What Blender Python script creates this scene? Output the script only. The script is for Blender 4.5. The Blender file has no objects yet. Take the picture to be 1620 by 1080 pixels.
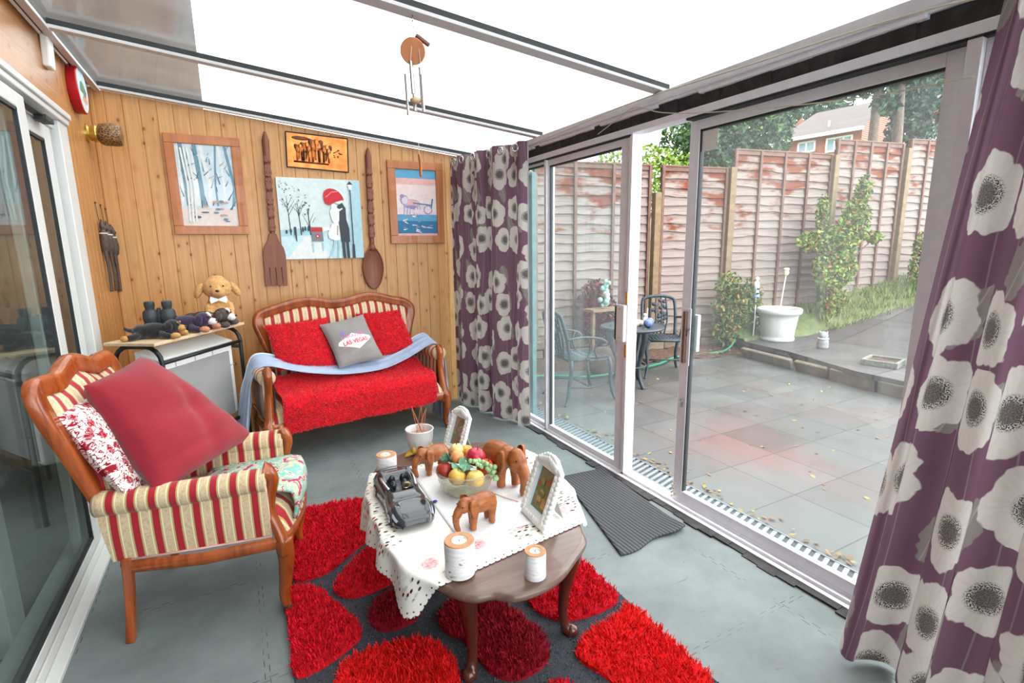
import bpy, bmesh, math, random
import numpy as np
from mathutils import Vector, Matrix, noise as mnoise
from math import sin, cos, pi, radians, atan2, sqrt

random.seed(7)
rng = np.random.default_rng(7)
SC = bpy.context.scene
COL = SC.collection

# ------------------------------------------------------------------ camera
cam_d = bpy.data.cameras.new('camera')
cam_d.sensor_fit = 'HORIZONTAL'
cam_d.sensor_width = 36.0
cam_d.lens = 18.0
cam_d.clip_start = 0.02
cam_d.clip_end = 300
cam = bpy.data.objects.new('camera', cam_d)
COL.objects.link(cam)
_yaw, _pit, _rol = radians(28.2), radians(10.65), radians(-0.74)
_f = Vector((sin(_yaw) * cos(_pit), cos(_yaw) * cos(_pit), -sin(_pit)))
_r = Vector((cos(_yaw), -sin(_yaw), 0))
_u = _r.cross(_f)
_r2 = _r * cos(_rol) + _u * sin(_rol)
_u2 = -_r * sin(_rol) + _u * cos(_rol)
_m = Matrix((_r2, _u2, -_f)).transposed().to_4x4()
_m.translation = Vector((0, 0, 1.45))
cam.matrix_world = _m
SC.camera = cam

# ------------------------------------------------------------------ sky and exposure
w = bpy.data.worlds.new('overcast_sky')
SC.world = w
w.use_nodes = True
wn = w.node_tree.nodes
wl = w.node_tree.links
wn.clear()
w_out = wn.new('ShaderNodeOutputWorld')
w_bg = wn.new('ShaderNodeBackground')
w_tc = wn.new('ShaderNodeTexCoord')
w_sep = wn.new('ShaderNodeSeparateXYZ')
w_rmp = wn.new('ShaderNodeValToRGB')
wl.new(w_tc.outputs['Generated'], w_sep.inputs[0])
wl.new(w_sep.outputs['Z'], w_rmp.inputs[0])
w_rmp.color_ramp.elements[0].position = 0.0
w_rmp.color_ramp.elements[0].color = (0.80, 0.86, 0.92, 1)
w_rmp.color_ramp.elements[1].position = 0.6
w_rmp.color_ramp.elements[1].color = (1.0, 1.0, 1.0, 1)
wl.new(w_rmp.outputs[0], w_bg.inputs[0])
w_bg.inputs[1].default_value = 2.6
wl.new(w_bg.outputs[0], w_out.inputs[0])
SC.view_settings.view_transform = 'Standard'
SC.view_settings.look = 'None'
SC.view_settings.exposure = 1.45
SC.view_settings.gamma = 1.0
SC.view_settings.use_curve_mapping = False
SC.cycles.max_bounces = 10
SC.cycles.transparent_max_bounces = 24
SC.cycles.diffuse_bounces = 5
SC.cycles.glossy_bounces = 4
SC.cycles.sample_clamp_indirect = 6.0
SC.cycles.caustics_reflective = False
SC.cycles.caustics_refractive = False


# ------------------------------------------------------------------ colour / material helpers
def lin(c):
    c = c / 255.0
    return c / 12.92 if c <= 0.04045 else ((c + 0.055) / 1.055) ** 2.4


def rgb(r, g, b):
    return (lin(r), lin(g), lin(b), 1.0)


class NT:
    """small wrapper that makes node graphs short to write"""

    def __init__(s, name):
        s.m = bpy.data.materials.new(name)
        s.m.use_nodes = True
        s.t = s.m.node_tree
        s.t.nodes.clear()
        s.out = s.n('ShaderNodeOutputMaterial')

    def n(s, typ, **kw):
        x = s.t.nodes.new(typ)
        for k, v in kw.items():
            setattr(x, k, v)
        return x

    def put(s, sock, v):
        if v is None:
            return
        if isinstance(v, bpy.types.NodeSocket):
            s.t.links.new(v, sock)
        else:
            sock.default_value = v

    def math(s, op, a, b=None, c=None, clamp=False):
        x = s.n('ShaderNodeMath', operation=op, use_clamp=clamp)
        s.put(x.inputs[0], a)
        s.put(x.inputs[1], b)
        s.put(x.inputs[2], c)
        return x.outputs[0]

    def vmath(s, op, a, b=None):
        x = s.n('ShaderNodeVectorMath', operation=op)
        s.put(x.inputs[0], a)
        s.put(x.inputs[1], b)
        return x.outputs['Value'] if op in ('LENGTH', 'DOT_PRODUCT', 'DISTANCE') else x.outputs[0]

    def coord(s, kind='Object'):
        return s.n('ShaderNodeTexCoord').outputs[kind]

    def mapping(s, v, scale=(1, 1, 1), rot=(0, 0, 0), loc=(0, 0, 0)):
        x = s.n('ShaderNodeMapping')
        s.put(x.inputs[0], v)
        x.inputs['Scale'].default_value = scale
        x.inputs['Rotation'].default_value = rot
        x.inputs['Location'].default_value = loc
        return x.outputs[0]

    def sep(s, v):
        x = s.n('ShaderNodeSeparateXYZ')
        s.put(x.inputs[0], v)
        return x.outputs

    def comb(s, a=0.0, b=0.0, c=0.0):
        x = s.n('ShaderNodeCombineXYZ')
        s.put(x.inputs[0], a)
        s.put(x.inputs[1], b)
        s.put(x.inputs[2], c)
        return x.outputs[0]

    def noise(s, v, scale, detail=3.0, rough=0.55, dist=0.0, col=False):
        x = s.n('ShaderNodeTexNoise')
        s.put(x.inputs['Vector'], v)
        s.put(x.inputs['Scale'], scale)
        s.put(x.inputs['Detail'], detail)
        s.put(x.inputs['Roughness'], rough)
        s.put(x.inputs['Distortion'], dist)
        return x.outputs[1] if col else x.outputs[0]

    def voro(s, v, scale, feature='F1', dim='3D', rnd=1.0):
        x = s.n('ShaderNodeTexVoronoi', feature=feature, voronoi_dimensions=dim)
        s.put(x.inputs['Vector'], v)
        x.inputs['Scale'].default_value = scale
        x.inputs['Randomness'].default_value = rnd
        return x.outputs

    def ramp(s, f, stops, interp='LINEAR'):
        x = s.n('ShaderNodeValToRGB')
        x.color_ramp.interpolation = interp
        e = x.color_ramp.elements
        while len(e) < len(stops):
            e.new(0.5)
        for i, (p, c) in enumerate(stops):
            e[i].position = p
            e[i].color = c if len(c) == 4 else (*c, 1)
        s.put(x.inputs[0], f)
        return x.outputs[0]

    def mix(s, f, a, b, blend='MIX'):
        x = s.n('ShaderNodeMix', data_type='RGBA', blend_type=blend)
        s.put(x.inputs[0], f)
        s.put(x.inputs[6], a)
        s.put(x.inputs[7], b)
        return x.outputs[2]

    def step(s, v, edge, soft=0.01):
        """0 below edge, 1 above"""
        x = s.n('ShaderNodeMapRange')
        x.clamp = True
        s.put(x.inputs[0], v)
        s.put(x.inputs[1], edge - soft)
        s.put(x.inputs[2], edge + soft)
        return x.outputs[0]

    def bump(s, h, strength=0.3, dist=0.01):
        x = s.n('ShaderNodeBump')
        x.inputs['Strength'].default_value = strength
        x.inputs['Distance'].default_value = dist
        s.put(x.inputs['Height'], h)
        return x.outputs[0]

    def bsdf(s, col, rough=0.6, metal=0.0, normal=None, spec=0.5, trans=0.0, alpha=None, coat=0.0, sheen=0.0, ior=1.45):
        x = s.n('ShaderNodeBsdfPrincipled')
        s.put(x.inputs['Base Color'], col)
        s.put(x.inputs['Roughness'], rough)
        s.put(x.inputs['Metallic'], metal)
        s.put(x.inputs['Normal'], normal)
        s.put(x.inputs['Specular IOR Level'], spec)
        s.put(x.inputs['Transmission Weight'], trans)
        s.put(x.inputs['Coat Weight'], coat)
        s.put(x.inputs['Sheen Weight'], sheen)
        x.inputs['IOR'].default_value = ior
        s.put(x.inputs['Alpha'], alpha)
        return x.outputs[0]

    def fresnel(s, ior=1.5):
        """thin-sheet Fresnel that reads the same from both sides"""
        g = s.n('ShaderNodeNewGeometry').outputs['Backfacing']
        x = s.n('ShaderNodeFresnel')
        s.put(x.inputs[0], s.math('ADD', ior, s.math('MULTIPLY', g, 1.0 / ior - ior)))
        return x.outputs[0]

    def done(s, shader):
        s.t.links.new(shader, s.out.inputs[0])
        return s.m


def plain(name, col, rough=0.5, metal=0.0, nscale=0, namt=0.0, bump=0.0, coat=0.0, sheen=0.0, bscale=None, spec=0.5):
    """one colour with a little procedural mottling"""
    t = NT(name)
    c = col
    nrm = None
    if nscale:
        f = t.noise(t.coord(), nscale, 4)
        d = tuple(max(0, x * (1 - namt)) for x in col[:3]) + (1,)
        l = tuple(min(1, x * (1 + namt)) for x in col[:3]) + (1,)
        c = t.ramp(f, [(0.3, d), (0.7, l)])
    if bump:
        nrm = t.bump(t.noise(t.coord(), bscale or nscale or 60, 3), bump, 0.004)
    return t.done(t.bsdf(c, rough, metal, nrm, spec=spec, coat=coat, sheen=sheen))


# ------------------------------------------------------------------ mesh builder
def frames(pts, up=None):
    """tangent / normal / binormal along a path"""
    P = [Vector(p) for p in pts]
    T = []
    for i in range(len(P)):
        a = P[max(0, i - 1)]
        b = P[min(len(P) - 1, i + 1)]
        d = b - a
        T.append(d.normalized() if d.length > 1e-9 else Vector((0, 0, 1)))
    n = Vector(up) if up is not None else (Vector((0, 0, 1)) if abs(T[0].z) < 0.9 else Vector((1, 0, 0)))
    out = []
    for t in T:
        if up is not None:
            n0 = Vector(up)
            n1 = n0 - t * n0.dot(t)
            n = n1.normalized() if n1.length > 1e-4 else n
        else:
            n1 = n - t * n.dot(t)
            n = n1.normalized() if n1.length > 1e-6 else t.orthogonal().normalized()
        out.append((t, n, t.cross(n)))
    return P, out


def smooth_path(pts, per=6, closed=False):
    """Catmull-Rom through the points (any dimension)"""
    P = [np.array(p, float) for p in pts]
    n = len(P)
    out = []
    rngs = range(n) if closed else range(n - 1)
    for i in rngs:
        if closed:
            p0, p1, p2, p3 = P[(i - 1) % n], P[i], P[(i + 1) % n], P[(i + 2) % n]
        else:
            p0, p1, p2, p3 = P[max(0, i - 1)], P[i], P[i + 1], P[min(n - 1, i + 2)]
        for k in range(per):
            t = k / per
            out.append(0.5 * (2 * p1 + (p2 - p0) * t + (2 * p0 - 5 * p1 + 4 * p2 - p3) * t * t + (3 * p1 - p0 - 3 * p2 + p3) * t ** 3))
    if not closed:
        out.append(P[-1])
    return [tuple(x) for x in out]


class MB:
    def __init__(s):
        s.v, s.f, s.mi, s.uv = [], [], [], {}

    def add(s, vs, fs, m=0, M=None, uvs=None):
        o = len(s.v)
        if M is not None:
            vs = [tuple(M @ Vector(v)) for v in vs]
        s.v += [tuple(v) for v in vs]
        if uvs is not None:
            for i, q in enumerate(uvs):
                s.uv[o + i] = q
        for f in fs:
            s.f.append(tuple(o + i for i in f))
            s.mi.append(m)
        return s

    def box(s, c, size, m=0, R=None):
        x, y, z = size[0] / 2, size[1] / 2, size[2] / 2
        vs = [Vector((i * x, j * y, k * z)) for k in (-1, 1) for j in (-1, 1) for i in (-1, 1)]
        if R is not None:
            vs = [R @ v for v in vs]
        vs = [tuple(v + Vector(c)) for v in vs]
        return s.add(vs, [(0, 2, 3, 1), (4, 5, 7, 6), (0, 1, 5, 4), (2, 6, 7, 3), (0, 4, 6, 2), (1, 3, 7, 5)], m)

    def span(s, a, b, m=0):
        """axis-aligned box from corner a to corner b"""
        return s.box([(p + q) / 2 for p, q in zip(a, b)], [abs(q - p) for p, q in zip(a, b)], m)

    def tube(s, pts, r, n=8, m=0, closed=False, cap=True, up=None, prof=None):
        """r: radius, list of radii, or list of (rn, rb); prof: closed 2-D outline scaled by r"""
        P, F = frames(pts, up)
        N = len(P)
        if prof is None:
            prof = [(cos(2 * pi * k / n), sin(2 * pi * k / n)) for k in range(n)]
        n = len(prof)
        vs = []
        for i, (p, (t, a, b)) in enumerate(zip(P, F)):
            ri = r[i] if isinstance(r, (list, tuple)) else r
            ra, rb = ri if isinstance(ri, (list, tuple)) else (ri, ri)
            for (u, w_) in prof:
                vs.append(tuple(p + a * (u * ra) + b * (w_ * rb)))
        fs = []
        for i in range(N if closed else N - 1):
            j = (i + 1) % N
            for k in range(n):
                l = (k + 1) % n
                fs.append((i * n + k, i * n + l, j * n + l, j * n + k))
        if cap and not closed:
            fs.append(tuple(reversed(range(n))))
            fs.append(tuple((N - 1) * n + k for k in range(n)))
        return s.add(vs, fs, m)

    def lathe(s, prof, c=(0, 0, 0), n=20, m=0, M=None, cap=True):
        vs = []
        for (r, z) in prof:
            for k in range(n):
                a = 2 * pi * k / n
                vs.append((c[0] + r * cos(a), c[1] + r * sin(a), c[2] + z))
        fs = []
        for i in range(len(prof) - 1):
            for k in range(n):
                l = (k + 1) % n
                fs.append((i * n + k, i * n + l, (i + 1) * n + l, (i + 1) * n + k))
        if cap:
            if prof[0][0] > 1e-6:
                fs.append(tuple(reversed(range(n))))
            if prof[-1][0] > 1e-6:
                fs.append(tuple((len(prof) - 1) * n + k for k in range(n)))
        return s.add(vs, fs, m, M)

    def ell(s, c, r, n=12, m=0, R=None):
        """ellipsoid"""
        if not isinstance(r, (list, tuple)):
            r = (r, r, r)
        rings = max(5, n // 2 + 1)
        vs = [(0, 0, -r[2])]
        for i in range(1, rings):
            th = pi * i / rings
            for k in range(n):
                a = 2 * pi * k / n
                vs.append((r[0] * sin(th) * cos(a), r[1] * sin(th) * sin(a), -r[2] * cos(th)))
        vs.append((0, 0, r[2]))
        if R is not None:
            vs = [tuple(R @ Vector(v)) for v in vs]
        vs = [(v[0] + c[0], v[1] + c[1], v[2] + c[2]) for v in vs]
        fs = []
        for k in range(n):
            l = (k + 1) % n
            fs.append((0, 1 + l, 1 + k))
            b = 1 + (rings - 2) * n
            fs.append((b + k, b + l, len(vs) - 1))
        for i in range(rings - 2):
            for k in range(n):
                l = (k + 1) % n
                fs.append((1 + i * n + k, 1 + i * n + l, 1 + (i + 1) * n + l, 1 + (i + 1) * n + k))
        return s.add(vs, fs, m)

    def prism(s, poly, z0, z1, m=0, M=None, mtop=None):
        n = len(poly)
        vs = [(p[0], p[1], z0) for p in poly] + [(p[0], p[1], z1) for p in poly]
        area = sum(poly[i][0] * poly[(i + 1) % n][1] - poly[(i + 1) % n][0] * poly[i][1] for i in range(n))
        fs = [tuple(reversed(range(n)))] + [(i, (i + 1) % n, n + (i + 1) % n, n + i) for i in range(n)]
        if area < 0:
            fs = [tuple(reversed(f)) for f in fs]
        s.add(vs, fs, m, M)
        top = tuple(range(n, 2 * n)) if area > 0 else tuple(reversed(range(n, 2 * n)))
        o = len(s.v) - 2 * n
        s.f.append(tuple(o + i for i in top))
        s.mi.append(m if mtop is None else mtop)
        return s

    def grid(s, fn, nu, nv, m=0, uvfn=None, flip=False):
        vs, uvs = [], []
        for j in range(nv + 1):
            for i in range(nu + 1):
                u, v = i / nu, j / nv
                vs.append(tuple(fn(u, v)))
                if uvfn:
                    uvs.append(uvfn(u, v))
        fs = []
        for j in range(nv):
            for i in range(nu):
                a = j * (nu + 1) + i
                q = (a, a + 1, a + nu + 2, a + nu + 1)
                fs.append(tuple(reversed(q)) if flip else q)
        return s.add(vs, fs, m, None, uvs if uvfn else None)

    def build(s, name, mats, parent=None, smooth=False, bevel=0, sub=0, solid=0, bseg=2, angle=None, hair=None):
        me = bpy.data.meshes.new(name)
        me.from_pydata(s.v, [], s.f)
        if not isinstance(mats, (list, tuple)):
            mats = [mats]
        for m in mats:
            me.materials.append(m)
        if len(mats) > 1:
            me.polygons.foreach_set('material_index', s.mi)
        if s.uv:
            l = me.uv_layers.new(name='UVMap')
            li = np.zeros(len(me.loops), dtype=np.int32)
            me.loops.foreach_get('vertex_index', li)
            tab = np.zeros((len(s.v), 2), dtype=np.float32)
            for k, q in s.uv.items():
                tab[k] = q
            l.data.foreach_set('uv', tab[li].ravel())
        if smooth:
            me.polygons.foreach_set('use_smooth', [True] * len(me.polygons))
        me.update()
        ob = bpy.data.objects.new(name, me)
        COL.objects.link(ob)
        if parent is not None:
            ob.parent = parent
        if solid:
            md = ob.modifiers.new('thickness', 'SOLIDIFY')
            md.thickness = solid
            md.offset = 0
        if bevel:
            md = ob.modifiers.new('bevel', 'BEVEL')
            md.width = bevel
            md.segments = bseg
            md.limit_method = 'ANGLE'
            md.angle_limit = radians(40)
        if sub:
            md = ob.modifiers.new('subsurf', 'SUBSURF')
            md.levels = sub
            md.render_levels = sub
        if angle and smooth:
            try:
                me.set_sharp_from_angle(angle=radians(angle))
            except Exception:
                pass
        return ob


def blob(name, mb, mats, parent, voxel, smooth_it=4):
    """fuse overlapping closed shapes of mb into ONE continuous surface"""
    tmp = mb.build(name + '_tmp', mats, None)
    md = tmp.modifiers.new('r', 'REMESH')
    md.mode = 'VOXEL'
    md.voxel_size = voxel
    md.use_smooth_shade = True
    if smooth_it:
        sm = tmp.modifiers.new('s', 'SMOOTH')
        sm.iterations = smooth_it
        sm.factor = 0.5
    dg = bpy.context.evaluated_depsgraph_get()
    me = bpy.data.meshes.new_from_object(tmp.evaluated_get(dg))
    old = tmp.data
    bpy.data.objects.remove(tmp)
    bpy.data.meshes.remove(old)
    me.name = name
    ob = bpy.data.objects.new(name, me)
    COL.objects.link(ob)
    me.polygons.foreach_set('use_smooth', [True] * len(me.polygons))
    if parent is not None:
        ob.parent = parent
    return ob


def thing(name, label, cat, loc=(0, 0, 0), rz=0.0, group=None):
    o = bpy.data.objects.new(name, None)
    o.empty_display_size = 0.05
    COL.objects.link(o)
    o.location = loc
    o.rotation_euler = (0, 0, radians(rz))
    return tag(o, label, cat, group)


def tag(o, label, cat, group=None, kind=None):
    o['label'] = label
    o['category'] = cat
    if group:
        o['group'] = group
    if kind:
        o['kind'] = kind
    return o


def struct(o):
    o['kind'] = 'structure'
    return o


def copy_tree(o, parent=None):
    c = o.copy()
    COL.objects.link(c)
    if parent is not None:
        c.parent = parent
    for ch in list(o.children):
        copy_tree(ch, c)
    return c


def Rz(a):
    return Matrix.Rotation(radians(a), 3, 'Z')


def Rx(a):
    return Matrix.Rotation(radians(a), 3, 'X')


def Ry(a):
    return Matrix.Rotation(radians(a), 3, 'Y')


def fuzz(mb, n, pick, length, width, m=0, lean=0.6, seed=1):
    """n short pile tufts; pick(k) gives (point, normal)"""
    r = random.Random(seed)
    for k in range(n):
        p, nn = pick(r)
        p, nn = Vector(p), Vector(nn)
        d = Vector((r.gauss(0, 1), r.gauss(0, 1), r.gauss(0, 1)))
        t = (nn + d * lean * 0.6).normalized()
        if t.dot(nn) < 0.15:
            t = (t + nn * 0.4).normalized()
        s_ = t.cross(d).normalized() * (width / 2)
        L = length * r.uniform(0.7, 1.25)
        q = p + t * L
        mm = m(r) if callable(m) else m
        mb.add([p - s_, p + s_, q + s_ * 0.35 + nn * 0.0, q - s_ * 0.35], [(0, 1, 2, 3)], mm)


def in_poly(x, y, poly):
    c = False
    j = len(poly) - 1
    for i in range(len(poly)):
        xi, yi = poly[i][0], poly[i][1]
        xj, yj = poly[j][0], poly[j][1]
        if (yi > y) != (yj > y) and x < (xj - xi) * (y - yi) / (yj - yi) + xi:
            c = not c
        j = i
    return c

# ------------------------------------------------------------------ materials
def mat_pine(name, axis='X', base=((180, 126, 76), (210, 162, 108)), plank=0.095, along='Z'):
    """knotty varnished pine boards; axis = direction across the boards"""
    t = NT(name)
    o = t.sep(t.coord())
    a = o[axis]
    z = o[along]
    other = o[{'X': 'Y', 'Y': 'X', 'Z': 'Y'}[axis]]
    idx = t.math('FLOOR', t.math('DIVIDE', a, plank))
    rnd = t.n('ShaderNodeTexWhiteNoise', noise_dimensions='1D')
    t.put(rnd.inputs['W'], idx)
    r = rnd.outputs[0]
    # grain
    v = t.comb(t.math('MULTIPLY', a, 60.0), t.math('ADD', t.math('MULTIPLY', z, 1.6), t.math('MULTIPLY', r, 37.0)), t.math('MULTIPLY', other, 6.0))
    g = t.noise(v, 1.0, 4, 0.6, 0.5)
    c = t.ramp(g, [(0.28, rgb(*base[0])), (0.72, rgb(*base[1]))])
    c = t.mix(t.math('MULTIPLY', r, 0.45), c, rgb(194, 140, 86))
    # knots
    kv = t.comb(t.math('DIVIDE', a, 0.11), t.math('ADD', t.math('DIVIDE', z, 0.17), t.math('MULTIPLY', r, 11.0)), t.math('MULTIPLY', other, 0.01))
    kd = t.voro(kv, 1.0, 'F1', '2D')
    kn = t.math('SUBTRACT', 1.0, t.step(kd['Distance'], 0.065, 0.035))
    pick = t.n('ShaderNodeTexWhiteNoise', noise_dimensions='3D')
    t.put(pick.inputs['Vector'], kd['Position'])
    kn = t.math('MULTIPLY', kn, t.step(pick.outputs[0], 0.68, 0.02))
    halo = t.math('MULTIPLY', t.math('SUBTRACT', 1.0, t.step(kd['Distance'], 0.16, 0.12)), 0.35)
    c = t.mix(halo, c, rgb(168, 104, 48))
    c = t.mix(t.math('MULTIPLY', kn, 0.8), c, rgb(104, 58, 32))
    return t.done(t.bsdf(c, 0.32, 0, t.bump(g, 0.05, 0.002), spec=0.45))


M = {}
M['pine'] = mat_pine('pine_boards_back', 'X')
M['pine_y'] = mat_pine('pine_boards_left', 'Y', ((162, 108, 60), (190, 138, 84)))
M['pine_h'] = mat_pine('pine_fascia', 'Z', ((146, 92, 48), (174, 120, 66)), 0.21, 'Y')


def mat_wood(name, dark, light, rough=0.25, scale=1.0, coat=0.3, axis='Z'):
    t = NT(name)
    s = {'X': (2, 22, 22), 'Y': (22, 2, 22), 'Z': (22, 22, 2)}[axis]
    g = t.noise(t.mapping(t.coord(), [q * scale for q in s]), 1.0, 5, 0.6, 0.8)
    c = t.ramp(g, [(0.25, rgb(*dark)), (0.75, rgb(*light))])
    return t.done(t.bsdf(c, rough, 0, t.bump(g, 0.06, 0.002), coat=coat))


M['cherry'] = mat_wood('polished_cherry_wood', (108, 44, 14), (176, 88, 36), 0.22)
M['mahog'] = mat_wood('dark_mahogany', (58, 26, 20), (96, 48, 36), 0.2)
M['mahog_top'] = mat_wood('worn_table_top', (88, 66, 58), (122, 94, 84), 0.3, 1.0, 0.2, 'X')
M['frame_wood'] = mat_wood('picture_frame_wood', (156, 88, 46), (190, 118, 66), 0.4)
M['carved'] = mat_wood('carved_brown_wood', (104, 58, 40), (142, 84, 58), 0.45, 1.0, 0.0)
M['elephant'] = mat_wood('carved_elephant_wood', (120, 62, 26), (182, 108, 58), 0.42, 2.0, 0.1, 'X')
M['oak'] = plain('pale_oak_board', rgb(206, 180, 146), 0.45, 0, 30, 0.1)
M['dark_carve'] = plain('dark_stained_carving', rgb(74, 60, 52), 0.5, 0, 40, 0.4, 0.3)

M['alu'] = plain('satin_aluminium', rgb(236, 236, 242), 0.42, 0.0, 25, 0.04, spec=0.5)
M['alu_in'] = plain('aluminium_inner_faces', rgb(188, 190, 190), 0.4, 0.35, 25, 0.06)
M['upvc'] = plain('white_upvc', rgb(206, 206, 203), 0.35, 0, 12, 0.03)
M['seal'] = plain('black_rubber_seal', rgb(40, 42, 44), 0.6, 0, 30, 0.3)
M['tar'] = plain('black_flaking_paint', rgb(52, 50, 50), 0.7, 0, 18, 0.5, 0.6, bscale=60)
M['white'] = plain('white_plastic', rgb(232, 230, 226), 0.4, 0, 20, 0.02)
M['white_paint'] = plain('white_gloss_paint', rgb(236, 236, 234), 0.3, 0, 20, 0.02)
M['black_metal'] = plain('black_tube', rgb(34, 36, 38), 0.35, 0.3, 30, 0.2)
M['grey_panel'] = plain('grey_panel_face', rgb(150, 148, 146), 0.55, 0, 6, 0.06)
M['brass'] = plain('brass', rgb(206, 176, 96), 0.25, 0.9, 30, 0.1)
M['chrome'] = plain('chrome', rgb(210, 214, 220), 0.15, 1.0, 30, 0.04)
M['chime_metal'] = plain('chime_tube_metal', rgb(196, 198, 204), 0.22, 0.9, 30, 0.04)
M['cord'] = plain('pale_cord', rgb(206, 198, 178), 0.7, 0, 40, 0.1)
M['brown_grip'] = plain('brown_plastic_grip', rgb(120, 88, 78), 0.4, 0, 30, 0.1)


def mat_glass(name, haze=0.06, tint=(0.93, 0.97, 0.96), haze_col=(0.8, 0.88, 0.88), ior=1.5, streak=0.0):
    """thin single pane: clear with a mirror reflection and a light film of dirt"""
    t = NT(name)
    tr = t.n('ShaderNodeBsdfTransparent')
    tr.inputs[0].default_value = (*tint, 1)
    gl = t.n('ShaderNodeBsdfGlossy')
    gl.inputs['Roughness'].default_value = 0.02
    gl.inputs[0].default_value = (0.9, 0.95, 0.95, 1)
    m1 = t.n('ShaderNodeMixShader')
    t.put(m1.inputs[0], t.fresnel(ior))
    t.put(m1.inputs[1], tr.outputs[0])
    t.put(m1.inputs[2], gl.outputs[0])
    df = t.n('ShaderNodeBsdfTranslucent')
    df.inputs[0].default_value = (*haze_col, 1)
    d2 = t.n('ShaderNodeBsdfDiffuse')
    d2.inputs[0].default_value = (*haze_col, 1)
    ad = t.n('ShaderNodeMixShader')
    ad.inputs[0].default_value = 0.5
    t.put(ad.inputs[1], df.outputs[0])
    t.put(ad.inputs[2], d2.outputs[0])
    m2 = t.n('ShaderNodeMixShader')
    v = t.coord()
    f = t.noise(t.mapping(v, (2.0, 2.0, 0.6)), 1.6, 3)
    f = t.math('MULTIPLY', t.math('MULTIPLY', f, 2.0), haze)
    if streak:
        s2 = t.noise(t.mapping(v, (9.0, 9.0, 0.35)), 1.0, 2)
        f = t.math('ADD', f, t.math('MULTIPLY', t.step(s2, 0.6, 0.15), streak))
    t.put(m2.inputs[0], f)
    t.put(m2.inputs[1], m1.outputs[0])
    t.put(m2.inputs[2], ad.outputs[0])
    return t.done(m2.outputs[0])


M['glass'] = mat_glass('patio_door_glass', 0.07, haze_col=(0.86, 0.9, 0.9), streak=0.03)
M['glass_hazy'] = mat_glass('dusty_patio_glass', 0.10, (0.86, 0.95, 0.95), (0.66, 0.82, 0.84), streak=0.06)
M['glass_left'] = mat_glass('double_glazing', 0.03, (0.8, 0.86, 0.84))


def mat_polycarb():
    """twin-wall roof sheet: see-through, ribbed, shiny underside"""
    t = NT('ribbed_polycarbonate')
    o = t.sep(t.coord())
    y = o['Y']
    rib = t.math('ABSOLUTE', t.math('SUBTRACT', t.math('FRACT', t.math('DIVIDE', y, 0.016)), 0.5))
    ribm = t.step(rib, 0.42, 0.05)
    tr = t.n('ShaderNodeBsdfTransparent')
    t.put(tr.inputs[0], t.mix(ribm, (0.52, 0.54, 0.53, 1), (0.36, 0.38, 0.37, 1)))
    tl = t.n('ShaderNodeBsdfTranslucent')
    tl.inputs[0].default_value = (0.9, 0.92, 0.92, 1)
    m0 = t.n('ShaderNodeMixShader')
    dirt = t.noise(t.coord(), 3.0, 4)
    t.put(m0.inputs[0], t.math('MULTIPLY', dirt, 0.08))
    t.put(m0.inputs[1], tr.outputs[0])
    t.put(m0.inputs[2], tl.outputs[0])
    gl = t.n('ShaderNodeBsdfGlossy')
    gl.inputs['Roughness'].default_value = 0.12
    t.put(gl.inputs['Normal'], t.bump(rib, 0.08, 0.003))
    m1 = t.n('ShaderNodeMixShader')
    t.put(m1.inputs[0], t.fresnel(1.5))
    t.put(m1.inputs[1], m0.outputs[0])
    t.put(m1.inputs[2], gl.outputs[0])
    return t.done(m1.outputs[0])


M['roof_sheet'] = mat_polycarb()


def mat_floor():
    """grey foam play-mat squares with toothed joints and scuffs"""
    t = NT('grey_foam_mats')
    o = t.sep(t.coord())
    x, y = o['X'], o['Y']

    def seam(a, b, off):
        sq = t.math('SIGN', t.math('SINE', t.math('MULTIPLY', b, 2 * pi / 0.062)))
        p = t.math('ADD', t.math('SUBTRACT', a, off), t.math('MULTIPLY', sq, 0.008))
        d = t.math('ABSOLUTE', t.math('SUBTRACT', t.math('FRACT', t.math('ADD', t.math('DIVIDE', p, 0.62), 0.5)), 0.5))
        return t.math('SUBTRACT', 1.0, t.step(d, 0.0022, 0.001))

    gap = t.noise(t.coord(), 7.0, 2)
    s = t.math('MAXIMUM', seam(y, x, 1.115), seam(x, y, -0.035))
    s = t.math('MULTIPLY', s, t.step(gap, 0.48, 0.06))
    n1 = t.noise(t.coord(), 3.5, 5, 0.65)
    n2 = t.noise(t.coord(), 140, 2)
    c = t.ramp(n1, [(0.3, rgb(104, 113, 113)), (0.7, rgb(128, 136, 136))])
    c = t.mix(t.math('MULTIPLY', n2, 0.2), c, rgb(90, 98, 98))
    sc = t.noise(t.mapping(t.coord(), (5, 22, 1)), 1.0, 4, 0.7, 1.5)
    c = t.mix(t.math('MULTIPLY', t.step(sc, 0.69, 0.02), 0.5), c, rgb(70, 76, 76))
    c = t.mix(t.math('MULTIPLY', s, 0.9), c, rgb(34, 37, 38))
    return t.done(t.bsdf(c, 0.5, 0, t.bump(n2, 0.15, 0.002), spec=0.35))


M['mats'] = mat_floor()


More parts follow.
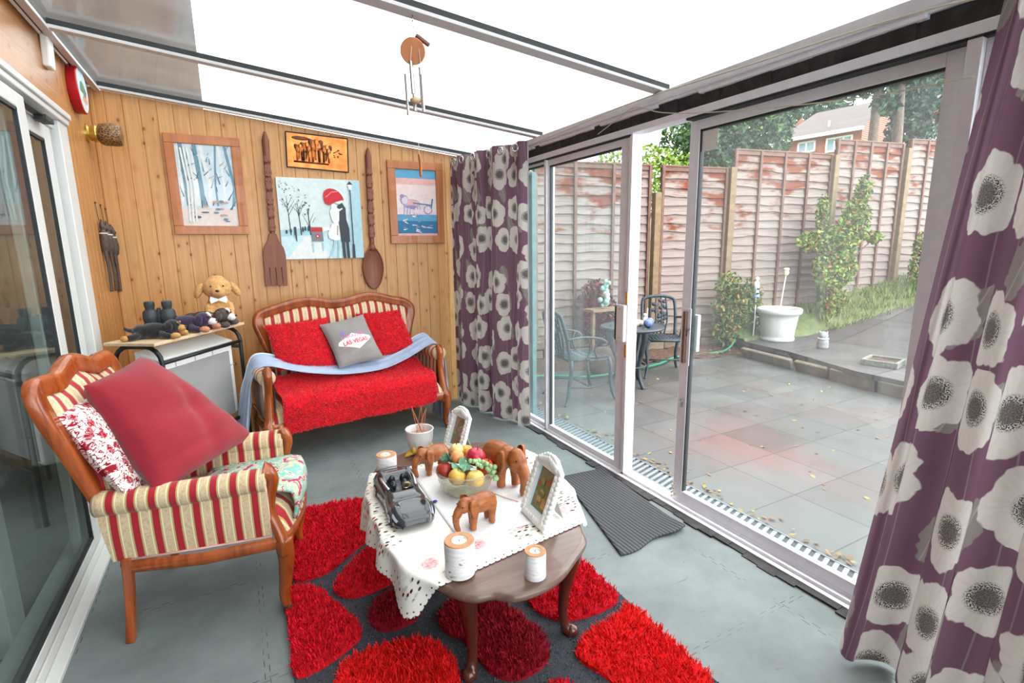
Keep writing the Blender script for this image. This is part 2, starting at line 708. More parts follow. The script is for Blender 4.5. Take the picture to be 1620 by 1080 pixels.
def mat_stripe(name, axis, period=0.066, off=0.0, wob=True):
    """regency stripe: red band, gold edges, cream brocade"""
    t = NT(name)
    o = t.sep(t.coord())
    a = o[axis]
    p = t.math('FRACT', t.math('ADD', t.math('DIVIDE', a, period), off))
    cream, gold, red, ivory = rgb(206, 184, 148), rgb(176, 156, 98), rgb(160, 28, 44), rgb(228, 212, 182)
    c = t.ramp(p, [(0.0, red), (0.30, gold), (0.38, ivory), (0.44, cream), (0.82, ivory), (0.88, gold), (0.96, red)], 'CONSTANT')
    # woven flower motif on the cream band
    v = t.mapping(t.coord(), (95, 95, 95))
    n = t.noise(v, 1.0, 3, 0.6, 1.0)
    band = t.math('MULTIPLY', t.step(p, 0.48, 0.01), t.math('SUBTRACT', 1.0, t.step(p, 0.8, 0.01)))
    c = t.mix(t.math('MULTIPLY', t.math('MULTIPLY', t.step(n, 0.53, 0.06), band), 0.5), c, rgb(172, 132, 106))
    return t.done(t.bsdf(c, 0.6, 0, t.bump(n, 0.1, 0.002), sheen=0.2, spec=0.3))


M['stripe_x'] = mat_stripe('striped_brocade_across', 'X')
M['stripe_y'] = mat_stripe('striped_brocade_along', 'Y')

M['red_fluff'] = plain('bright_red_plush', rgb(216, 8, 32), 0.85, 0, 40, 0.25, sheen=0.3, spec=0.2)
M['red_fluff_hi'] = plain('bright_red_plush_tips', rgb(228, 28, 48), 0.8, 0, 40, 0.2, sheen=0.3, spec=0.2)
M['burg'] = plain('burgundy_cotton', rgb(134, 27, 41), 0.8, 0, 8, 0.1, 0.15, bscale=220, sheen=0.2, spec=0.25)
M['grey_vel'] = plain('grey_cushion_cloth', rgb(142, 136, 134), 0.8, 0, 9, 0.12, 0.1, bscale=160, sheen=0.3, spec=0.2)
M['scarf'] = plain('pale_blue_shawl', rgb(160, 174, 200), 0.75, 0, 14, 0.12, 0.2, bscale=200, sheen=0.3, spec=0.2)
M['scarf_edge'] = plain('pale_shawl_edge', rgb(214, 222, 236), 0.75, 0, 14, 0.06)
M['piping'] = plain('pink_piping', rgb(206, 168, 160), 0.7, 0, 20, 0.1)


def mat_damask():
    t = NT('red_and_white_damask')
    v = t.coord('UV')
    d = t.noise(t.mapping(v, (9, 9, 1)), 1.0, 2, 0.5, 2.6)
    e = t.math('ABSOLUTE', t.math('SUBTRACT', d, 0.5))
    a = t.math('SUBTRACT', 1.0, t.step(e, 0.035, 0.008))
    vo = t.voro(t.mapping(v, (7, 7, 1)), 1.0, 'F1', '2D', 0.8)
    leaf = t.math('SUBTRACT', 1.0, t.step(t.math('ADD', vo['Distance'], t.math('MULTIPLY', d, 0.35)), 0.42, 0.015))
    cut = t.step(t.math('ABSOLUTE', t.math('SINE', t.math('MULTIPLY', d, 46.0))), 0.32, 0.06)
    f = t.math('MAXIMUM', a, t.math('MULTIPLY', leaf, cut))
    c = t.mix(f, rgb(232, 226, 224), rgb(150, 14, 34))
    return t.done(t.bsdf(c, 0.75, 0, None, spec=0.25))


M['damask'] = mat_damask()


def mat_floral():
    """teal, pink and cream patchwork seat pad"""
    t = NT('teal_pink_patchwork')
    v = t.coord()
    n = t.noise(v, 16, 2, 0.5, 1.5)
    c = t.ramp(n, [(0.0, rgb(206, 192, 160)), (0.42, rgb(126, 186, 176)), (0.52, rgb(214, 202, 176)), (0.57, rgb(176, 60, 96)), (0.66, rgb(110, 170, 168)), (0.8, rgb(214, 202, 176))], 'CONSTANT')
    return t.done(t.bsdf(c, 0.75, 0, t.bump(n, 0.2, 0.004), spec=0.2))


M['floral'] = mat_floral()


def mat_poppy(name, bg, scale=0.25, white=(208, 200, 193)):
    """purple cloth printed with white anemones, grey leaves and thin stems"""
    t = NT(name)
    uv = t.coord('UV')
    s = t.sep(uv)

    def cells(sc, off, rnd):
        v = t.mapping(uv, (1 / sc, 1 / sc, 1), (0, 0, 0), off)
        vo = t.voro(v, 1.0, 'F1', '2D', rnd)
        d = t.sep(t.vmath('SUBTRACT', v, vo['Position']))
        wn_ = t.n('ShaderNodeTexWhiteNoise', noise_dimensions='2D')
        t.put(wn_.inputs['Vector'], vo['Position'])
        return v, d, wn_.outputs[0]

    v, d, r = cells(scale, (0.3, 0.1, 0), 0.62)
    rad = t.math('SQRT', t.math('ADD', t.math('MULTIPLY', d['X'], d['X']), t.math('MULTIPLY', d['Y'], t.math('MULTIPLY', d['Y'], 0.9))))
    ang = t.math('ADD', t.math('ARCTAN2', d['Y'], d['X']), t.math('MULTIPLY', r, 6.28))
    wob = t.noise(t.mapping(uv, (26, 26, 1)), 1.0, 1)
    R = t.math('ADD', t.math('ADD', 0.29, t.math('MULTIPLY', r, 0.1)), t.math('MULTIPLY', t.math('ABSOLUTE', t.math('SINE', t.math('MULTIPLY', ang, 2.5))), 0.07))
    R = t.math('ADD', R, t.math('MULTIPLY', t.math('SUBTRACT', wob, 0.5), 0.10))
    flower = t.math('SUBTRACT', 1.0, t.step(t.math('SUBTRACT', rad, R), 0.0, 0.008))
    vein = t.noise(t.comb(t.math('MULTIPLY', ang, 4.0), t.math('MULTIPLY', rad, 2.0), r), 2.0, 3)
    wc = t.mix(t.math('MULTIPLY', t.step(vein, 0.55, 0.1), 0.35), rgb(*white), rgb(190, 182, 172))
    # leaves
    lv, ld, lr = cells(scale * 1.18, (0.75, 0.62, 0), 0.6)
    la = t.math('ADD', t.math('MULTIPLY', ld['X'], t.math('ADD', 0.9, lr)), t.math('MULTIPLY', ld['Y'], 0.5))
    lb = t.math('SUBTRACT', ld['Y'], t.math('MULTIPLY', ld['X'], 0.5))
    lrad = t.math('SQRT', t.math('ADD', t.math('MULTIPLY', t.math('MULTIPLY', la, la), 2.6), t.math('MULTIPLY', lb, lb)))
    leaf = t.math('SUBTRACT', 1.0, t.step(t.math('ADD', lrad, t.math('MULTIPLY', t.math('SUBTRACT', wob, 0.5), 0.25)), 0.31, 0.01))
    lvein = t.math('SUBTRACT', 1.0, t.step(t.math('ABSOLUTE', la), 0.012, 0.006))
    lc = t.mix(t.math('MULTIPLY', lvein, 0.6), rgb(138, 128, 126), rgb(176, 168, 160))
    # stems
    sp = t.math('ADD', t.math('DIVIDE', s['X'], 0.118), t.math('MULTIPLY', t.math('SINE', t.math('MULTIPLY', s['Y'], 3.1)), 0.22))
    st = t.math('SUBTRACT', 1.0, t.step(t.math('ABSOLUTE', t.math('SUBTRACT', t.math('FRACT', sp), 0.5)), 0.02, 0.008))
    weave = t.noise(t.mapping(uv, (420, 60, 1)), 1.0, 2)
    c = t.mix(t.math('MULTIPLY', weave, 0.35), bg, tuple(x * 0.7 for x in bg[:3]) + (1,))
    c = t.mix(t.math('MULTIPLY', st, 0.6), c, rgb(150, 136, 140))
    c = t.mix(leaf, c, lc)
    c = t.mix(flower, c, wc)
    # dark eye with speckled ring
    sp2 = t.noise(t.mapping(uv, (240, 240, 1)), 1.0, 1)
    ring = t.math('MULTIPLY', t.math('SUBTRACT', 1.0, t.step(rad, 0.17, 0.02)), t.step(sp2, 0.5, 0.04))
    eye = t.math('SUBTRACT', 1.0, t.step(rad, 0.11, 0.02))
    c = t.mix(t.math('MULTIPLY', ring, flower), c, rgb(54, 48, 50))
    c = t.mix(t.math('MULTIPLY', eye, t.math('MULTIPLY', flower, 0.85)), c, rgb(92, 84, 82))
    b = t.bsdf(c, 0.8, 0, None, sheen=0.1, spec=0.2)
    tl = t.n('ShaderNodeBsdfTranslucent')
    t.put(tl.inputs[0], c)
    mx = t.n('ShaderNodeMixShader')
    mx.inputs[0].default_value = 0.22
    t.put(mx.inputs[1], b)
    t.put(mx.inputs[2], tl.outputs[0])
    return t.done(mx.outputs[0])


M['poppy'] = mat_poppy('purple_anemone_print', rgb(124, 90, 108), 0.235)
M['poppy_near'] = mat_poppy('purple_anemone_print_near', rgb(118, 84, 102), 0.30)
M['lining'] = plain('white_curtain_lining', rgb(214, 212, 212), 0.8, 0, 12, 0.04)

M['gap_pile'] = plain('charcoal_short_pile', rgb(66, 68, 74), 0.95, 0, 260, 0.45, 0.6, bscale=420, spec=0.1)
M['gap_pile2'] = plain('charcoal_tufts', rgb(84, 84, 92), 0.95, 0, 200, 0.4, spec=0.1)
RUGC = {'crimson': (182, 6, 26), 'dark': (128, 4, 24), 'bright': (206, 18, 20)}
for k_, c_ in RUGC.items():
    M['rug_' + k_] = plain('shaggy_' + k_ + '_pile', rgb(*c_), 0.8, 0, 60, 0.3, spec=0.25)
    M['rug_' + k_ + '2'] = plain('shaggy_' + k_ + '_pile_tips', rgb(*[min(255, int(q * 1.2) + 10) for q in c_]), 0.7, 0, 60, 0.3, spec=0.3)


def mat_doormat():
    t = NT('ribbed_grey_doormat')
    o = t.sep(t.coord())
    r = t.math('SINE', t.math('MULTIPLY', o['X'], 2 * pi / 0.021))
    n = t.noise(t.coord(), 300, 2)
    c = t.mix(t.math('ADD', t.math('MULTIPLY', r, 0.3), 0.4), rgb(56, 58, 62), rgb(112, 112, 114))
    c = t.mix(t.math('MULTIPLY', n, 0.35), c, rgb(60, 62, 64))
    return t.done(t.bsdf(c, 0.9, 0, t.bump(t.math('ADD', r, n), 0.5, 0.003), spec=0.15))


M['doormat'] = mat_doormat()


def mat_cloth():
    """cream cut-work tablecloth: rose sprays, leaf-shaped holes, eyelets near the hem (UV in metres)"""
    t = NT('cutwork_tablecloth')
    uv = t.coord('UV')
    s = t.sep(uv)          # X,Y metres along the cloth
    W_, H_ = 0.94, 0.93
    RC_ = 0.085
    ex = t.math('MINIMUM', s['X'], t.math('SUBTRACT', W_, s['X']))
    ey = t.math('MINIMUM', s['Y'], t.math('SUBTRACT', H_, s['Y']))
    e0 = t.math('MINIMUM', ex, ey)
    qx = t.math('MAXIMUM', t.math('SUBTRACT', RC_, ex), 0.0)
    qy = t.math('MAXIMUM', t.math('SUBTRACT', RC_, ey), 0.0)
    er = t.math('SUBTRACT', RC_, t.math('SQRT', t.math('ADD', t.math('MULTIPLY', qx, qx), t.math('MULTIPLY', qy, qy))))
    incorner = t.math('LESS_THAN', t.math('MAXIMUM', ex, ey), RC_)
    e = t.math('ADD', t.math('MULTIPLY', er, incorner), t.math('MULTIPLY', e0, t.math('SUBTRACT', 1.0, incorner)))
    # scalloped hem
    sc = t.math('MULTIPLY', t.math('MINIMUM',
                t.math('ABSOLUTE', t.math('SINE', t.math('MULTIPLY', s['X'], pi / 0.024))),
                t.math('ABSOLUTE', t.math('SINE', t.math('MULTIPLY', s['Y'], pi / 0.024)))), 0.010)
    hem = t.step(t.math('ADD', e, sc), 0.012, 0.001)
    # eyelets
    gx = t.math('SUBTRACT', t.math('FRACT', t.math('DIVIDE', s['X'], 0.036)), 0.5)
    gy = t.math('SUBTRACT', t.math('FRACT', t.math('DIVIDE', s['Y'], 0.036)), 0.5)
    row = t.math('ABSOLUTE', t.math('DIVIDE', t.math('SUBTRACT', e, 0.024), 0.036))
    alongx = t.math('LESS_THAN', ey, ex)
    al = t.math('ADD', t.math('MULTIPLY', gx, alongx), t.math('MULTIPLY', gy, t.math('SUBTRACT', 1.0, alongx)))
    eyr = t.math('SQRT', t.math('ADD', t.math('MULTIPLY', al, al), t.math('MULTIPLY', row, row)))
    eyel = t.math('SUBTRACT', 1.0, t.step(eyr, 0.095, 0.02))
    # sprays: clusters of leaf-shaped holes in a band 6-17 cm from the hem
    band = t.math('MULTIPLY', t.step(e, 0.055, 0.004), t.math('SUBTRACT', 1.0, t.step(e, 0.165, 0.006)))
    clus = t.step(t.noise(t.mapping(uv, (4.2, 4.2, 1), (0, 0, 0), (3.1, 1.7, 0)), 1.0, 1), 0.54, 0.02)
    vv = t.mapping(uv, (30, 52, 1), (0, 0, 0.6))
    vo = t.voro(vv, 1.0, 'F1', '2D', 0.9)
    hole = t.math('SUBTRACT', 1.0, t.step(vo['Distance'], 0.24, 0.03))
    pk = t.n('ShaderNodeTexWhiteNoise', noise_dimensions='2D')
    t.put(pk.inputs['Vector'], vo['Position'])
    hole = t.math('MULTIPLY', hole, t.step(pk.outputs[0], 0.35, 0.02))
    hole = t.math('MULTIPLY', t.math('MULTIPLY', hole, band), clus)
    # roses
    rv = t.voro(t.mapping(uv, (5.2, 5.2, 1), (0, 0, 0), (0.15, 0.35, 0)), 1.0, 'F1', '2D', 0.35)
    rr = t.math('ADD', rv['Distance'], t.math('MULTIPLY', t.math('SUBTRACT', t.noise(uv, 90, 2), 0.5), 0.12))
    rose = t.math('MULTIPLY', t.math('SUBTRACT', 1.0, t.step(rr, 0.15, 0.02)), band)
    leafm = t.math('MULTIPLY', t.math('MULTIPLY', t.math('SUBTRACT', 1.0, t.step(vo['Distance'], 0.3, 0.06)), t.math('SUBTRACT', 1.0, t.step(pk.outputs[0], 0.3, 0.02))), t.math('MULTIPLY', band, clus))
    c = t.mix(t.math('MULTIPLY', leafm, 0.6), rgb(238, 235, 228), rgb(150, 172, 150))
    petal = t.noise(t.mapping(uv, (110, 110, 1)), 1.0, 2, 0.5, 1.0)
    c = t.mix(t.math('MULTIPLY', rose, 0.9), c, t.ramp(petal, [(0.35, rgb(214, 96, 122)), (0.6, rgb(240, 196, 194))]))
    rim = t.math('MULTIPLY', t.math('SUBTRACT', t.math('SUBTRACT', 1.0, t.step(vo['Distance'], 0.33, 0.02)), t.math('SUBTRACT', 1.0, t.step(vo['Distance'], 0.26, 0.02))), t.math('MULTIPLY', band, clus))
    c = t.mix(t.math('MULTIPLY', rim, 0.4), c, rgb(214, 180, 160))
    alpha = t.math('MULTIPLY', hem, t.math('SUBTRACT', 1.0, t.math('MAXIMUM', eyel, t.math('MULTIPLY', hole, t.math('SUBTRACT', 1.0, rose)))))
    return t.done(t.bsdf(c, 0.8, 0, t.bump(t.noise(uv, 700, 1), 0.1, 0.001), alpha=alpha, spec=0.2))


M['cutwork'] = mat_cloth()


def mat_lace():
    t = NT('white_lace_runner')
    uv = t.coord()
    n = t.noise(uv, 60, 3, 0.6, 1.5)
    c = t.mix(t.math('MULTIPLY', t.step(n, 0.5, 0.05), 0.18), rgb(238, 238, 240), rgb(198, 202, 210))
    return t.done(t.bsdf(c, 0.85, 0, t.bump(n, 0.4, 0.002), spec=0.2))


M['lace'] = mat_lace()


def mat_birch():
    t = NT('birch_bark')
    o = t.coord()
    n = t.noise(t.mapping(o, (20, 20, 110)), 1.0, 3)
    k = t.noise(t.mapping(o, (26, 26, 60)), 1.0, 2, 0.5, 0.4)
    c = t.ramp(n, [(0.3, rgb(214, 210, 212)), (0.65, rgb(240, 236, 237))])
    c = t.mix(t.math('MULTIPLY', t.step(k, 0.68, 0.02), 0.75), c, rgb(120, 106, 100))
    return t.done(t.bsdf(c, 0.7, 0, t.bump(n, 0.2, 0.002), spec=0.2))


M['birch'] = mat_birch()
M['birch_cut'] = plain('cut_birch_end', rgb(186, 136, 98), 0.6, 0, 50, 0.15)
M['wax'] = plain('white_wax', rgb(236, 230, 220), 0.5, 0, 20, 0.03)
M['wick'] = plain('candle_wick', rgb(60, 54, 50), 0.8)

# garden
def mat_fence():
    """waney-edge larch lap, red-brown stain weathered to pale grey-pink"""
    t = NT('weathered_fence_boards')
    o = t.coord()
    s = t.sep(o)
    g = t.noise(t.mapping(o, (3, 3, 60)), 1.0, 4, 0.6, 0.6)
    w_ = t.noise(t.mapping(o, (1.6, 1.6, 5.0)), 1.0, 4, 0.6)
    c1 = t.ramp(g, [(0.3, rgb(104, 56, 40)), (0.7, rgb(126, 72, 52))])
    c2 = t.ramp(g, [(0.3, rgb(126, 113, 107)), (0.7, rgb(154, 141, 134))])
    m = t.math('ADD', w_, t.math('MULTIPLY', t.math('SUBTRACT', 1.72, s['Z']), 0.22))
    m = t.step(m, 0.43, 0.05)
    c = t.mix(m, c1, c2)
    return t.done(t.bsdf(c, 0.8, 0, t.bump(g, 0.3, 0.004), spec=0.15))


M['fence'] = mat_fence()
M['batten'] = plain('stained_batten', rgb(112, 82, 70), 0.75, 0, 14, 0.25)
M['post'] = plain('treated_post', rgb(126, 106, 80), 0.8, 0, 14, 0.2, 0.2)


def mat_patio(name, c1, c2, red=True, size=0.6, ox=0.0, oy=0.0):
    t = NT(name)
    o = t.coord()
    s = t.sep(o)
    n = t.noise(o, 2.2, 5, 0.65)
    f = t.noise(o, 90, 3)

    def joint(a, off):
        d = t.math('ABSOLUTE', t.math('SUBTRACT', t.math('FRACT', t.math('ADD', t.math('DIVIDE', t.math('SUBTRACT', a, off), size), 0.5)), 0.5))
        return t.math('SUBTRACT', 1.0, t.step(d, 0.008, 0.003))

    j = t.math('MAXIMUM', joint(s['X'], ox), joint(s['Y'], oy))
    c = t.ramp(n, [(0.3, c1), (0.7, c2)])
    c = t.mix(t.math('MULTIPLY', f, 0.3), c, tuple(q * 0.6 for q in c1[:3]) + (1,))
    cell = t.n('ShaderNodeTexWhiteNoise', noise_dimensions='2D')
    t.put(cell.inputs['Vector'], t.comb(t.math('FLOOR', t.math('DIVIDE', t.math('SUBTRACT', s['X'], ox), size)), t.math('FLOOR', t.math('DIVIDE', t.math('SUBTRACT', s['Y'], oy), size)), 0.0))
    c = t.mix(t.math('MULTIPLY', cell.outputs[0], 0.6), c, tuple(q * 0.62 for q in c1[:3]) + (1,))
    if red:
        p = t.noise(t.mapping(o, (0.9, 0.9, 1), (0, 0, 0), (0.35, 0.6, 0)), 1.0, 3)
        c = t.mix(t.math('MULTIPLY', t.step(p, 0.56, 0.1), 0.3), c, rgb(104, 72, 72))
        # one dark brown slab and a reddish tint around it
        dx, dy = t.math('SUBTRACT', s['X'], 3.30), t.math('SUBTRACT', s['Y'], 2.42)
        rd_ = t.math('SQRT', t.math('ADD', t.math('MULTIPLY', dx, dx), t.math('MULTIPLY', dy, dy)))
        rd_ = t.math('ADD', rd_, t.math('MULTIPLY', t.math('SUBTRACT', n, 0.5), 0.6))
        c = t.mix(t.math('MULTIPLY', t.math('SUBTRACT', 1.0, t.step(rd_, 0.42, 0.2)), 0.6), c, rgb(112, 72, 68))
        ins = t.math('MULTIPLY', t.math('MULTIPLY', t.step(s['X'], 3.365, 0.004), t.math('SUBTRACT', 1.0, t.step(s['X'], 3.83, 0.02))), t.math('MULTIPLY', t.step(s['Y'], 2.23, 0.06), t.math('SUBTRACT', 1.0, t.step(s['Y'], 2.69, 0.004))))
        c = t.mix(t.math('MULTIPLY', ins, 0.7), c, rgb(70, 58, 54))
    c = t.mix(t.math('MULTIPLY', j, 0.85), c, rgb(40, 42, 38))
    rough = t.math('ADD', 0.25, t.math('MULTIPLY', n, 0.5))
    return t.done(t.bsdf(c, rough, 0, t.bump(f, 0.1, 0.002), spec=0.5))


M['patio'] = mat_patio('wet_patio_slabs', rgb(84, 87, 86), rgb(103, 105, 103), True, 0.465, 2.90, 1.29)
M['terrace'] = mat_patio('dark_terrace_slabs', rgb(82, 80, 81), rgb(104, 100, 100), False, 1.22, 5.9, 3.95)
M['stone'] = plain('sandstone_block', rgb(116, 104, 90), 0.85, 0, 9, 0.25, 0.4, bscale=40)
M['boulder'] = plain('grey_boulder', rgb(92, 88, 76), 0.85, 0, 9, 0.3, 0.5, bscale=30)
M['soil'] = plain('leafy_soil', rgb(84, 66, 55), 0.95, 0, 30, 0.45, 0.6, bscale=60)
M['lawn'] = plain('rough_lawn', rgb(96, 108, 66), 0.9, 0, 10, 0.3, 0.5, bscale=90)
for k_, c_ in {'lf1': (108, 142, 72), 'lf2': (146, 176, 88), 'lf3': (78, 112, 66), 'lf4': (176, 184, 92), 'lf5': (184, 140, 80),
               'dk1': (72, 104, 84), 'dk2': (98, 132, 104), 'dk3': (52, 80, 70), 'br1': (166, 196, 72), 'br2': (132, 168, 66),
               'red': (176, 70, 46), 'gr1': (150, 168, 90), 'gr2': (180, 182, 110), 'maroon': (110, 44, 50), 'maroon2': (140, 60, 60)}.items():
    M[k_] = plain('leaf_' + k_, rgb(*[q * 0.78 for q in c_]), 0.65, 0, 5, 0.2, spec=0.3)
M['bark'] = plain('tree_bark', rgb(104, 88, 76), 0.9, 0, 20, 0.3, 0.4)
M['cast'] = plain('cast_aluminium_verdigris', rgb(64, 72, 78), 0.5, 0.4, 20, 0.2)
M['dead1'] = plain('dead_leaf_tan', rgb(126, 100, 66), 0.8, 0, 8, 0.3)
M['dead2'] = plain('dead_leaf_brown', rgb(98, 76, 54), 0.8, 0, 8, 0.3)
M['dead3'] = plain('dead_leaf_yellow', rgb(142, 132, 70), 0.8, 0, 8, 0.3)
M['grate'] = plain('galvanised_drain', rgb(126, 134, 140), 0.4, 0.3, 20, 0.15)
M['hose'] = plain('green_hose', rgb(44, 128, 100), 0.5, 0, 20, 0.08)
M['pot_white'] = plain('white_planter', rgb(206, 205, 204), 0.5, 0, 30, 0.04, 0.35, bscale=60)


def mat_brick(name, wall):
    t = NT(name)
    b = t.n('ShaderNodeTexBrick')
    t.put(b.inputs['Vector'], t.mapping(t.coord(), (1, 1, 1), (pi / 2, 0, 0)))
    b.inputs['Color1'].default_value = wall[0]
    b.inputs['Color2'].default_value = wall[1]
    b.inputs['Mortar'].default_value = wall[2]
    b.inputs['Scale'].default_value = 4.4
    b.inputs['Mortar Size'].default_value = 0.012
    return t.done(t.bsdf(b.outputs[0], 0.85, 0, None, spec=0.15))


M['brick'] = mat_brick('orange_brick', (rgb(156, 96, 74), rgb(144, 82, 63), rgb(150, 132, 122)))
M['house_brick'] = mat_brick('brown_house_brick', (rgb(66, 50, 40), rgb(56, 43, 35), rgb(74, 66, 58)))
M['roof_tile'] = plain('grey_brown_roof_tiles', rgb(92, 83, 82), 0.85, 0, 12, 0.2)
M['win_far'] = plain('far_window_glass', rgb(150, 172, 184), 0.1, 0, 2, 0.2, spec=0.8)

# ================================================================== ROOM SHELL
XL, XR, YB, YF = -0.72, 2.05, 4.45, -0.75


def cz(x):
    return 2.42 - 0.1 * x


mb = MB()
mb.span((-0.9, YF - 0.1, -0.06), (2.06, YB + 0.1, 0.0))
struct(mb.build('floor', M['mats']))


def plank_wall(name, a0, a1, ztop, zbot, axis, pos, pitch, mat, sign, thick=0.06):
    """boards with V-grooves; a runs along the wall, sign = side that faces the room"""
    mb = MB()
    n = int(math.ceil((a1 - a0) / pitch))
    prof = []
    for i in range(n):
        s0 = a0 + i * pitch
        e0 = min(a1, s0 + pitch)
        prof += [(s0, 0.004), (s0 + 0.0035, 0.0), (e0 - 0.0035, 0.0), (e0, 0.004)]
    vs, fs = [], []
    for (a, d) in prof:
        for zz in (zbot, ztop(a) if callable(ztop) else ztop):
            p = pos + sign * d
            vs.append((a, p, zz) if axis == 'X' else (p, a, zz))
    k = len(prof)
    for i in range(k - 1):
        q = (2 * i, 2 * i + 2, 2 * i + 3, 2 * i + 1)
        fs.append(q)
    # back face
    o = len(vs)
    pb = pos + sign * thick
    for a in (a0, a1):
        for zz in (zbot, ztop(a) if callable(ztop) else ztop):
            vs.append((a, pb, zz) if axis == 'X' else (pb, a, zz))
    fs += [(o, o + 1, o + 3, o + 2), (0, 1, o + 1, o), (2 * k - 2, o + 2, o + 3, 2 * k - 1), (1, 2 * k - 1, o + 3, o + 1), (0, o, o + 2, 2 * k - 2)]
    mb.add(vs, fs)
    return struct(mb.build(name, mat))


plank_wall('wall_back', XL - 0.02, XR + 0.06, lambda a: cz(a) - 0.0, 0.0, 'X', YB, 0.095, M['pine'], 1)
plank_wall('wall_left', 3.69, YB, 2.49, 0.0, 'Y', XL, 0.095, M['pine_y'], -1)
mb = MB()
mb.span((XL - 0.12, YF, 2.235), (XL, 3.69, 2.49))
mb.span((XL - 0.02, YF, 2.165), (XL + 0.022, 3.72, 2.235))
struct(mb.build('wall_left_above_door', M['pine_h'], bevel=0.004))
# unseen wall behind the camera, glazing added for extra daylight: dwarf wall, mullions, panes
mb = MB()
mb.span((XL - 0.1, YF - 0.08, 0), (XR + 0.1, YF, 0.55))
struct(mb.build('wall_front', M['white_paint']))
mb = MB()
for xm in (XL + 0.03, 0.2, 1.12, XR - 0.02):
    mb.span((xm - 0.03, YF - 0.06, 0.55), (xm + 0.03, YF, 2.16))
mb.span((XL, YF - 0.06, 0.55), (XR + 0.06, YF, 0.60))
mb.span((XL, YF - 0.06, 2.12), (XR + 0.06, YF, 2.19))
wf = struct(mb.build('window_added', M['alu']))
mb = MB()
mb.add([(XL, YF - 0.03, 0.6), (XR, YF - 0.03, 0.6), (XR, YF - 0.03, 2.12), (XL, YF - 0.03, 2.12)], [(0, 1, 2, 3)])
mb.build('pane', M['glass'], wf)
# solid wall behind the timber lining, house side
mb = MB()
mb.span((-1.02, YF - 3, 2.24), (-0.86, YB + 45, 30))
mb.span((-1.02, 3.70, -0.1), (-0.79, YB + 4, 2.24))
mb.span((-1.02, YF - 3, -0.1), (-0.86, YF - 0.1, 2.24))
struct(mb.build('wall_house_outside', M['house_brick']))

# corner bead in the left back corner
mb = MB()
mb.span((XL, YB - 0.022, 0.0), (XL + 0.022, YB, cz(XL)))
struct(mb.build('trim_corner', M['pine'], bevel=0.004))

# ------------------------------------------------------------------ roof
M['rafter'] = plain('rafter_cap', rgb(198, 194, 194), 0.45, 0, 25, 0.04)
rafter_y = [YB - 0.03, 3.38, 2.14, 0.93, -0.3]
mb = MB()
x0, x1 = XL + 0.03, XR + 0.22
vs = []
for dz in (0.045, 0.055):
    vs += [(x0, YF, cz(x0) + dz), (x1, YF, cz(x1) + dz), (x1, YB + 0.1, cz(x1) + dz), (x0, YB + 0.1, cz(x0) + dz)]
mb.add(vs, [(3, 2, 1, 0)])
struct(mb.build('ceiling', M['roof_sheet']))

for i, y in enumerate(rafter_y):
    hw = (0.016, 0.027, 0.036, 0.036, 0.036)[i]
    mb = MB()

    def bar(ya, yb, za, zb, m, xa=XL + 0.05, xb=XR + 0.03):
        vs = []
        for x in (xa, xb):
            vs += [(x, ya, cz(x) + za), (x, yb, cz(x) + za), (x, yb, cz(x) + zb), (x, ya, cz(x) + zb)]
        mb.add(vs, [(0, 3, 2, 1), (4, 5, 6, 7), (0, 1, 5, 4), (2, 3, 7, 6), (1, 2, 6, 5), (0, 4, 7, 3)], m)
    bar(y - hw, y + hw, 0.0, 0.012, 0)
    bar(y - hw + 0.007, y + hw - 0.007, 0.012, 0.018, 0)
    bar(y - hw * 0.7, y + hw * 0.7, 0.018, 0.044, 1)
    struct(mb.build('trim_rafter', [M['rafter'], M['seal']], bevel=0.0015))

# wall plate rail along the house wall
mb = MB()
xw = XL + 0.06
mb.span((xw - 0.030, YF, cz(xw) - 0.012), (xw + 0.006, YB, cz(xw) + 0.006), 0)
mb.span((xw - 0.03, YF, cz(xw) + 0.006), (xw + 0.0, YB, cz(xw) + 0.044), 1)
mb.span((XL, YF, cz(xw) + 0.022), (xw - 0.032, YB, cz(xw) + 0.07), 1)
struct(mb.build('trim_wall_plate', [M['rafter'], M['seal']], bevel=0.002))

# eaves beam and gutter-side trims along the glazed wall
mb = MB()
mb.span((2.015, YF, 2.172), (2.10, YB, 2.215), 0)
mb.span((2.03, YF, 2.160), (2.10, YB, 2.172), 0)
struct(mb.build('trim_eaves_beam', M['alu'], bevel=0.003))
mb = MB()
ys = [YF + i * (YB - YF) / 60 for i in range(61)]
for i in range(60):
    d = 0.004 * sin(i * 2.1) + 0.003 * sin(i * 5.3)
    mb.span((2.045 + d, ys[i], 2.088), (2.10, ys[i + 1], 2.160))
struct(mb.build('trim_black_packing', M['tar']))
for (ya, yb) in ((0.95, 1.87), (2.15, 2.62), (2.7, 3.32), (3.4, 4.2)):
    mb = MB()
    mb.span((2.022, ya, 2.146), (2.05, yb, 2.162))
    struct(mb.build('trim_eaves_strip', M['alu'], bevel=0.002))
mb = MB()
mb.span((2.03, YF, 2.056), (2.12, YB, 2.090), 0)
mb.span((2.045, YF, 2.045), (2.115, 1.96, 2.056), 1)
mb.span((2.045, 2.36, 2.045), (2.115, YB, 2.056), 1)
struct(mb.build('trim_door_head', [M['alu'], M['seal']], bevel=0.002))

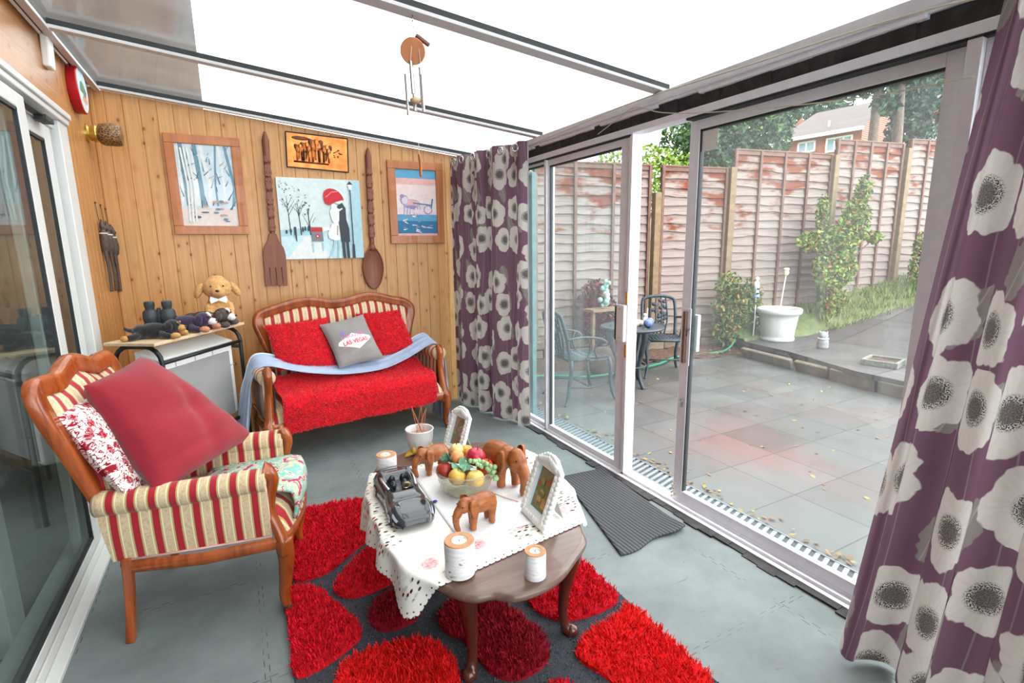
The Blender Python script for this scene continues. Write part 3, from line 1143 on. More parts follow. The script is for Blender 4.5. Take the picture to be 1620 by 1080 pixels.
# threshold
mb = MB()
mb.span((2.018, YF, 0.0), (2.045, YB, 0.012), 0)
mb.span((2.045, YF, 0.0), (2.058, YB, 0.026), 0)
mb.span((2.058, YF, -0.1), (2.125, YB, 0.010), 0)
mb.span((2.095, YF, 0.0), (2.125, YB, 0.022), 0)
struct(mb.build('trim_threshold', M['alu'], bevel=0.002))
mb = MB()
for i in range(60):
    d = 0.012 * sin(i * 1.3) + 0.008 * sin(i * 3.1 + 1)
    mb.span((1.972 + d, ys[i], 0.0), (2.018, ys[i + 1], 0.007 + 0.003 * sin(i)))
struct(mb.build('trim_black_floor_edge', M['tar']))


def sash(name, y0, y1, x, z0, z1, sl, sr, top, bot, glass, depth=0.034, kind=True):
    """aluminium sash in the glazed wall: y0 near stile edge, y1 far stile edge"""
    root = bpy.data.objects.new(name, None)
    COL.objects.link(root)
    struct(root)
    f = MB()
    f.span((x, y0, z0), (x + depth, y0 + sr, z1), 0)
    f.span((x, y1 - sl, z0), (x + depth, y1, z1), 0)
    f.span((x, y0 + sr, z1 - top), (x + depth, y1 - sl, z1), 0)
    f.span((x, y0 + sr, z0), (x + depth, y1 - sl, z0 + bot), 0)
    f.build('sash_frame', M['alu'], root, bevel=0.003)
    g = MB()
    edges = [((y0 + sr, z1 - top - 0.010), (y1 - sl, z1 - top)), ((y1 - sl - 0.006, z0 + bot), (y1 - sl, z1 - top))]
    for a, b in edges:
        g.span((x + 0.004, a[0], a[1]), (x + depth - 0.004, b[0], b[1]))
    g.build('gasket', M['seal'], root)
    p = MB()
    xx = x + depth * 0.5
    p.add([(xx, y0 + sr, z0 + bot), (xx, y1 - sl, z0 + bot), (xx, y1 - sl, z1 - top), (xx, y0 + sr, z1 - top)], [(0, 1, 2, 3)])
    p.build('pane', glass, root)
    return root


w1 = sash('window_1', 3.275, 4.43, 2.065, 0.012, 2.056, 0.03, 0.028, 0.03, 0.04, M['glass_hazy'])
d2 = sash('door_2', 2.375, 3.275, 2.060, 0.012, 2.056, 0.03, 0.085, 0.05, 0.05, M['glass_hazy'])
d3 = sash('door_3', 0.855, 1.975, 2.095, 0.022, 2.050, 0.062, 0.055, 0.05, 0.055, M['glass'])
w2 = sash('window_2', -0.7, 0.80, 2.070, 0.012, 2.056, 0.03, 0.03, 0.03, 0.04, M['glass'])
# fixed mullions
for (a, b) in ((2.348, 2.372), (0.80, 0.84), (3.262, 3.29)):
    mb = MB()
    mb.span((2.045, a, 0.01), (2.12, b, 2.056))
    struct(mb.build('trim_mullion', M['alu'], bevel=0.002))
# inner second frame glimpsed through the far pane
mb = MB()
mb.span((2.16, 3.66, -0.06), (2.20, 3.72, 2.0))
mb.span((2.16, 3.66, 1.96), (2.20, 4.9, 2.02))
mb.span((2.16, 3.66, -0.06), (2.20, 4.9, 0.0))
mb.span((2.16, 4.84, -0.06), (2.20, 4.9, 2.0))
q = struct(mb.build('trim_outer_screen_frame', plain('teal_grey_frame', rgb(92, 122, 124), 0.4, 0, 20, 0.05), bevel=0.003))
mb = MB()
mb.add([(2.18, 3.72, 0), (2.18, 4.84, 0), (2.18, 4.84, 1.96), (2.18, 3.72, 1.96)], [(0, 1, 2, 3)])
mb.build('pane', M['glass_hazy'], q)

# handles
mb = MB()
mb.span((2.020, 2.355, 0.865), (2.060, 2.425, 1.09), 0)
mb.span((2.020, 2.425, 0.872), (2.058, 2.44, 1.08), 1)
h = mb.build('handle', [M['white'], M['seal']], d2, bevel=0.006)
h['label'] = 'white block handle'
mb = MB()
for zz in (0.89, 1.065):
    mb.lathe([(0.004, 0), (0.004, 0.004)], (0, 0, 0), 8, 0, Matrix.Translation((2.019, 2.39, zz)) @ Matrix.Rotation(-pi / 2, 4, 'Y'))
mb.build('screw', M['alu_in'], h)
for zz in (0.80, 1.12):
    mb = MB()
    mb.span((2.040, 2.349, zz - 0.03), (2.046, 2.366, zz + 0.05))
    mb.build('strike_plate', M['brass'], d2, bevel=0.002)
mb = MB()
mb.span((2.090, 1.905, 0.80), (2.096, 1.965, 1.11), 0)
hp = mb.build('handle_plate', M['alu'], d3, bevel=0.003)
mb = MB()
mb.span((2.072, 1.925, 0.815), (2.092, 1.945, 1.095), 0)
hh = mb.build('handle', M['brown_grip'], d3, bevel=0.004)
hh['label'] = 'brown grip handle'
mb = MB()
mb.tube([(2.09, 1.91, 1.0), (2.07, 1.905, 1.0), (2.06, 1.90, 0.985), (2.058, 1.90, 0.968)], 0.004, 6)
mb.build('latch_hook', M['seal'], d3, smooth=True)
mb = MB()
mb.lathe([(0.012, 0), (0.012, 0.008), (0.006, 0.010)], (0, 0, 0), 12, 0, Matrix.Translation((2.096, 1.938, 0.60)) @ Matrix.Rotation(-pi / 2, 4, 'Y'))
mb.span((2.089, 1.931, 0.565), (2.096, 1.945, 0.595))
mb.build('lock', M['chrome'], d3)
mb = MB()
mb.span((2.129, 1.893, 0.875), (2.155, 1.932, 1.075), 0)
mb.build('outer_handle', plain('pale_handle', rgb(190, 206, 208), 0.4), d3, bevel=0.005)
mb = MB()
mb.add([(2.108, 1.815, 1.895), (2.108, 1.912, 1.895), (2.108, 1.912, 1.998), (2.108, 1.815, 1.998)], [(3, 2, 1, 0)])
mb.build('sticker', M['white'], d3)
mb = MB()
for k in range(9):
    mb.ell((2.083 + 0.006 * sin(k * 2), 1.965 + 0.006 * cos(k * 3), 0.03 + k * 0.011), 0.007, 6)
mb.build('fringe', M['cord'], d3)

# ------------------------------------------------------------------ uPVC patio door on the house side (door_1)
dr = bpy.data.objects.new('door_1', None)
COL.objects.link(dr)
struct(dr)
mb = MB()
mb.span((-0.80, YF, 2.105), (-0.700, 3.69, 2.135))
mb.span((-0.80, YF, 2.135), (-0.690, 3.70, 2.165))
mb.span((-0.80, YF, 2.06), (-0.735, 3.69, 2.105))
mb.span((-0.80, 3.53, 0.05), (-0.712, 3.69, 2.105))
mb.build('outer_frame', M['upvc'], dr, bevel=0.005)
mb = MB()
mb.span((-0.84, YF, 0.0), (-0.700, 3.69, 0.062))
mb.span((-0.700, YF, 0.0), (-0.655, 3.69, 0.022))
mb.build('sill', M['upvc'], dr, bevel=0.004)
mb = MB()
mb.span((-0.722, YF, 0.062), (-0.716, 3.5, 0.072))
mb.span((-0.742, YF, 0.062), (-0.736, 3.5, 0.072))
mb.build('track', M['alu_in'], dr)


def lsash(name, y0, y1, x, z0, z1, stile, rail, brail, depth=0.04, glz=None):
    f = MB()
    f.span((x - depth, y0, z0), (x, y0 + stile, z1))
    f.span((x - depth, y1 - stile, z0), (x, y1, z1))
    f.span((x - depth, y0 + stile, z1 - rail), (x, y1 - stile, z1))
    f.span((x - depth, y0 + stile, z0), (x, y1 - stile, z0 + brail))
    fo = f.build('sash', M['upvc'], dr, bevel=0.006)
    g = MB()
    q = 0.012
    a0, a1, b0, b1 = y0 + stile, y1 - stile, z0 + brail, z1 - rail
    for (p0, p1) in (((a0, b0), (a1, b0 + q)), ((a0, b1 - q), (a1, b1)), ((a0, b0), (a0 + q, b1)), ((a1 - q, b0), (a1, b1))):
        g.span((x - depth + 0.004, p0[0], p0[1]), (x - 0.003, p1[0], p1[1]))
    g.build('gasket', M['seal'], fo)
    for xx in (x - 0.010, x - 0.028):
        p = MB()
        p.add([(xx, a0, b0), (xx, a1, b0), (xx, a1, b1), (xx, a0, b1)], [(0, 1, 2, 3)])
        p.build('pane', M['glass_left'], fo)
    return fo


lsash('a', -0.6, 2.98, -0.702, 0.072, 2.085, 0.10, 0.065, 0.045)
lsash('b', 2.86, 3.50, -0.745, 0.072, 2.06, 0.11, 0.075, 0.075)
mb = MB()
mb.span((-0.735, 2.98, 2.062), (-0.700, 3.25, 2.072), 0)
mb.span((-0.735, 3.22, 2.045), (-0.690, 3.34, 2.070), 0)
mb.build('door_stop', M['seal'], dr, bevel=0.003)

# dim room seen through the patio door
mb = MB()
mb.span((-4.2, -2.5, -0.05), (-0.86, 5.2, 0.0))
struct(mb.build('floor_inner_room', plain('inner_carpet', rgb(110, 108, 104), 0.9, 0, 20, 0.15)))
inner = plain('inner_room_paint', rgb(150, 140, 126), 0.8, 0, 6, 0.05)
mb = MB()
mb.span((-4.3, -2.6, 0), (-4.2, 5.3, 2.5))
mb.span((-4.2, 5.2, 0), (-0.86, 5.3, 2.5))
mb.span((-4.2, -2.6, 0), (-0.86, -2.5, 2.5))
mb.span((-4.2, -2.5, 2.4), (-1.02, 5.2, 2.5))
struct(mb.build('wall_inner_room', inner))
mb = MB()
mb.span((-0.92, 2.30, 0.0), (-0.84, 2.44, 2.1))
struct(mb.build('trim_inner_post', M['upvc'], bevel=0.004))

# cords along the eaves
mb = MB()
pts = [(2.0, 3.43, 2.168), (2.005, 2.9, 2.186), (2.0, 2.3, 2.205), (2.0, 1.6, 2.185), (2.0, 1.0, 2.165), (1.99, 0.74, 2.13)]
mb.tube(smooth_path(pts, 6), 0.0035, 5)
tag(mb.build('curtain_wire', M['cord'], smooth=True), 'pale curtain wire stretched along the eaves beam above the glass doors', 'wire')
mb = MB()
pts = [(2.01, 2.62, 2.10), (2.005, 2.42, 2.15), (2.0, 2.28, 2.175), (2.005, 2.1, 2.11), (2.02, 1.85, 2.055), (2.03, 1.4, 1.985), (2.03, 1.05, 1.945), (2.02, 0.80, 1.93)]
mb.tube(smooth_path(pts, 6), 0.0025, 5)
tag(mb.build('string', M['cord'], smooth=True), 'thin slack string drooping across the top of the big sliding pane', 'string')

# ================================================================== GARDEN
GZ = -0.08
mb = MB()
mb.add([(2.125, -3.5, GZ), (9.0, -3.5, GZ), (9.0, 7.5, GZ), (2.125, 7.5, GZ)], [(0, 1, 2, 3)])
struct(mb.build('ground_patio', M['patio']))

# drain channel with slots
mb = MB()
mb.span((2.265, -1.2, GZ), (2.415, 6.2, GZ + 0.004), 0)
for i in range(150):
    y = -1.1 + i * 0.046
    mb.box((2.34, y, GZ + 0.008), (0.15, 0.022, 0.008), 1, Rz(16))
mb.span((2.26, -1.2, GZ), (2.267, 6.2, GZ + 0.014), 1)
mb.span((2.413, -1.2, GZ), (2.42, 6.2, GZ + 0.014), 1)
dg_ = mb.build('drain_channel', [plain('drain_shadow_grey', rgb(74, 78, 80), 0.8), M['grate']])
tag(dg_, 'slotted metal drain channel sunk along the outside of the glass doors', 'drain')

# raised terrace
FO, FA = Vector((5.25, 5.37, 0)), radians(-10)
FU = Vector((cos(FA), sin(FA), 0))
FN = Vector((-sin(FA), cos(FA), 0))


def fpos(s, d=0.0, z=0.0):
    p = FO + FU * s + FN * d
    return (p.x, p.y, z)


def gh(x, y):
    """height of the ground right of the patio: flat slabs, then a bank rising to the fence's far end"""
    return 0.10 + 0.17 * max(0.0, x - 7.2) ** 1.1 * (1.0 if x < 14 else 1.0)


front = [(6.13, 4.75), (6.12, 4.6), (6.00, 3.87), (5.80, 3.3), (5.66, 2.9), (5.62, 2.2), (5.5, 1.0), (5.3, -1.0)]
mb = MB()
fp = [(x, y) for x, y in front]
vs, fs = [], []
NX = 14
for (x, y) in fp:
    for i in range(NX + 1):
        xx = x + (11.0 - x) * i / NX
        vs.append((xx, y + 0.02 * i / NX, gh(xx, y)))
for j in range(len(fp) - 1):
    for i in range(NX):
        a = j * (NX + 1) + i
        fs.append((a, a + NX + 1, a + NX + 2, a + 1))
mb.add(vs, fs)
# front lip
for j in range(len(fp) - 1):
    (xa, ya), (xb, yb) = fp[j], fp[j + 1]
    mb.add([(xa, ya, 0.10), (xb, yb, 0.10), (xb, yb, 0.045), (xa, ya, 0.045)], [(0, 3, 2, 1)])
    mb.add([(xa, ya, 0.045), (xb, yb, 0.045), (xb + 0.06, yb, 0.045), (xa + 0.06, ya, 0.045)], [(0, 3, 2, 1)])
    mb.add([(xa + 0.06, ya, 0.045), (xb + 0.06, yb, 0.045), (xb + 0.06, yb, GZ), (xa + 0.06, ya, GZ)], [(0, 3, 2, 1)])
struct(mb.build('ground_terrace', M['terrace']))

# rough-cut edging stones leaning under the terrace lip
for i, (a, b) in enumerate((((5.99, 4.52), (5.85, 3.72)), ((5.86, 3.68), (5.80, 3.26)), ((5.77, 3.22), (5.70, 2.72)), ((5.68, 2.68), (5.62, 2.1)))):
    A_, B_ = Vector((*a, 0)), Vector((*b, 0))
    d = (B_ - A_)
    L = d.length
    mb = MB()
    ang = math.degrees(atan2(d.y, d.x))
    mb.box((0, 0, 0), (L, 0.055, 0.15), 0)
    ob = mb.build('edging_stone', M['stone'], bevel=0.012)
    ob.matrix_world = Matrix.Translation(((A_ + B_) / 2) + Vector((-0.0, 0, GZ + 0.06))) @ Matrix.Rotation(radians(ang), 4, 'Z') @ Matrix.Rotation(radians(24 if i < 2 else 8), 4, 'X')
    tag(ob, ('long sandstone edging slab leaning under the white planter', 'short sandstone edging slab below the small grey statue',
             'grey edging slab under the terrace lip before the square tray', 'grey edging slab partly hidden by the near curtain')[i], 'stone', 'edging stones along the terrace')

# soil bed at the foot of the fence
mb = MB()
vs, fs = [], []
NS = 40
for i in range(NS + 1):
    s = -3.2 + 4.4 * i / NS
    for k, d in enumerate((-0.62, -0.42, -0.2, 0.08)):
        p = fpos(s, d + 0.05 * sin(i * 1.1 + k))
        vs.append((p[0], p[1], GZ + (0.005, 0.06, 0.10, 0.12)[k] + 0.02 * sin(i * 2.3 + k)))
for i in range(NS):
    for k in range(3):
        a = i * 4 + k
        fs.append((a, a + 4, a + 5, a + 1))
mb.add(vs, fs)
struct(mb.build('ground_bed', M['soil'], smooth=True))

# bank with grass behind / right of the terrace
mb = MB()
vs, fs = [], []
for j in range(13):
    for i in range(25):
        s = 1.0 + 8.0 * i / 24
        d = -0.62 + 0.72 * j / 12
        p = fpos(s, d)
        t_ = j / 12
        hz = gh(p[0], p[1])
        top = 0.34 + 0.165 * max(0, s - 1.5)
        vs.append((p[0], p[1], hz - 0.02 + (top - hz + 0.02) * t_ ** 0.8 + 0.02 * sin(i * 3.1 + j * 2.2)))
for j in range(12):
    for i in range(24):
        a = j * 25 + i
        fs.append((a, a + 1, a + 26, a + 25))
mb.add(vs, fs)
bank_v = vs
struct(mb.build('ground_bank', M['lawn'], smooth=True))
mb = MB()
r = random.Random(5)
for k in range(5200):
    i, j = r.uniform(5, 23.9), r.uniform(0, 12)
    if j > 9.5:
        continue
    p = Vector(bank_v[min(12, int(j)) * 25 + int(i)])
    p = p + Vector((r.uniform(-0.17, 0.17), r.uniform(-0.08, 0.08), 0))
    hgt = r.uniform(0.05, 0.16)
    a = r.uniform(0, 6.28)
    d = Vector((cos(a), sin(a), 0)) * 0.008
    tip = p + Vector((r.gauss(0, 0.04), r.gauss(0, 0.04), hgt))
    mb.add([p - d, p + d, tip], [(0, 1, 2)], r.choice((0, 0, 1, 2)))
gr = mb.build('grass', [M['gr1'], M['lf1'], M['gr2']])
tag(gr, 'rough green and yellow grass growing on the bank below the fence', 'grass', kind='stuff')


# ------------------------------------------------------------------ fence panels and posts
def panel(s0, s1, z0, z1, label, nb, seed):
    wd, hg = s1 - s0, z1 - z0
    root = thing('garden_fence', label, 'fence', fpos(s0, 0, z0), -10, 'waney-edge fence panels')
    r = random.Random(seed)
    mb = MB()
    n = int(hg / 0.118)
    hb = (hg - 0.05) / n
    NU = max(8, int(wd * 9))
    for k in range(n):
        zt = hg - 0.04 - k * hb
        ph = [r.uniform(0, 6.28) for _ in range(3)]
        am = r.uniform(0.4, 1.2)
        vs = []
        for i in range(NU + 1):
            x = wd * i / NU
            wv = am * (0.010 * sin(x * 4.1 + ph[0]) + 0.008 * sin(x * 9.7 + ph[1]) + 0.004 * sin(x * 21 + ph[2]))
            vs += [(x, 0.006, zt + 0.012), (x, -0.030, zt - hb + wv - 0.014), (x, -0.016, zt - hb + wv - 0.017), (x, 0.014, zt + 0.012)]
        fs = []
        for i in range(NU):
            a = 4 * i
            fs += [(a, a + 1, a + 5, a + 4), (a + 1, a + 2, a + 6, a + 5), (a + 2, a + 3, a + 7, a + 6), (a + 3, a, a + 4, a + 7)]
        mb.add(vs, fs)
    mb.build('board_panel', M['fence'], root)
    for i in range(nb):
        x = 0.022 + (wd - 0.044) * i / (nb - 1)
        b = MB()
        b.span((x - 0.02, -0.052, 0), (x + 0.02, -0.026, hg - 0.02))
        b.build('batten', M['batten'], root, bevel=0.003)
    c = MB()
    c.span((0, -0.048, hg - 0.02), (wd, 0.03, hg))
    c.span((0, -0.035, hg - 0.075), (wd, -0.02, hg - 0.02))
    c.build('top_rail', M['batten'], root, bevel=0.003)
    return root


panel(-3.55, -1.95, 0.10, 2.45, 'dull fence panel behind the far floral curtain edge', 5, 1)
panel(-1.90, -0.22, 0.16, 2.48, 'fence panel seen through the far fixed glass pane', 4, 2)
panel(-0.06, 1.02, 0.20, 2.48, 'fence panel behind the open gap and the sliding door stile', 3, 3)
panel(1.12, 2.93, 0.38, 2.74, 'fence panel one step higher, left of the climbing rose', 5, 4)
panel(2.99, 4.40, 0.64, 2.96, 'fence panel behind the climbing rose', 5, 5)
panel(4.54, 6.10, 0.88, 3.04, 'highest pale fence panel next to the near floral curtain', 5, 6)
for (s, zt, zb, lb) in ((-1.92, 2.3, 0.0, 'squared fence post behind the far glass pane'), (-0.14, 2.12, -0.05, 'light squared fence post seen in the open door gap'),
                        (1.07, 2.48, 0.0, 'squared fence post where the fence steps up left of the planter'), (2.96, 2.72, 0.3, 'squared fence post rising behind the rose'),
                        (4.47, 2.88, 0.5, 'tall squared fence post right of the rose')):
    mb = MB()
    mb.span((-0.048, -0.10, 0), (0.048, -0.005, zt - zb))
    ob = mb.build('fence_post', M['post'], bevel=0.006)
    ob.location = fpos(s, 0, zb)
    ob.rotation_euler = (0, 0, FA)
    tag(ob, lb, 'post', 'fence posts')

# retaining stones below the fence
r = random.Random(11)
si = 0
STL = ['stone at the fence foot left of the open gap', 'stone below the fence in the open gap', 'stone under the fence behind the garden table', 'stone under the fence behind the far garden chair']
for row, (z0, hh_) in enumerate(((0.0, 0.12), (0.12, 0.12))):
    s = -2.6 + 0.2 * row
    while s < 1.0:
        L = r.uniform(0.28, 0.5)
        mb = MB()
        mb.box((0, 0, hh_ / 2), (L - 0.015, 0.12, hh_ - 0.01), 0)
        ob = mb.build('walling_stone', M['stone'], bevel=0.015)
        ob.location = fpos(s + L / 2, -0.17 + 0.015 * sin(s * 5), z0)
        ob.rotation_euler = (0, r.uniform(-0.03, 0.03), FA + r.uniform(-0.05, 0.05))
        tag(ob, 'rough sandstone block in the low wall at the fence foot', 'stone', 'walling stones at the fence foot')
        s += L

# leaning boulder by the left chair
mb = MB()
mb.ell((0, 0, 0.17), (0.20, 0.09, 0.19), 12)
ob = mb.build('boulder', M['boulder'], smooth=True, sub=1)
ob.location = (3.72, 4.72, GZ - 0.01)
ob.rotation_euler = (0, 0.1, radians(-15))
tag(ob, 'rounded grey boulder leaning at the bed edge behind the left garden chair', 'boulder')


# ------------------------------------------------------------------ foliage
def leaves(mb, c, rad, n, size, mats, r, flat=0.0):
    for k in range(n):
        while True:
            q = Vector((r.uniform(-1, 1), r.uniform(-1, 1), r.uniform(-1, 1)))
            if 0.25 < q.length <= 1:
                break
        p = Vector((c[0] + q.x * rad[0], c[1] + q.y * rad[1], c[2] + q.z * rad[2]))
        a = Vector((r.gauss(0, 1), r.gauss(0, 1), r.gauss(0, 1))).normalized()
        b = a.cross(Vector((r.gauss(0, 1), r.gauss(0, 1), r.gauss(0, 1)))).normalized()
        s_ = size * r.uniform(0.6, 1.3)
        mb.add([p - a * s_, p + b * s_ * 0.5, p + a * s_, p - b * s_ * 0.5], [(0, 1, 2, 3)], r.choice(mats))


def plant(name, label, cat, base, balls, n, size, mats, seed, stems=None, group=None, stem_r=0.02):
    root = thing(name, label, cat, base, 0, group)
    r = random.Random(seed)
    names = sorted(set(mats))
    if cat == 'tree':
        n, size = int(n * 2.2), size * 0.62
    mb = MB()
    tot = sum(q[1][0] * q[1][2] for q in balls)
    for (c, rad) in balls:
        leaves(mb, c, rad, int(n * rad[0] * rad[2] / tot), size, [names.index(x) for x in mats], r)
    mb.build('foliage', [M[x] for x in names], root)
    if stems:
        sb = MB()
        for st in stems:
            k = len(st)
            sb.tube(smooth_path(st, 4), [stem_r * (1 - 0.6 * i / (4 * (k - 1))) for i in range(4 * (k - 1) + 1)], 6)
        sb.build('stem' if stem_r < 0.06 else 'trunk', M['bark'], root, smooth=True)
    return root


# climbing rose
plant('climbing_rose', 'climbing rose with yellow-green leaves and red hips against the fence', 'shrub', (7.85, 4.45, 0.3),
      [((0.1, 0.05, 0.25), (0.28, 0.12, 0.25)), ((-0.05, 0, 0.75), (0.5, 0.18, 0.35)), ((0.05, 0.0, 1.15), (0.38, 0.16, 0.32)), ((0.32, -0.02, 1.45), (0.32, 0.15, 0.35)),
       ((0.42, -0.03, 1.85), (0.14, 0.1, 0.25)), ((-0.45, 0.1, 1.15), (0.35, 0.14, 0.16)), ((-0.30, 0.1, 1.55), (0.12, 0.08, 0.28)), ((0.72, -0.08, 1.2), (0.22, 0.1, 0.1))],
      5200, 0.036, ['lf1', 'lf2', 'lf2', 'lf2', 'br1', 'lf4', 'lf4', 'lf5'] + ['lf1', 'lf2', 'br1', 'lf2', 'lf4', 'lf1'] + ['red'], 21,
      [[(0.0, 0.05, -0.05), (-0.02, 0.05, 0.4), (0.1, 0.03, 0.9), (0.35, 0, 1.6), (0.42, 0, 2.0)], [(0.0, 0.05, 0), (-0.15, 0.06, 0.6), (-0.3, 0.1, 1.2), (-0.3, 0.1, 1.75)], [(0.05, 0.05, 0.5), (0.4, 0, 0.9), (0.8, -0.08, 1.2)]], stem_r=0.016)
# shrub left of the planter
plant('shrub', 'loose feathery green shrub between the sliding door and the white planter', 'shrub', (6.08, 4.80, 0.02),
      [((-0.1, 0, 0.25), (0.25, 0.18, 0.25)), ((0.0, 0, 0.55), (0.38, 0.22, 0.3)), ((0.25, 0.0, 0.7), (0.3, 0.2, 0.25)), ((-0.12, 0, 0.85), (0.2, 0.15, 0.2)), ((0.42, 0.05, 0.45), (0.25, 0.15, 0.3))],
      2600, 0.032, ['lf1', 'lf1', 'lf3', 'gr1', 'lf5'], 22, [[(0, 0, 0), (-0.05, 0, 0.4), (-0.12, 0, 0.9)], [(0, 0, 0), (0.12, 0, 0.4), (0.3, 0, 0.8)]])
plant('shrub', 'small bush on the bank beside the near floral curtain', 'shrub', (9.6, 4.15, 0.75),
      [((0, 0, 0.3), (0.2, 0.15, 0.3)), ((0.0, 0, 0.6), (0.16, 0.12, 0.25))], 700, 0.035, ['lf1', 'lf2', 'lf5'], 23, [[(0, 0, -0.1), (0, 0, 0.7)]])
plant('shrub', 'dark maroon leafy shrub behind the left garden chair', 'shrub', (4.2, 5.36, 0.0),
      [((0, 0, 0.45), (0.32, 0.12, 0.4)), ((-0.1, 0, 0.8), (0.25, 0.1, 0.2))], 1500, 0.04, ['maroon', 'maroon2', 'maroon'], 24, [[(0, 0, 0), (0, 0, 0.8)]])

# trees beyond the fence (each its own crown and trunk)
TREES = [
    ((13.4, 14.6, 0.6), [((0, 0, 3.0), (2.6, 1.6, 1.3)), ((-2.2, 0.5, 2.5), (1.6, 1.2, 1.0))], ['br1', 'br2', 'lf2', 'br1'], 'bright yellow-green bushy tree beyond the fence in the open gap', 2600, 0.15, 31),
    ((10.6, 17.5, 0.6), [((0, 0, 2.8), (2.2, 1.6, 1.4))], ['br2', 'lf1', 'br1'], 'light green tree beyond the fence above the far glass pane', 1700, 0.15, 32),
    ((14.5, 13.0, 0.8), [((0, 0, 3.9), (1.7, 1.3, 1.4)), ((0.8, -0.4, 3.0), (1.3, 1.0, 1.2))], ['lf3', 'dk2', 'lf1'], 'mid green round tree behind the fence left of the neighbouring house', 3000, 0.16, 33),
    ((16.2, 12.5, 1.2), [((0, 0, 3.9), (1.5, 1.2, 1.3)), ((-0.9, 0.4, 3.2), (1.3, 1.0, 1.1))], ['dk2', 'lf3', 'dk1', 'lf1'], 'blue-green tree standing just left of the neighbouring house gable', 3400, 0.16, 34),
    ((13.6, 7.2, 1.0), [((-1.7, 0.9, 4.15), (1.2, 1.0, 0.55)), ((-0.4, 0.2, 4.35), (1.4, 1.0, 0.6)), ((0.7, -0.5, 4.6), (1.3, 0.9, 0.7)), ((0.5, -0.3, 4.9), (1.2, 1.0, 0.5)), ((0.2, -0.1, 3.6), (0.35, 0.3, 0.3))], ['dk1', 'dk2', 'dk3', 'lf3'], 'dark conifer spreading its branches in front of the neighbouring house', 4200, 0.13, 35),
    ((15.4, 7.3, 1.2), [((0, 0, 2.6), (0.62, 0.5, 1.6)), ((0.05, 0, 4.2), (0.6, 0.5, 1.3))], ['dk3', 'dk1', 'dk3'], 'dark columnar cypress standing by the near curtain, beyond the fence', 2600, 0.12, 36),
    ((16.5, 6.2, 1.2), [((0, 0, 3.4), (1.3, 1.2, 1.5)), ((0, 0, 4.7), (1.5, 1.2, 0.9))], ['dk1', 'dk2', 'dk3'], 'dark evergreen tree beyond the fence, mostly behind the near curtain', 2400, 0.15, 37),
]
TREES += [
    ((46.5, 30.5, 4.5), [((0, 0, 8.2), (4.6, 3.5, 3.0)), ((2.4, -1.5, 6.4), (3.2, 2.6, 2.4))], ['dk2', 'lf3', 'dk1'], 'tall dark tree rising behind the ridge of the neighbouring house', 2600, 0.42, 38),
    ((50.0, 21.0, 5.0), [((0, 0, 8.4), (4.4, 3.4, 3.0))], ['dk1', 'dk2', 'dk3'], 'tall dark tree behind the second neighbouring house', 1800, 0.42, 39),
]
TF = {38: 1.0, 39: 1.0, 31: 0.95, 32: 1.3, 33: 1.45, 34: 1.0, 35: 0.85, 36: 1.08, 37: 1.5}
for (b, balls, mats, lb, n, sz, sd) in TREES:
    k_ = TF[sd]
    b = (b[0] * k_, b[1] * k_, 1.45 + (b[2] - 1.45) * k_)
    balls = [(tuple(q * k_ for q in c), tuple(q * k_ for q in rd)) for c, rd in balls]
    sz = sz * k_
    top = max(c[2] for c, _ in balls)
    st = [[(0, 0, -0.6), (0.03, 0, 1.5), (0.0, 0, top)]]
    if sd == 35:
        st += [[(0.35, -0.2, -0.6), (0.45, -0.25, 1.8), (0.3, -0.2, 4.4)]]
    plant('tree', lb, 'tree', b, balls, n, sz, mats, sd, st, 'trees beyond the fence', 0.14)

# ground beyond the fence
mb = MB()
mb.add([(3.0, 6.1, 0.3), (9.6, 4.9, 0.9), (45, 2, 5.2), (45, 42, 5.2), (3, 42, 1.5)], [(0, 1, 2, 3, 4)])
struct(mb.build('ground_beyond_fence', M['lawn']))

# leaves scattered on the ground and bed
mb = MB()
r = random.Random(77)
for k in range(420):
    if k < 170:
        p = Vector(fpos(r.uniform(0.2, 1.3), r.uniform(-0.75, -0.3), GZ + 0.04 + r.uniform(0, 0.05)))
    elif k < 300:
        p = Vector((2.43 + abs(r.gauss(0, 0.06)), r.uniform(0.4, 4.2), GZ + 0.006 + r.uniform(0, 0.012)))
    else:
        p = Vector((r.uniform(2.4, 5.5), r.uniform(1.0, 4.4), GZ + 0.004))
    a = r.uniform(0, 6.28)
    s_ = r.uniform(0.010, 0.026)
    u, v = Vector((cos(a), sin(a), r.gauss(0, 0.2))) * s_, Vector((-sin(a), cos(a), r.gauss(0, 0.2))) * s_ * 0.6
    mb.add([p - u, p + v, p + u, p - v], [(0, 1, 2, 3)], r.choice((0, 0, 1, 2)))
tag(mb.build('fallen_leaves', [M['dead1'], M['dead2'], M['dead3']]), 'fallen yellow-brown leaves littering the patio edges and bed', 'leaves', kind='stuff')

# hose
mb = MB()
hz = GZ + 0.03
pts = [(2.7, 5.0, hz), (3.1, 4.9, hz), (3.5, 4.62, hz), (4.1, 4.62, hz), (4.6, 4.68, hz), (5.1, 4.86, hz), (5.6, 4.80, hz), (5.86, 4.72, hz + 0.03), (6.02, 4.72, 0.06), (6.16, 4.78, 0.16), (6.5, 4.95, 0.2)]
mb.tube(smooth_path(pts, 8), 0.016, 8)
tag(mb.build('garden_hose', M['hose'], smooth=True), 'green garden hose lying along the foot of the fence', 'hose')


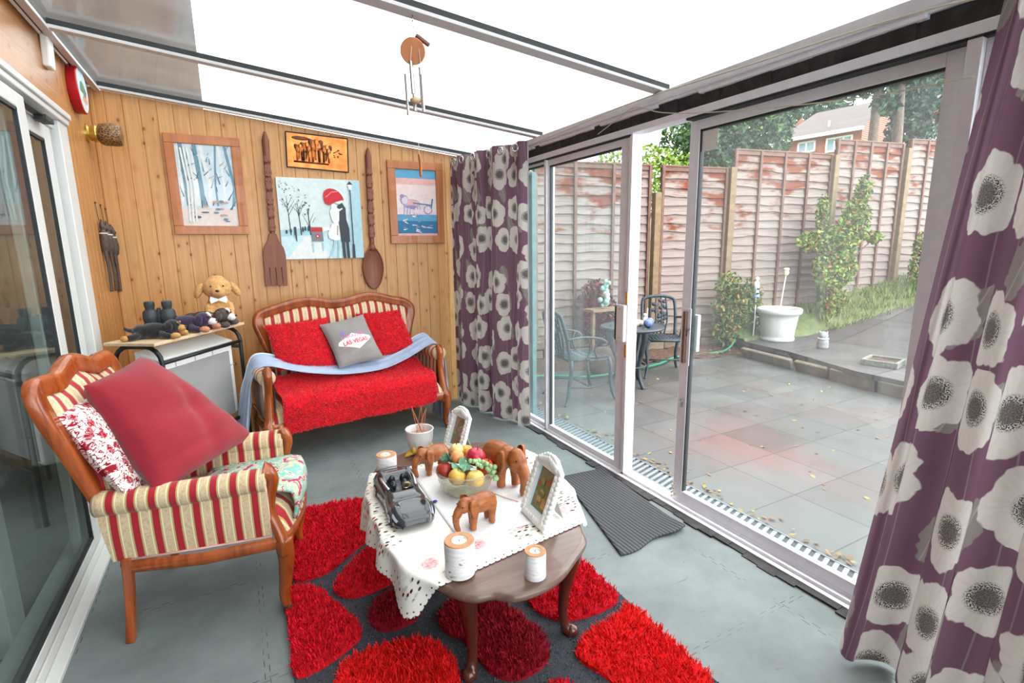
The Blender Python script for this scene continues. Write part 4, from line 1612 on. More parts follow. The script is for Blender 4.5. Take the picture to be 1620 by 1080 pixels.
# ------------------------------------------------------------------ white planter, solar light, statue, tray, blue ornament
pr = thing('planter', 'round white embossed planter standing on the raised terrace', 'planter', (6.60, 4.46, 0.10))
pr.scale = (1.12, 1.12, 1.2)
mb = MB()
prof = [(0.185, 0.0), (0.195, 0.01), (0.195, 0.035), (0.182, 0.045), (0.188, 0.06), (0.198, 0.15), (0.215, 0.25), (0.228, 0.31), (0.25, 0.315), (0.258, 0.335), (0.258, 0.365), (0.245, 0.375), (0.225, 0.372), (0.215, 0.33), (0.20, 0.25)]
mb.lathe(prof, n=40)
mb.build('pot', M['pot_white'], pr, smooth=True)
mb = MB()
mb.lathe([(0.0, 0.262), (0.205, 0.262)], n=30, cap=False)
mb.build('gravel', plain('white_gravel', rgb(206, 206, 202), 0.8, 0, 60, 0.3, 0.5), pr)
mb = MB()
mb.tube(smooth_path([(0.0, 0, 0.0), (0.0, 0, 0.18), (0.03, 0, 0.42), (0.055, 0.0, 0.58)], 5), 0.008, 8, 0)
mb.ell((0.055, 0, 0.62), (0.036, 0.036, 0.045), 12, 1)
mb.lathe([(0.03, 0.65), (0.04, 0.655), (0.034, 0.68), (0.0, 0.685)], (0.055, 0, 0), 14, 1)
ob = mb.build('solar_light', [M['white'], plain('frosted_cream_shade', rgb(226, 216, 186), 0.5)], smooth=True)
ob.location = (6.60, 4.44, 0.414)
tag(ob, 'cream topped garden light on a thin white stalk in the white planter', 'light')
mb = MB()
mb.lathe([(0.035, 0), (0.03, 0.06), (0.0, 0.06)], (0, 0, 0), 12, 0)
mb.ell((0.03, 0.0, 0.075), (0.055, 0.035, 0.022), 10, 1)
ob = mb.build('stone_mushroom', [M['stone'], plain('dark_stone_cap', rgb(96, 96, 104), 0.7)], smooth=True)
ob.location = (6.67, 4.42, 0.414)
tag(ob, 'small grey stone lump lying in the white planter', 'ornament')

mb = MB()
mb.lathe([(0.06, 0), (0.068, 0.02), (0.066, 0.09), (0.058, 0.12), (0.05, 0.13)], (0, 0, 0), 14)
mb.ell((0, 0, 0.165), (0.062, 0.055, 0.055), 12)
mb.ell((-0.05, -0.02, 0.165), (0.02, 0.014, 0.014), 8)
mb.ell((-0.03, 0.035, 0.21), (0.014, 0.01, 0.022), 6)
mb.ell((0.01, -0.04, 0.21), (0.014, 0.01, 0.022), 6)
st_ = thing('statue', 'small grey owl-like stone statue on the terrace right of the planter', 'statue', (6.55, 3.79, 0.10))
blob('body', mb, plain('weathered_grey_stone', rgb(150, 152, 156), 0.85, 0, 40, 0.25), st_, 0.008, 3)
mb = MB()
mb.tube([(0.06 * cos(a), 0.058 * sin(a), 0.128) for a in [i * pi / 8 for i in range(16)]], 0.008, 6, 0, True)
mb.build('collar', M['white'], st_, smooth=True)

tr_ = thing('tray', 'low square stone tray of soil on the terrace by the near curtain', 'tray', (6.22, 2.92, 0.10), 12)
mb = MB()
for (a, b) in (((-0.17, -0.17), (0.17, -0.14)), ((-0.17, 0.14), (0.17, 0.17)), ((-0.17, -0.14), (-0.14, 0.14)), ((0.14, -0.14), (0.17, 0.14))):
    mb.span((a[0], a[1], 0), (b[0], b[1], 0.065))
mb.span((-0.14, -0.14, 0), (0.14, 0.14, 0.015))
mb.build('rim', plain('mossy_stone', rgb(124, 126, 116), 0.85, 0, 40, 0.3, 0.4), tr_, bevel=0.005)
mb = MB()
mb.grid(lambda u, v: (-0.14 + 0.28 * u, -0.14 + 0.28 * v, 0.04 + 0.012 * sin(u * 9) * cos(v * 8)), 10, 10)
mb.build('soil', M['soil'], tr_, smooth=True)
mb = MB()
mb.lathe([(0.05, 0), (0.06, 0.02), (0.055, 0.1), (0.035, 0.16), (0.045, 0.19), (0.03, 0.24), (0, 0.25)], n=14)
ob = mb.build('ornament', plain('pale_blue_glaze', rgb(150, 196, 220), 0.3, 0, 20, 0.15), smooth=True)
ob.location = (6.34, 2.68, 0.10)
tag(ob, 'pale blue glazed ornament on the terrace at the near curtain edge', 'ornament')
# white bird-like ornament in the shrub
mb = MB()
mb.lathe([(0.05, 0), (0.04, 0.06), (0.02, 0.12), (0.0, 0.13)], n=12, m=1)
mb.ell((0, 0, 0.16), (0.045, 0.035, 0.07), 10, 0)
mb.ell((0.0, 0, 0.25), 0.03, 10, 0)
mb.tube([(0, 0, 0), (0.01, 0, -0.3), (0, 0, -0.62)], 0.008, 6, 0)
ob = mb.build('garden_figure', [plain('white_figure', rgb(232, 226, 228), 0.6), plain('pale_blue_figure', rgb(168, 186, 226), 0.6)], smooth=True)
ob.location = (6.36, 4.66, 0.70)
tag(ob, 'small white and blue figure on a stake above the feathery shrub', 'ornament')


# ------------------------------------------------------------------ cast metal garden furniture
def garden_chair(label, loc, rz):
    root = thing('garden_chair', label, 'chair', loc, rz, 'dark cast metal garden chairs')
    m = M['cast']
    W, D, H = 0.44, 0.42, 0.43
    # seat: frame and bars
    sb = MB()
    sb.tube([(-W / 2, -D / 2, H), (W / 2, -D / 2, H), (W / 2 - 0.03, D / 2, H), (-W / 2 + 0.03, D / 2, H)], 0.016, 6, 0, True)
    for i in range(9):
        x = -W / 2 + 0.05 + (W - 0.1) * i / 8
        sb.tube([(x, -D / 2, H), (x * 0.9, D / 2, H)], 0.010, 5)
    for i in range(4):
        y = -D / 2 + D * (i + 1) / 5
        sb.tube([(-W / 2 + 0.015, y, H + 0.003), (W / 2 - 0.015, y, H + 0.003)], 0.008, 5)
    sb.build('seat', m, root, smooth=True)
    for sx in (-1, 1):
        for (y, k) in ((-D / 2, -1), (D / 2, 1)):
            l = MB()
            x = sx * (W / 2 - 0.02)
            l.tube(smooth_path([(x, y, H), (x + sx * 0.03, y + k * 0.01, H - 0.08), (x + sx * 0.015, y + k * 0.02, 0.2), (x + sx * 0.03, y + k * 0.05, 0.05), (x + sx * 0.05, y + k * 0.08, 0.0)], 5),
                   [0.024 - 0.010 * i / 20 for i in range(21)], 8)
            l.build('leg', m, root, smooth=True)
    s = MB()
    s.tube([(-W / 2 + 0.01, 0, 0.16), (W / 2 - 0.01, 0, 0.16)], 0.010, 6)
    for sx in (-1, 1):
        s.tube([(sx * (W / 2 - 0.01), -D / 2 - 0.02, 0.17), (sx * (W / 2 - 0.01), 0, 0.15), (sx * (W / 2 - 0.01), D / 2 + 0.02, 0.17)], 0.010, 6)
    s.build('stretcher', m, root, smooth=True)
    b = MB()
    yb = D / 2
    b.tube(smooth_path([(-W / 2 + 0.03, yb, H), (-W / 2 + 0.02, yb + 0.04, H + 0.2), (-W / 2 + 0.025, yb + 0.09, H + 0.38), (-W / 2 + 0.06, yb + 0.105, H + 0.44), (0, yb + 0.11, H + 0.465), (W / 2 - 0.06, yb + 0.105, H + 0.44), (W / 2 - 0.025, yb + 0.09, H + 0.38), (W / 2 - 0.02, yb + 0.04, H + 0.2), (W / 2 - 0.03, yb, H)], 6), 0.020, 8)
    b.build('back_frame', m, root, smooth=True)
    sp = MB()
    for i, x in enumerate((-0.085, -0.03, 0.03, 0.085)):
        sp.tube(smooth_path([(x * 0.7, yb + 0.005, H), (x * 1.2, yb + 0.04, H + 0.2), (x, yb + 0.1, H + 0.45)], 5), 0.010, 6)
    rr_ = random.Random(3)
    for k in range(26):
        z = H + 0.06 + 0.36 * k / 26
        t_ = (z - H) / 0.46
        sp.ell((rr_.uniform(-0.085, 0.085), yb + 0.1 * t_, z), (rr_.uniform(0.02, 0.04), 0.009, rr_.uniform(0.014, 0.028)), 8, 0, Ry(rr_.uniform(-50, 50)))
    sp.build('splat', m, root, smooth=True)
    for sx in (-1, 1):
        a = MB()
        x = sx * (W / 2 - 0.01)
        a.tube(smooth_path([(x, yb + 0.045, H + 0.21), (x + sx * 0.03, 0.08, H + 0.23), (x + sx * 0.04, -0.10, H + 0.20), (x + sx * 0.03, -0.16, H + 0.15), (x + sx * 0.02, -0.12, H + 0.13)], 5), 0.012, 6)
        a.tube(smooth_path([(x + sx * 0.035, -0.08, H + 0.2), (x + sx * 0.01, -0.04, H + 0.1), (x, -0.08, H)], 5), 0.010, 6)
        a.tube(smooth_path([(x + sx * 0.03, 0.05, H + 0.22), (x + sx * 0.0, 0.0, H + 0.11), (x, 0.05, H)], 5), 0.008, 6)
        a.build('armrest', m, root, smooth=True)
    return root


garden_chair('dark cast metal garden chair behind the fixed glass pane', (2.98, 4.12, GZ), 84)
garden_chair('dark cast metal garden chair right of the round table, nearer the planter', (4.40, 4.42, GZ), -32)

gt = thing('garden_table', 'round dark cast metal garden table behind the open door gap', 'table', (3.74, 4.22, GZ))
mb = MB()
mb.lathe([(0.0, 0.635), (0.30, 0.635), (0.335, 0.625), (0.345, 0.64), (0.335, 0.655), (0.30, 0.652), (0.0, 0.652)], n=40)
mb.build('table_top', M['cast'], gt, smooth=True, angle=40)
for k in range(3):
    a = radians(-95 + 120 * k)
    mb = MB()
    prof = [(0.20, 0.63), (0.235, 0.58), (0.20, 0.42), (0.15, 0.26), (0.16, 0.12), (0.22, 0.02), (0.245, 0.0)]
    mb.tube(smooth_path([(cos(a) * p[0], sin(a) * p[0], p[1]) for p in prof], 5), [0.045 - 0.024 * min(1, i / 12) for i in range(31)], 8)
    mb.build('leg', M['cast'], gt, smooth=True)
mb = MB()
mb.tube([(0.16 * cos(i * pi / 12), 0.16 * sin(i * pi / 12), 0.22) for i in range(24)], 0.012, 6, 0, True)
mb.build('stretcher', M['cast'], gt, smooth=True)
# things on the garden table
TZ = GZ + 0.655
pale = plain('pale_stone_ornament', rgb(206, 196, 186), 0.7, 0, 50, 0.3)
blueg = plain('blue_grey_glaze', rgb(96, 112, 156), 0.35, 0, 50, 0.3)
orn = [((3.80, 4.18), 'ball', 'blue and white china ball on the garden table rim', (0.045, 0.045, 0.045), blueg),
       ((3.70, 4.10), 'ball', 'blue-grey pot on the garden table in the door gap', (0.05, 0.05, 0.045), blueg),
       ((3.86, 4.32), 'figure', 'cream figurine with an orange beak on the garden table', (0.04, 0.035, 0.07), pale),
       ((3.62, 4.25), 'rock', 'pale rock ornament on the garden table behind the glazed pot', (0.13, 0.07, 0.045), pale),
       ((3.70, 4.40), 'figure', 'pale pink figurine standing at the back of the garden table', (0.035, 0.03, 0.08), plain('pinkish_stone', rgb(226, 190, 176), 0.7))]
for (xy, kind, lb, sz, m) in orn:
    mb = MB()
    if kind == 'figure':
        mb.lathe([(sz[0], 0), (sz[0] * 0.9, 0.02), (sz[0] * 0.55, sz[2] * 0.9), (sz[0] * 0.3, sz[2] * 1.2)], n=12)
        mb.ell((0, 0, sz[2] * 1.4), sz[0] * 0.5, 10)
    elif kind == 'rock':
        for k in range(5):
            mb.ell(((k - 2) * 0.05, 0.01 * sin(k * 3), 0.03), (0.045, 0.05, 0.035 + 0.012 * (k % 2)), 8)
    else:
        mb.ell((0, 0, sz[2]), sz, 12)
    ob = mb.build({'ball': 'china_ball', 'figure': 'figurine', 'rock': 'rock_ornament'}[kind], m, smooth=True)
    ob.location = (xy[0] + 0.10, xy[1] - 0.06, TZ - 0.001)
    tag(ob, lb, 'ornament', 'ornaments on the garden table')

# wooden bench end with glass ornament seen behind the left door stile
bs = thing('plant_stand', 'weathered wooden stand holding a glass ornament behind the sliding door stile', 'stand', (3.98, 5.02, GZ + 0.02))
mb = MB()
mb.span((-0.24, -0.12, 0.70), (0.24, 0.10, 0.73))
mb.build('shelf', M['post'], bs, bevel=0.004)
for x in (-0.20, 0.20):
    mb = MB()
    mb.span((x - 0.02, -0.08, 0), (x + 0.02, -0.04, 0.70))
    mb.build('leg', M['post'], bs, bevel=0.003)
mb = MB()
rr_ = random.Random(9)
for k in range(26):
    z = 0.02 + 0.30 * k / 26
    mb.ell((rr_.gauss(0, 0.045) * (1 - k / 34), rr_.gauss(0, 0.03), z + 0.03), rr_.uniform(0.022, 0.042), 8, k % 2)
ob = mb.build('glass_ornament', [plain('teal_glass', rgb(140, 186, 180), 0.15), plain('silver_beads', rgb(206, 214, 208), 0.2, 0.4)], smooth=True)
ob.location = (3.98, 4.98, GZ + 0.742)
tag(ob, 'tall teal and silver beaded ornament on the wooden stand outside', 'ornament')
# terracotta pot behind the table
mb = MB()
mb.lathe([(0.09, 0), (0.12, 0.24), (0.135, 0.24), (0.135, 0.28), (0.12, 0.28), (0.11, 0.22)], n=20)
ob = mb.build('flower_pot', plain('terracotta', rgb(206, 106, 58), 0.7, 0, 20, 0.15), smooth=True)
ob.location = (4.16, 4.84, GZ + 0.22)
tag(ob, 'orange terracotta pot behind the round garden table', 'pot')
mb = MB()
mb.box((0, 0, 0.11), (0.26, 0.26, 0.22))
ob = mb.build('stone_plinth', M['stone'], bevel=0.012)
ob.location = (4.16, 4.84, GZ)
tag(ob, 'square stone block under the terracotta pot', 'stone')

# ------------------------------------------------------------------ neighbouring houses on the rise
K = 1.8
hA = Vector((17.98 * K, 9.84 * K, 0))
hd = Vector((-0.13, 0.99, 0)).normalized()
hn = Vector((0.99, 0.13, 0)).normalized()
EZ = 1.45 + 3.55 * K
HM = Matrix((hd, hn, Vector((0, 0, 1)))).transposed().to_4x4()
HM.translation = hA
hs = thing('house', 'orange brick house with grey roof and white windows beyond the fence', 'house')
hs.matrix_world = HM
Lh = 2.59 * K
mb = MB()
mb.span((0.0, 0, 2.2), (Lh, 5, EZ))
mb.add([(0, 0, EZ), (0, 5, EZ), (0, 2.5, EZ + 1.7)], [(0, 1, 2)])
mb.add([(Lh, 0, EZ), (Lh, 5, EZ), (Lh, 2.5, EZ + 1.7)], [(0, 2, 1)])
mb.build('wall', M['brick'], hs)
mb = MB()
mb.add([(-0.2, -0.35, EZ - 0.05), (Lh + 0.25, -0.35, EZ - 0.05), (Lh - 0.9, 2.5, EZ + 1.8), (-0.2, 2.5, EZ + 1.8)], [(0, 1, 2, 3)])
mb.add([(-0.2, 5.35, EZ - 0.05), (Lh + 0.25, 5.35, EZ - 0.05), (Lh - 0.9, 2.5, EZ + 1.8), (-0.2, 2.5, EZ + 1.8)], [(3, 2, 1, 0)])
mb.add([(Lh + 0.25, -0.35, EZ - 0.05), (Lh + 0.25, 5.35, EZ - 0.05), (Lh - 0.9, 2.5, EZ + 1.8)], [(0, 1, 2)])
mb.build('roof', M['roof_tile'], hs)
mb = MB()
mb.span((-0.2, -0.42, EZ - 0.22), (Lh + 0.25, -0.32, EZ - 0.02))
mb.build('gutter', M['white_paint'], hs)
mb = MB()
mb.tube([(Lh - 0.5, -0.08, EZ - 0.2), (Lh - 0.5, -0.08, 2.4)], 0.05, 6)
mb.build('drainpipe', M['seal'], hs)


def far_window(root, a0, a1, z0, z1, y=-0.06, panes=2):
    f = MB()
    t_ = 0.09
    f.span((a0, y, z0), (a1, y + 0.1, z0 + t_))
    f.span((a0, y, z1 - t_), (a1, y + 0.1, z1))
    for k in range(panes + 1):
        x = a0 + (a1 - a0 - t_) * k / panes
        f.span((x, y, z0), (x + t_, y + 0.1, z1))
    fr = f.build('window', M['white_paint'], root)
    p = MB()
    p.span((a0 + t_ / 2, y + 0.04, z0 + t_ / 2), (a1 - t_ / 2, y + 0.06, z1 - t_ / 2))
    p.build('window_glass', M['win_far'], fr)


far_window(hs, 1.38 * K, 1.97 * K, 1.45 + 3.0 * K, 1.45 + 3.37 * K)
far_window(hs, 0.25 * K, 1.05 * K, 1.45 + 2.9 * K, 1.45 + 3.36 * K, panes=3)
mb = MB()
mb.tube([(2.0, 0.4, EZ + 0.3), (2.0, 0.4, EZ + 0.75)], 0.06, 6)
mb.build('vent_pipe', M['white_paint'], hs)

h2 = thing('house', 'second orange brick house with white fascia, half hidden by the dark cypress', 'house')
HM2 = Matrix((Vector((cos(radians(-62)), sin(radians(-62)), 0)), Vector((sin(radians(62)), cos(radians(62)), 0)), Vector((0, 0, 1)))).transposed().to_4x4()
HM2.translation = Vector((37.5, 17.5, 0.8))
h2.matrix_world = HM2
mb = MB()
mb.span((0, 0, 2.2), (6.5, 4, 8.6))
mb.build('wall', M['brick'], h2)
mb = MB()
mb.add([(-0.3, -0.3, 8.55), (6.8, -0.3, 8.55), (6.8, 2.4, 10.4), (-0.3, 2.4, 10.4)], [(0, 1, 2, 3)])
mb.add([(-0.3, 4.9, 8.55), (6.8, 4.9, 8.55), (6.8, 2.4, 10.4), (-0.3, 2.4, 10.4)], [(3, 2, 1, 0)])
mb.build('roof', M['roof_tile'], h2)
mb = MB()
mb.span((-0.3, -0.4, 8.35), (6.8, -0.28, 8.55))
mb.build('gutter', M['white_paint'], h2)
far_window(h2, 0.55, 1.75, 6.3, 7.6)
far_window(h2, 3.3, 4.9, 6.6, 7.8)

# ================================================================== CARVED SETTEE / ARMCHAIR
def resample(pts, n):
    P = [np.array(p, float) for p in pts]
    d = [0]
    for i in range(1, len(P)):
        d.append(d[-1] + np.linalg.norm(P[i] - P[i - 1]))
    out = []
    for k in range(n):
        t = d[-1] * k / (n - 1)
        i = max(1, next((j for j in range(1, len(d)) if d[j] >= t - 1e-9), len(d) - 1))
        f = (t - d[i - 1]) / max(1e-9, d[i] - d[i - 1])
        out.append(P[i - 1] * (1 - f) + P[i] * f)
    return out


def settee(root, W, D, outline, lean, back_y, rail_z, seat_z, arm_z, arm_r, fabric_side, fabric_across, bow, caster):
    """X across (0..W), Y from the front feet (0) to the back (D), faces -Y"""
    wood = M['cherry']

    def by(z):
        return back_y + max(0, z - rail_z) * lean

    # carved back frame: one continuous moulded rim
    path2 = smooth_path(outline, 6)
    path = [(x, by(z) , z) for (x, z) in path2]
    cx = sum(p[0] for p in path2) / len(path2)
    fr = MB()
    prof = [(-1.0, -0.7), (-0.6, -1.0), (0.0, -0.9), (0.25, -1.15), (0.7, -1.0), (1.0, -0.5), (1.0, 0.6), (0.6, 0.9), (-0.6, 0.9), (-1.0, 0.6)]
    # normal of the rim lies in the back plane: build by hand
    P = [Vector(p) for p in path]
    pl_n = Vector((0, 1, -lean)).normalized()
    vs = []
    N = len(P)
    inner2 = []
    for i in range(N):
        a, b = P[max(0, i - 1)], P[min(N - 1, i + 1)]
        t = (b - a).normalized()
        out_ = t.cross(pl_n).normalized()
        ctr = Vector((cx, by(0.7), 0.7))
        if out_.dot(P[i] - ctr) < 0:
            out_ = -out_
        wdt = 0.0355 if P[i].z > rail_z + 0.3 else 0.026
        for (u, v) in prof:
            vs.append(tuple(P[i] - out_ * (wdt * (1 - u)) + pl_n * (v * 0.022)))
        q = P[i] - out_ * (wdt * 2 - 0.004)
        inner2.append(q)
    n = len(prof)
    fs = []
    for i in range(N - 1):
        for k in range(n):
            l = (k + 1) % n
            fs.append((i * n + k, i * n + l, (i + 1) * n + l, (i + 1) * n + k))
    fs += [tuple(range(n)), tuple(reversed([(N - 1) * n + k for k in range(n)]))]
    fr.add(vs, fs)
    ob = fr.build('back_frame', wood, root, smooth=True, angle=50)
    bm = bmesh.new()
    bm.from_mesh(ob.data)
    bmesh.ops.recalc_face_normals(bm, faces=bm.faces)
    bm.to_mesh(ob.data)
    bm.free()
    # upholstered back: padded surface inside the rim, front and rear
    up = MB()
    inn = [(q.x, q.z) for q in inner2]
    zmin = rail_z + 0.02
    cols = 26
    xs0, xs1 = min(p[0] for p in inn), max(p[0] for p in inn)

    def span_z(x):
        """top of the opening at x"""
        best = zmin
        for i in range(len(inn) - 1):
            (xa, za), (xb, zb) = inn[i], inn[i + 1]
            if (xa - x) * (xb - x) <= 0 and abs(xa - xb) > 1e-9:
                best = max(best, za + (zb - za) * (x - xa) / (xb - xa))
        return best

    def span_b(x):
        """bottom of the opening at x (the rim waists inwards)"""
        lo = zmin
        zs = []
        for i in range(len(inn) - 1):
            (xa, za), (xb, zb) = inn[i], inn[i + 1]
            if (xa - x) * (xb - x) <= 0 and abs(xa - xb) > 1e-9:
                zs.append(za + (zb - za) * (x - xa) / (xb - xa))
        if len(zs) >= 2:
            lo = min(zs)
        return lo if len(zs) % 2 == 0 and zs else zmin

    def fn(u, v, side):
        x = xs0 + 0.003 + (xs1 - xs0 - 0.006) * u
        zt, zb = span_z(x), span_b(x)
        z = zb + (zt - zb) * v
        puff = 0.045 * (max(0.0, sin(pi * u)) ** 0.35) * (max(0.0, sin(pi * v)) ** 0.4) if side < 0 else 0.012
        return (x, by(z) + side * 0.006 + (-puff if side < 0 else puff * 0), z)
    up.grid(lambda u, v: fn(u, v, -1), cols * 2, 22)
    up.grid(lambda u, v: fn(u, v, 1), cols * 2, 22, flip=True)
    up.build('backrest', fabric_across, root, smooth=True)
    # seat rail with bowed front
    def front(x):
        t = (x - W / 2) / (W / 2)
        return -bow * (1 - t * t)
    rl = MB()
    pts = [(x, front(x) + 0.0, rail_z) for x in [0.03 + (W - 0.06) * i / 14 for i in range(15)]]
    rl.tube(pts, [(0.026 + 0.012 * abs((i - 7) / 7) ** 2, 0.016) for i in range(15)], 8, up=(0, 0, 1))
    rl.tube([(0.02, 0.0, rail_z), (0.0, D * 0.5, rail_z - 0.005), (0.035, D, rail_z - 0.01)], [(0.026, 0.014)] * 3, 8, up=(0, 0, 1))
    rl.tube([(W - 0.02, 0.0, rail_z), (W, D * 0.5, rail_z - 0.005), (W - 0.035, D, rail_z - 0.01)], [(0.026, 0.014)] * 3, 8, up=(0, 0, 1))
    rl.tube([(0.03, D, rail_z), (W - 0.03, D, rail_z)], [(0.026, 0.014)] * 2, 8, up=(0, 0, 1))
    rl.build('seat_rail', wood, root, smooth=True, angle=60)
    # seat cushion
    st = MB()

    def seat(u, v):
        x = 0.045 + (W - 0.09) * u
        y0 = front(x) - 0.012
        y = y0 + (back_y - 0.01 - y0) * v
        edge = min(1, min(u, 1 - u) * 12) ** 0.5 * min(1, v * 9) ** 0.5
        return (x, y, rail_z + 0.03 + (seat_z - rail_z - 0.03) * edge * (1 - 0.12 * v) + 0.012 * sin(pi * u) * sin(pi * v))
    st.grid(seat, 40, 24)
    st.grid(lambda u, v: (0.045 + (W - 0.09) * u, front(0.045 + (W - 0.09) * u) - 0.012 + (0.015 * v), rail_z + 0.03 - 0.01 * v), 40, 1)
    st.build('seat', fabric_across, root, smooth=True)
    # arms
    for side in (0, 1):
        sx = 1 if side == 0 else -1
        X = lambda a: a if side == 0 else W - a
        ar = MB()
        yb = by(arm_z) - 0.01
        zc = arm_z - arm_r
        pth = [(X(0.052), 0.035, zc), (X(0.05), 0.1, zc), (X(0.045), yb * 0.6, zc - 0.008), (X(0.05), yb, zc - 0.012)]
        sp = smooth_path(pth, 6)
        ar.tube(sp, arm_r, 18, up=(0, 0, 1))
        # side panel below the roll, outer and inner skins
        x_out, x_in = 0.028, 0.082
        for xx, fl in ((x_out, side == 0), (x_in, side == 1)):
            ar.grid(lambda u, v: (X(xx + (0.010 * sin(pi * v)) * (-1 if xx == x_out else 1)), 0.03 + (yb - 0.0 + 0.0 - 0.03) * u - (0.03 * (1 - v) * u), rail_z + 0.022 + (zc - rail_z - 0.01) * v), 16, 8, flip=fl)
        ar.build('armrest', fabric_side, root, smooth=True)
        pp = MB()
        pp.tube([(X(x_out - 0.002), 0.035, zc - 0.02), (X(x_out - 0.004), 0.03, rail_z + 0.03), (X(x_out - 0.004), D * 0.5, rail_z + 0.024), (X(x_out - 0.002), D - 0.01, rail_z + 0.022)], 0.005, 6)
        pp.build('piping', M['piping'], root, smooth=True)
        # carved front post running into the cabriole leg
        pa = MB()
        pts = [(X(0.052), 0.045, arm_z - 0.005), (X(0.055), 0.022, arm_z - 0.018), (X(0.056), 0.012, arm_z - 0.055), (X(0.055), 0.028, arm_z - 0.12), (X(0.05), 0.03, arm_z - 0.19), (X(0.038), 0.008, rail_z + 0.05), (X(0.03), -0.008, rail_z), (X(0.028), -0.01, rail_z - 0.05)]
        sp = smooth_path(pts, 5)
        m_ = len(sp)
        wd = []
        for i in range(m_):
            t = i / (m_ - 1)
            wd.append((0.020 + 0.010 * abs(t - 0.5), 0.036 - 0.012 * sin(pi * min(1, t * 1.25)) + (0.006 if t > 0.8 else 0)))
        pa.tube(sp, wd, 10, up=(0, 1, 0.3))
        pa.build('arm_post', wood, root, smooth=True)
        lg = MB()
        sg = -1 if side == 0 else 1
        pts = [(X(0.03), -0.008, rail_z + 0.01), (X(0.026), -0.014, rail_z * 0.78), (X(0.03), -0.004, rail_z * 0.5), (X(0.034), 0.008, rail_z * 0.25), (X(0.03), 0.0, rail_z * 0.1), (X(0.022), -0.014, 0.016), (X(0.020), -0.018, 0.006 if not caster else 0.03)]
        sp = smooth_path(pts, 5)
        m_ = len(sp)
        lg.tube(sp, [0.036 - 0.019 * min(1, i / (m_ * 0.6)) + (0.004 if i > m_ * 0.85 else 0) for i in range(m_)], 10)
        lo = lg.build('leg', wood, root, smooth=True)
        if caster:
            c = MB()
            c.lathe([(0.016, -0.009), (0.019, -0.006), (0.019, 0.006), (0.016, 0.009)], (0, 0, 0), 14, 0, Matrix.Translation((X(0.018), -0.004, 0.019)) @ Matrix.Rotation(pi / 2, 4, 'Y'))
            c.build('caster', M['seal'], lo, smooth=True, angle=40)
        bl = MB()
        pts = [(X(0.035), D - 0.01, rail_z + 0.03), (X(0.035), D, rail_z * 0.6), (X(0.033), D + 0.02, 0.0)]
        bl.tube(smooth_path(pts, 5), [0.024, 0.024, 0.023, 0.022, 0.022, 0.021, 0.021, 0.02, 0.02, 0.02, 0.02], 4, up=(1, 1, 0))
        bl.build('leg', wood, root, bevel=0.004)
    return root


# ------------------------------------------------------------------ sofa against the back wall
SOFA = thing('sofa', 'small carved cherry-framed sofa in red and cream stripes against the pine wall', 'sofa', (0.073, 3.60, 0), 6.9)
s_out = [(0.165, 0.30), (0.158, 0.50), (0.160, 0.66), (0.125, 0.79), (0.095, 0.89), (0.105, 0.965), (0.155, 1.01), (0.28, 1.045), (0.40, 1.07), (0.50, 1.078), (0.60, 1.064), (0.69, 1.048), (0.79, 1.056), (0.90, 1.078), (0.99, 1.088), (1.09, 1.072), (1.19, 1.043), (1.30, 1.018), (1.37, 0.965), (1.385, 0.89), (1.355, 0.79), (1.320, 0.66), (1.322, 0.50), (1.315, 0.30)]
s_out = [(x * 0.985 - 0.02, z) for x, z in s_out]
settee(SOFA, 1.37, 0.58, s_out, 0.10, 0.47, 0.275, 0.43, 0.665, 0.055, M['stripe_y'], M['stripe_x'], 0.035, False)

# ------------------------------------------------------------------ armchair on the left
CHAIR = thing('armchair', 'carved cherry-framed armchair in red and cream stripes by the patio door', 'armchair', (0.053, 2.03, 0), 78)
c_out = [(0.075, 0.30), (0.05, 0.46), (0.03, 0.60), (0.0, 0.76), (-0.03, 0.90), (-0.03, 0.985), (0.01, 1.03), (0.07, 1.035), (0.14, 1.03), (0.21, 1.055), (0.275, 1.07), (0.34, 1.055), (0.41, 1.03), (0.48, 1.035), (0.54, 1.03), (0.58, 0.985), (0.58, 0.90), (0.55, 0.76), (0.52, 0.60), (0.50, 0.46), (0.475, 0.30)]
settee(CHAIR, 0.55, 0.53, c_out, 0.24, 0.53, 0.315, 0.46, 0.615, 0.046, M['stripe_y'], M['stripe_x'], 0.05, True)


# ------------------------------------------------------------------ cushions: padded quads given by their four corners
def pillow(A, B, C_, D_, thick, n=26, crease=None, pinch=0.05, seed=0):
    """corners in order around the cushion; returns surface fn(u,v,side) and the mesh"""
    A, B, C_, D_ = map(Vector, (A, B, C_, D_))
    nrm = (B - A).cross(D_ - A).normalized()
    r = random.Random(seed)
    ph = [r.uniform(0, 6.28) for _ in range(4)]

    def f(u, v, side):
        # edges pull inwards between the corners
        uu = u + (0.5 - u) * pinch * 4 * v * (1 - v) * (abs(2 * u - 1) ** 2)
        vv = v + (0.5 - v) * pinch * 4 * u * (1 - u) * (abs(2 * v - 1) ** 2)
        p = (A * (1 - uu) + B * uu) * (1 - vv) + (D_ * (1 - uu) + C_ * uu) * vv
        k = (max(0.0, 16 * u * (1 - u) * v * (1 - v))) ** 0.42
        d = thick * 0.5 * k
        if crease:
            d += crease(u, v) * k
        d += 0.004 * sin(9 * u + ph[0]) * sin(7 * v + ph[1]) * k
        return p + nrm * (d * side)
    mb = MB()
    uv = lambda u, v: (u, v)
    mb.grid(lambda u, v: f(u, v, 1), n, n, 0, uv)
    mb.grid(lambda u, v: f(u, v, -1), n, n, 0, uv, flip=True)
    return f, mb, nrm


def S2W(u, v, z):
    a = radians(6.9)
    return Vector((0.073 + u * cos(a) - v * sin(a), 3.60 + u * sin(a) + v * cos(a), z))


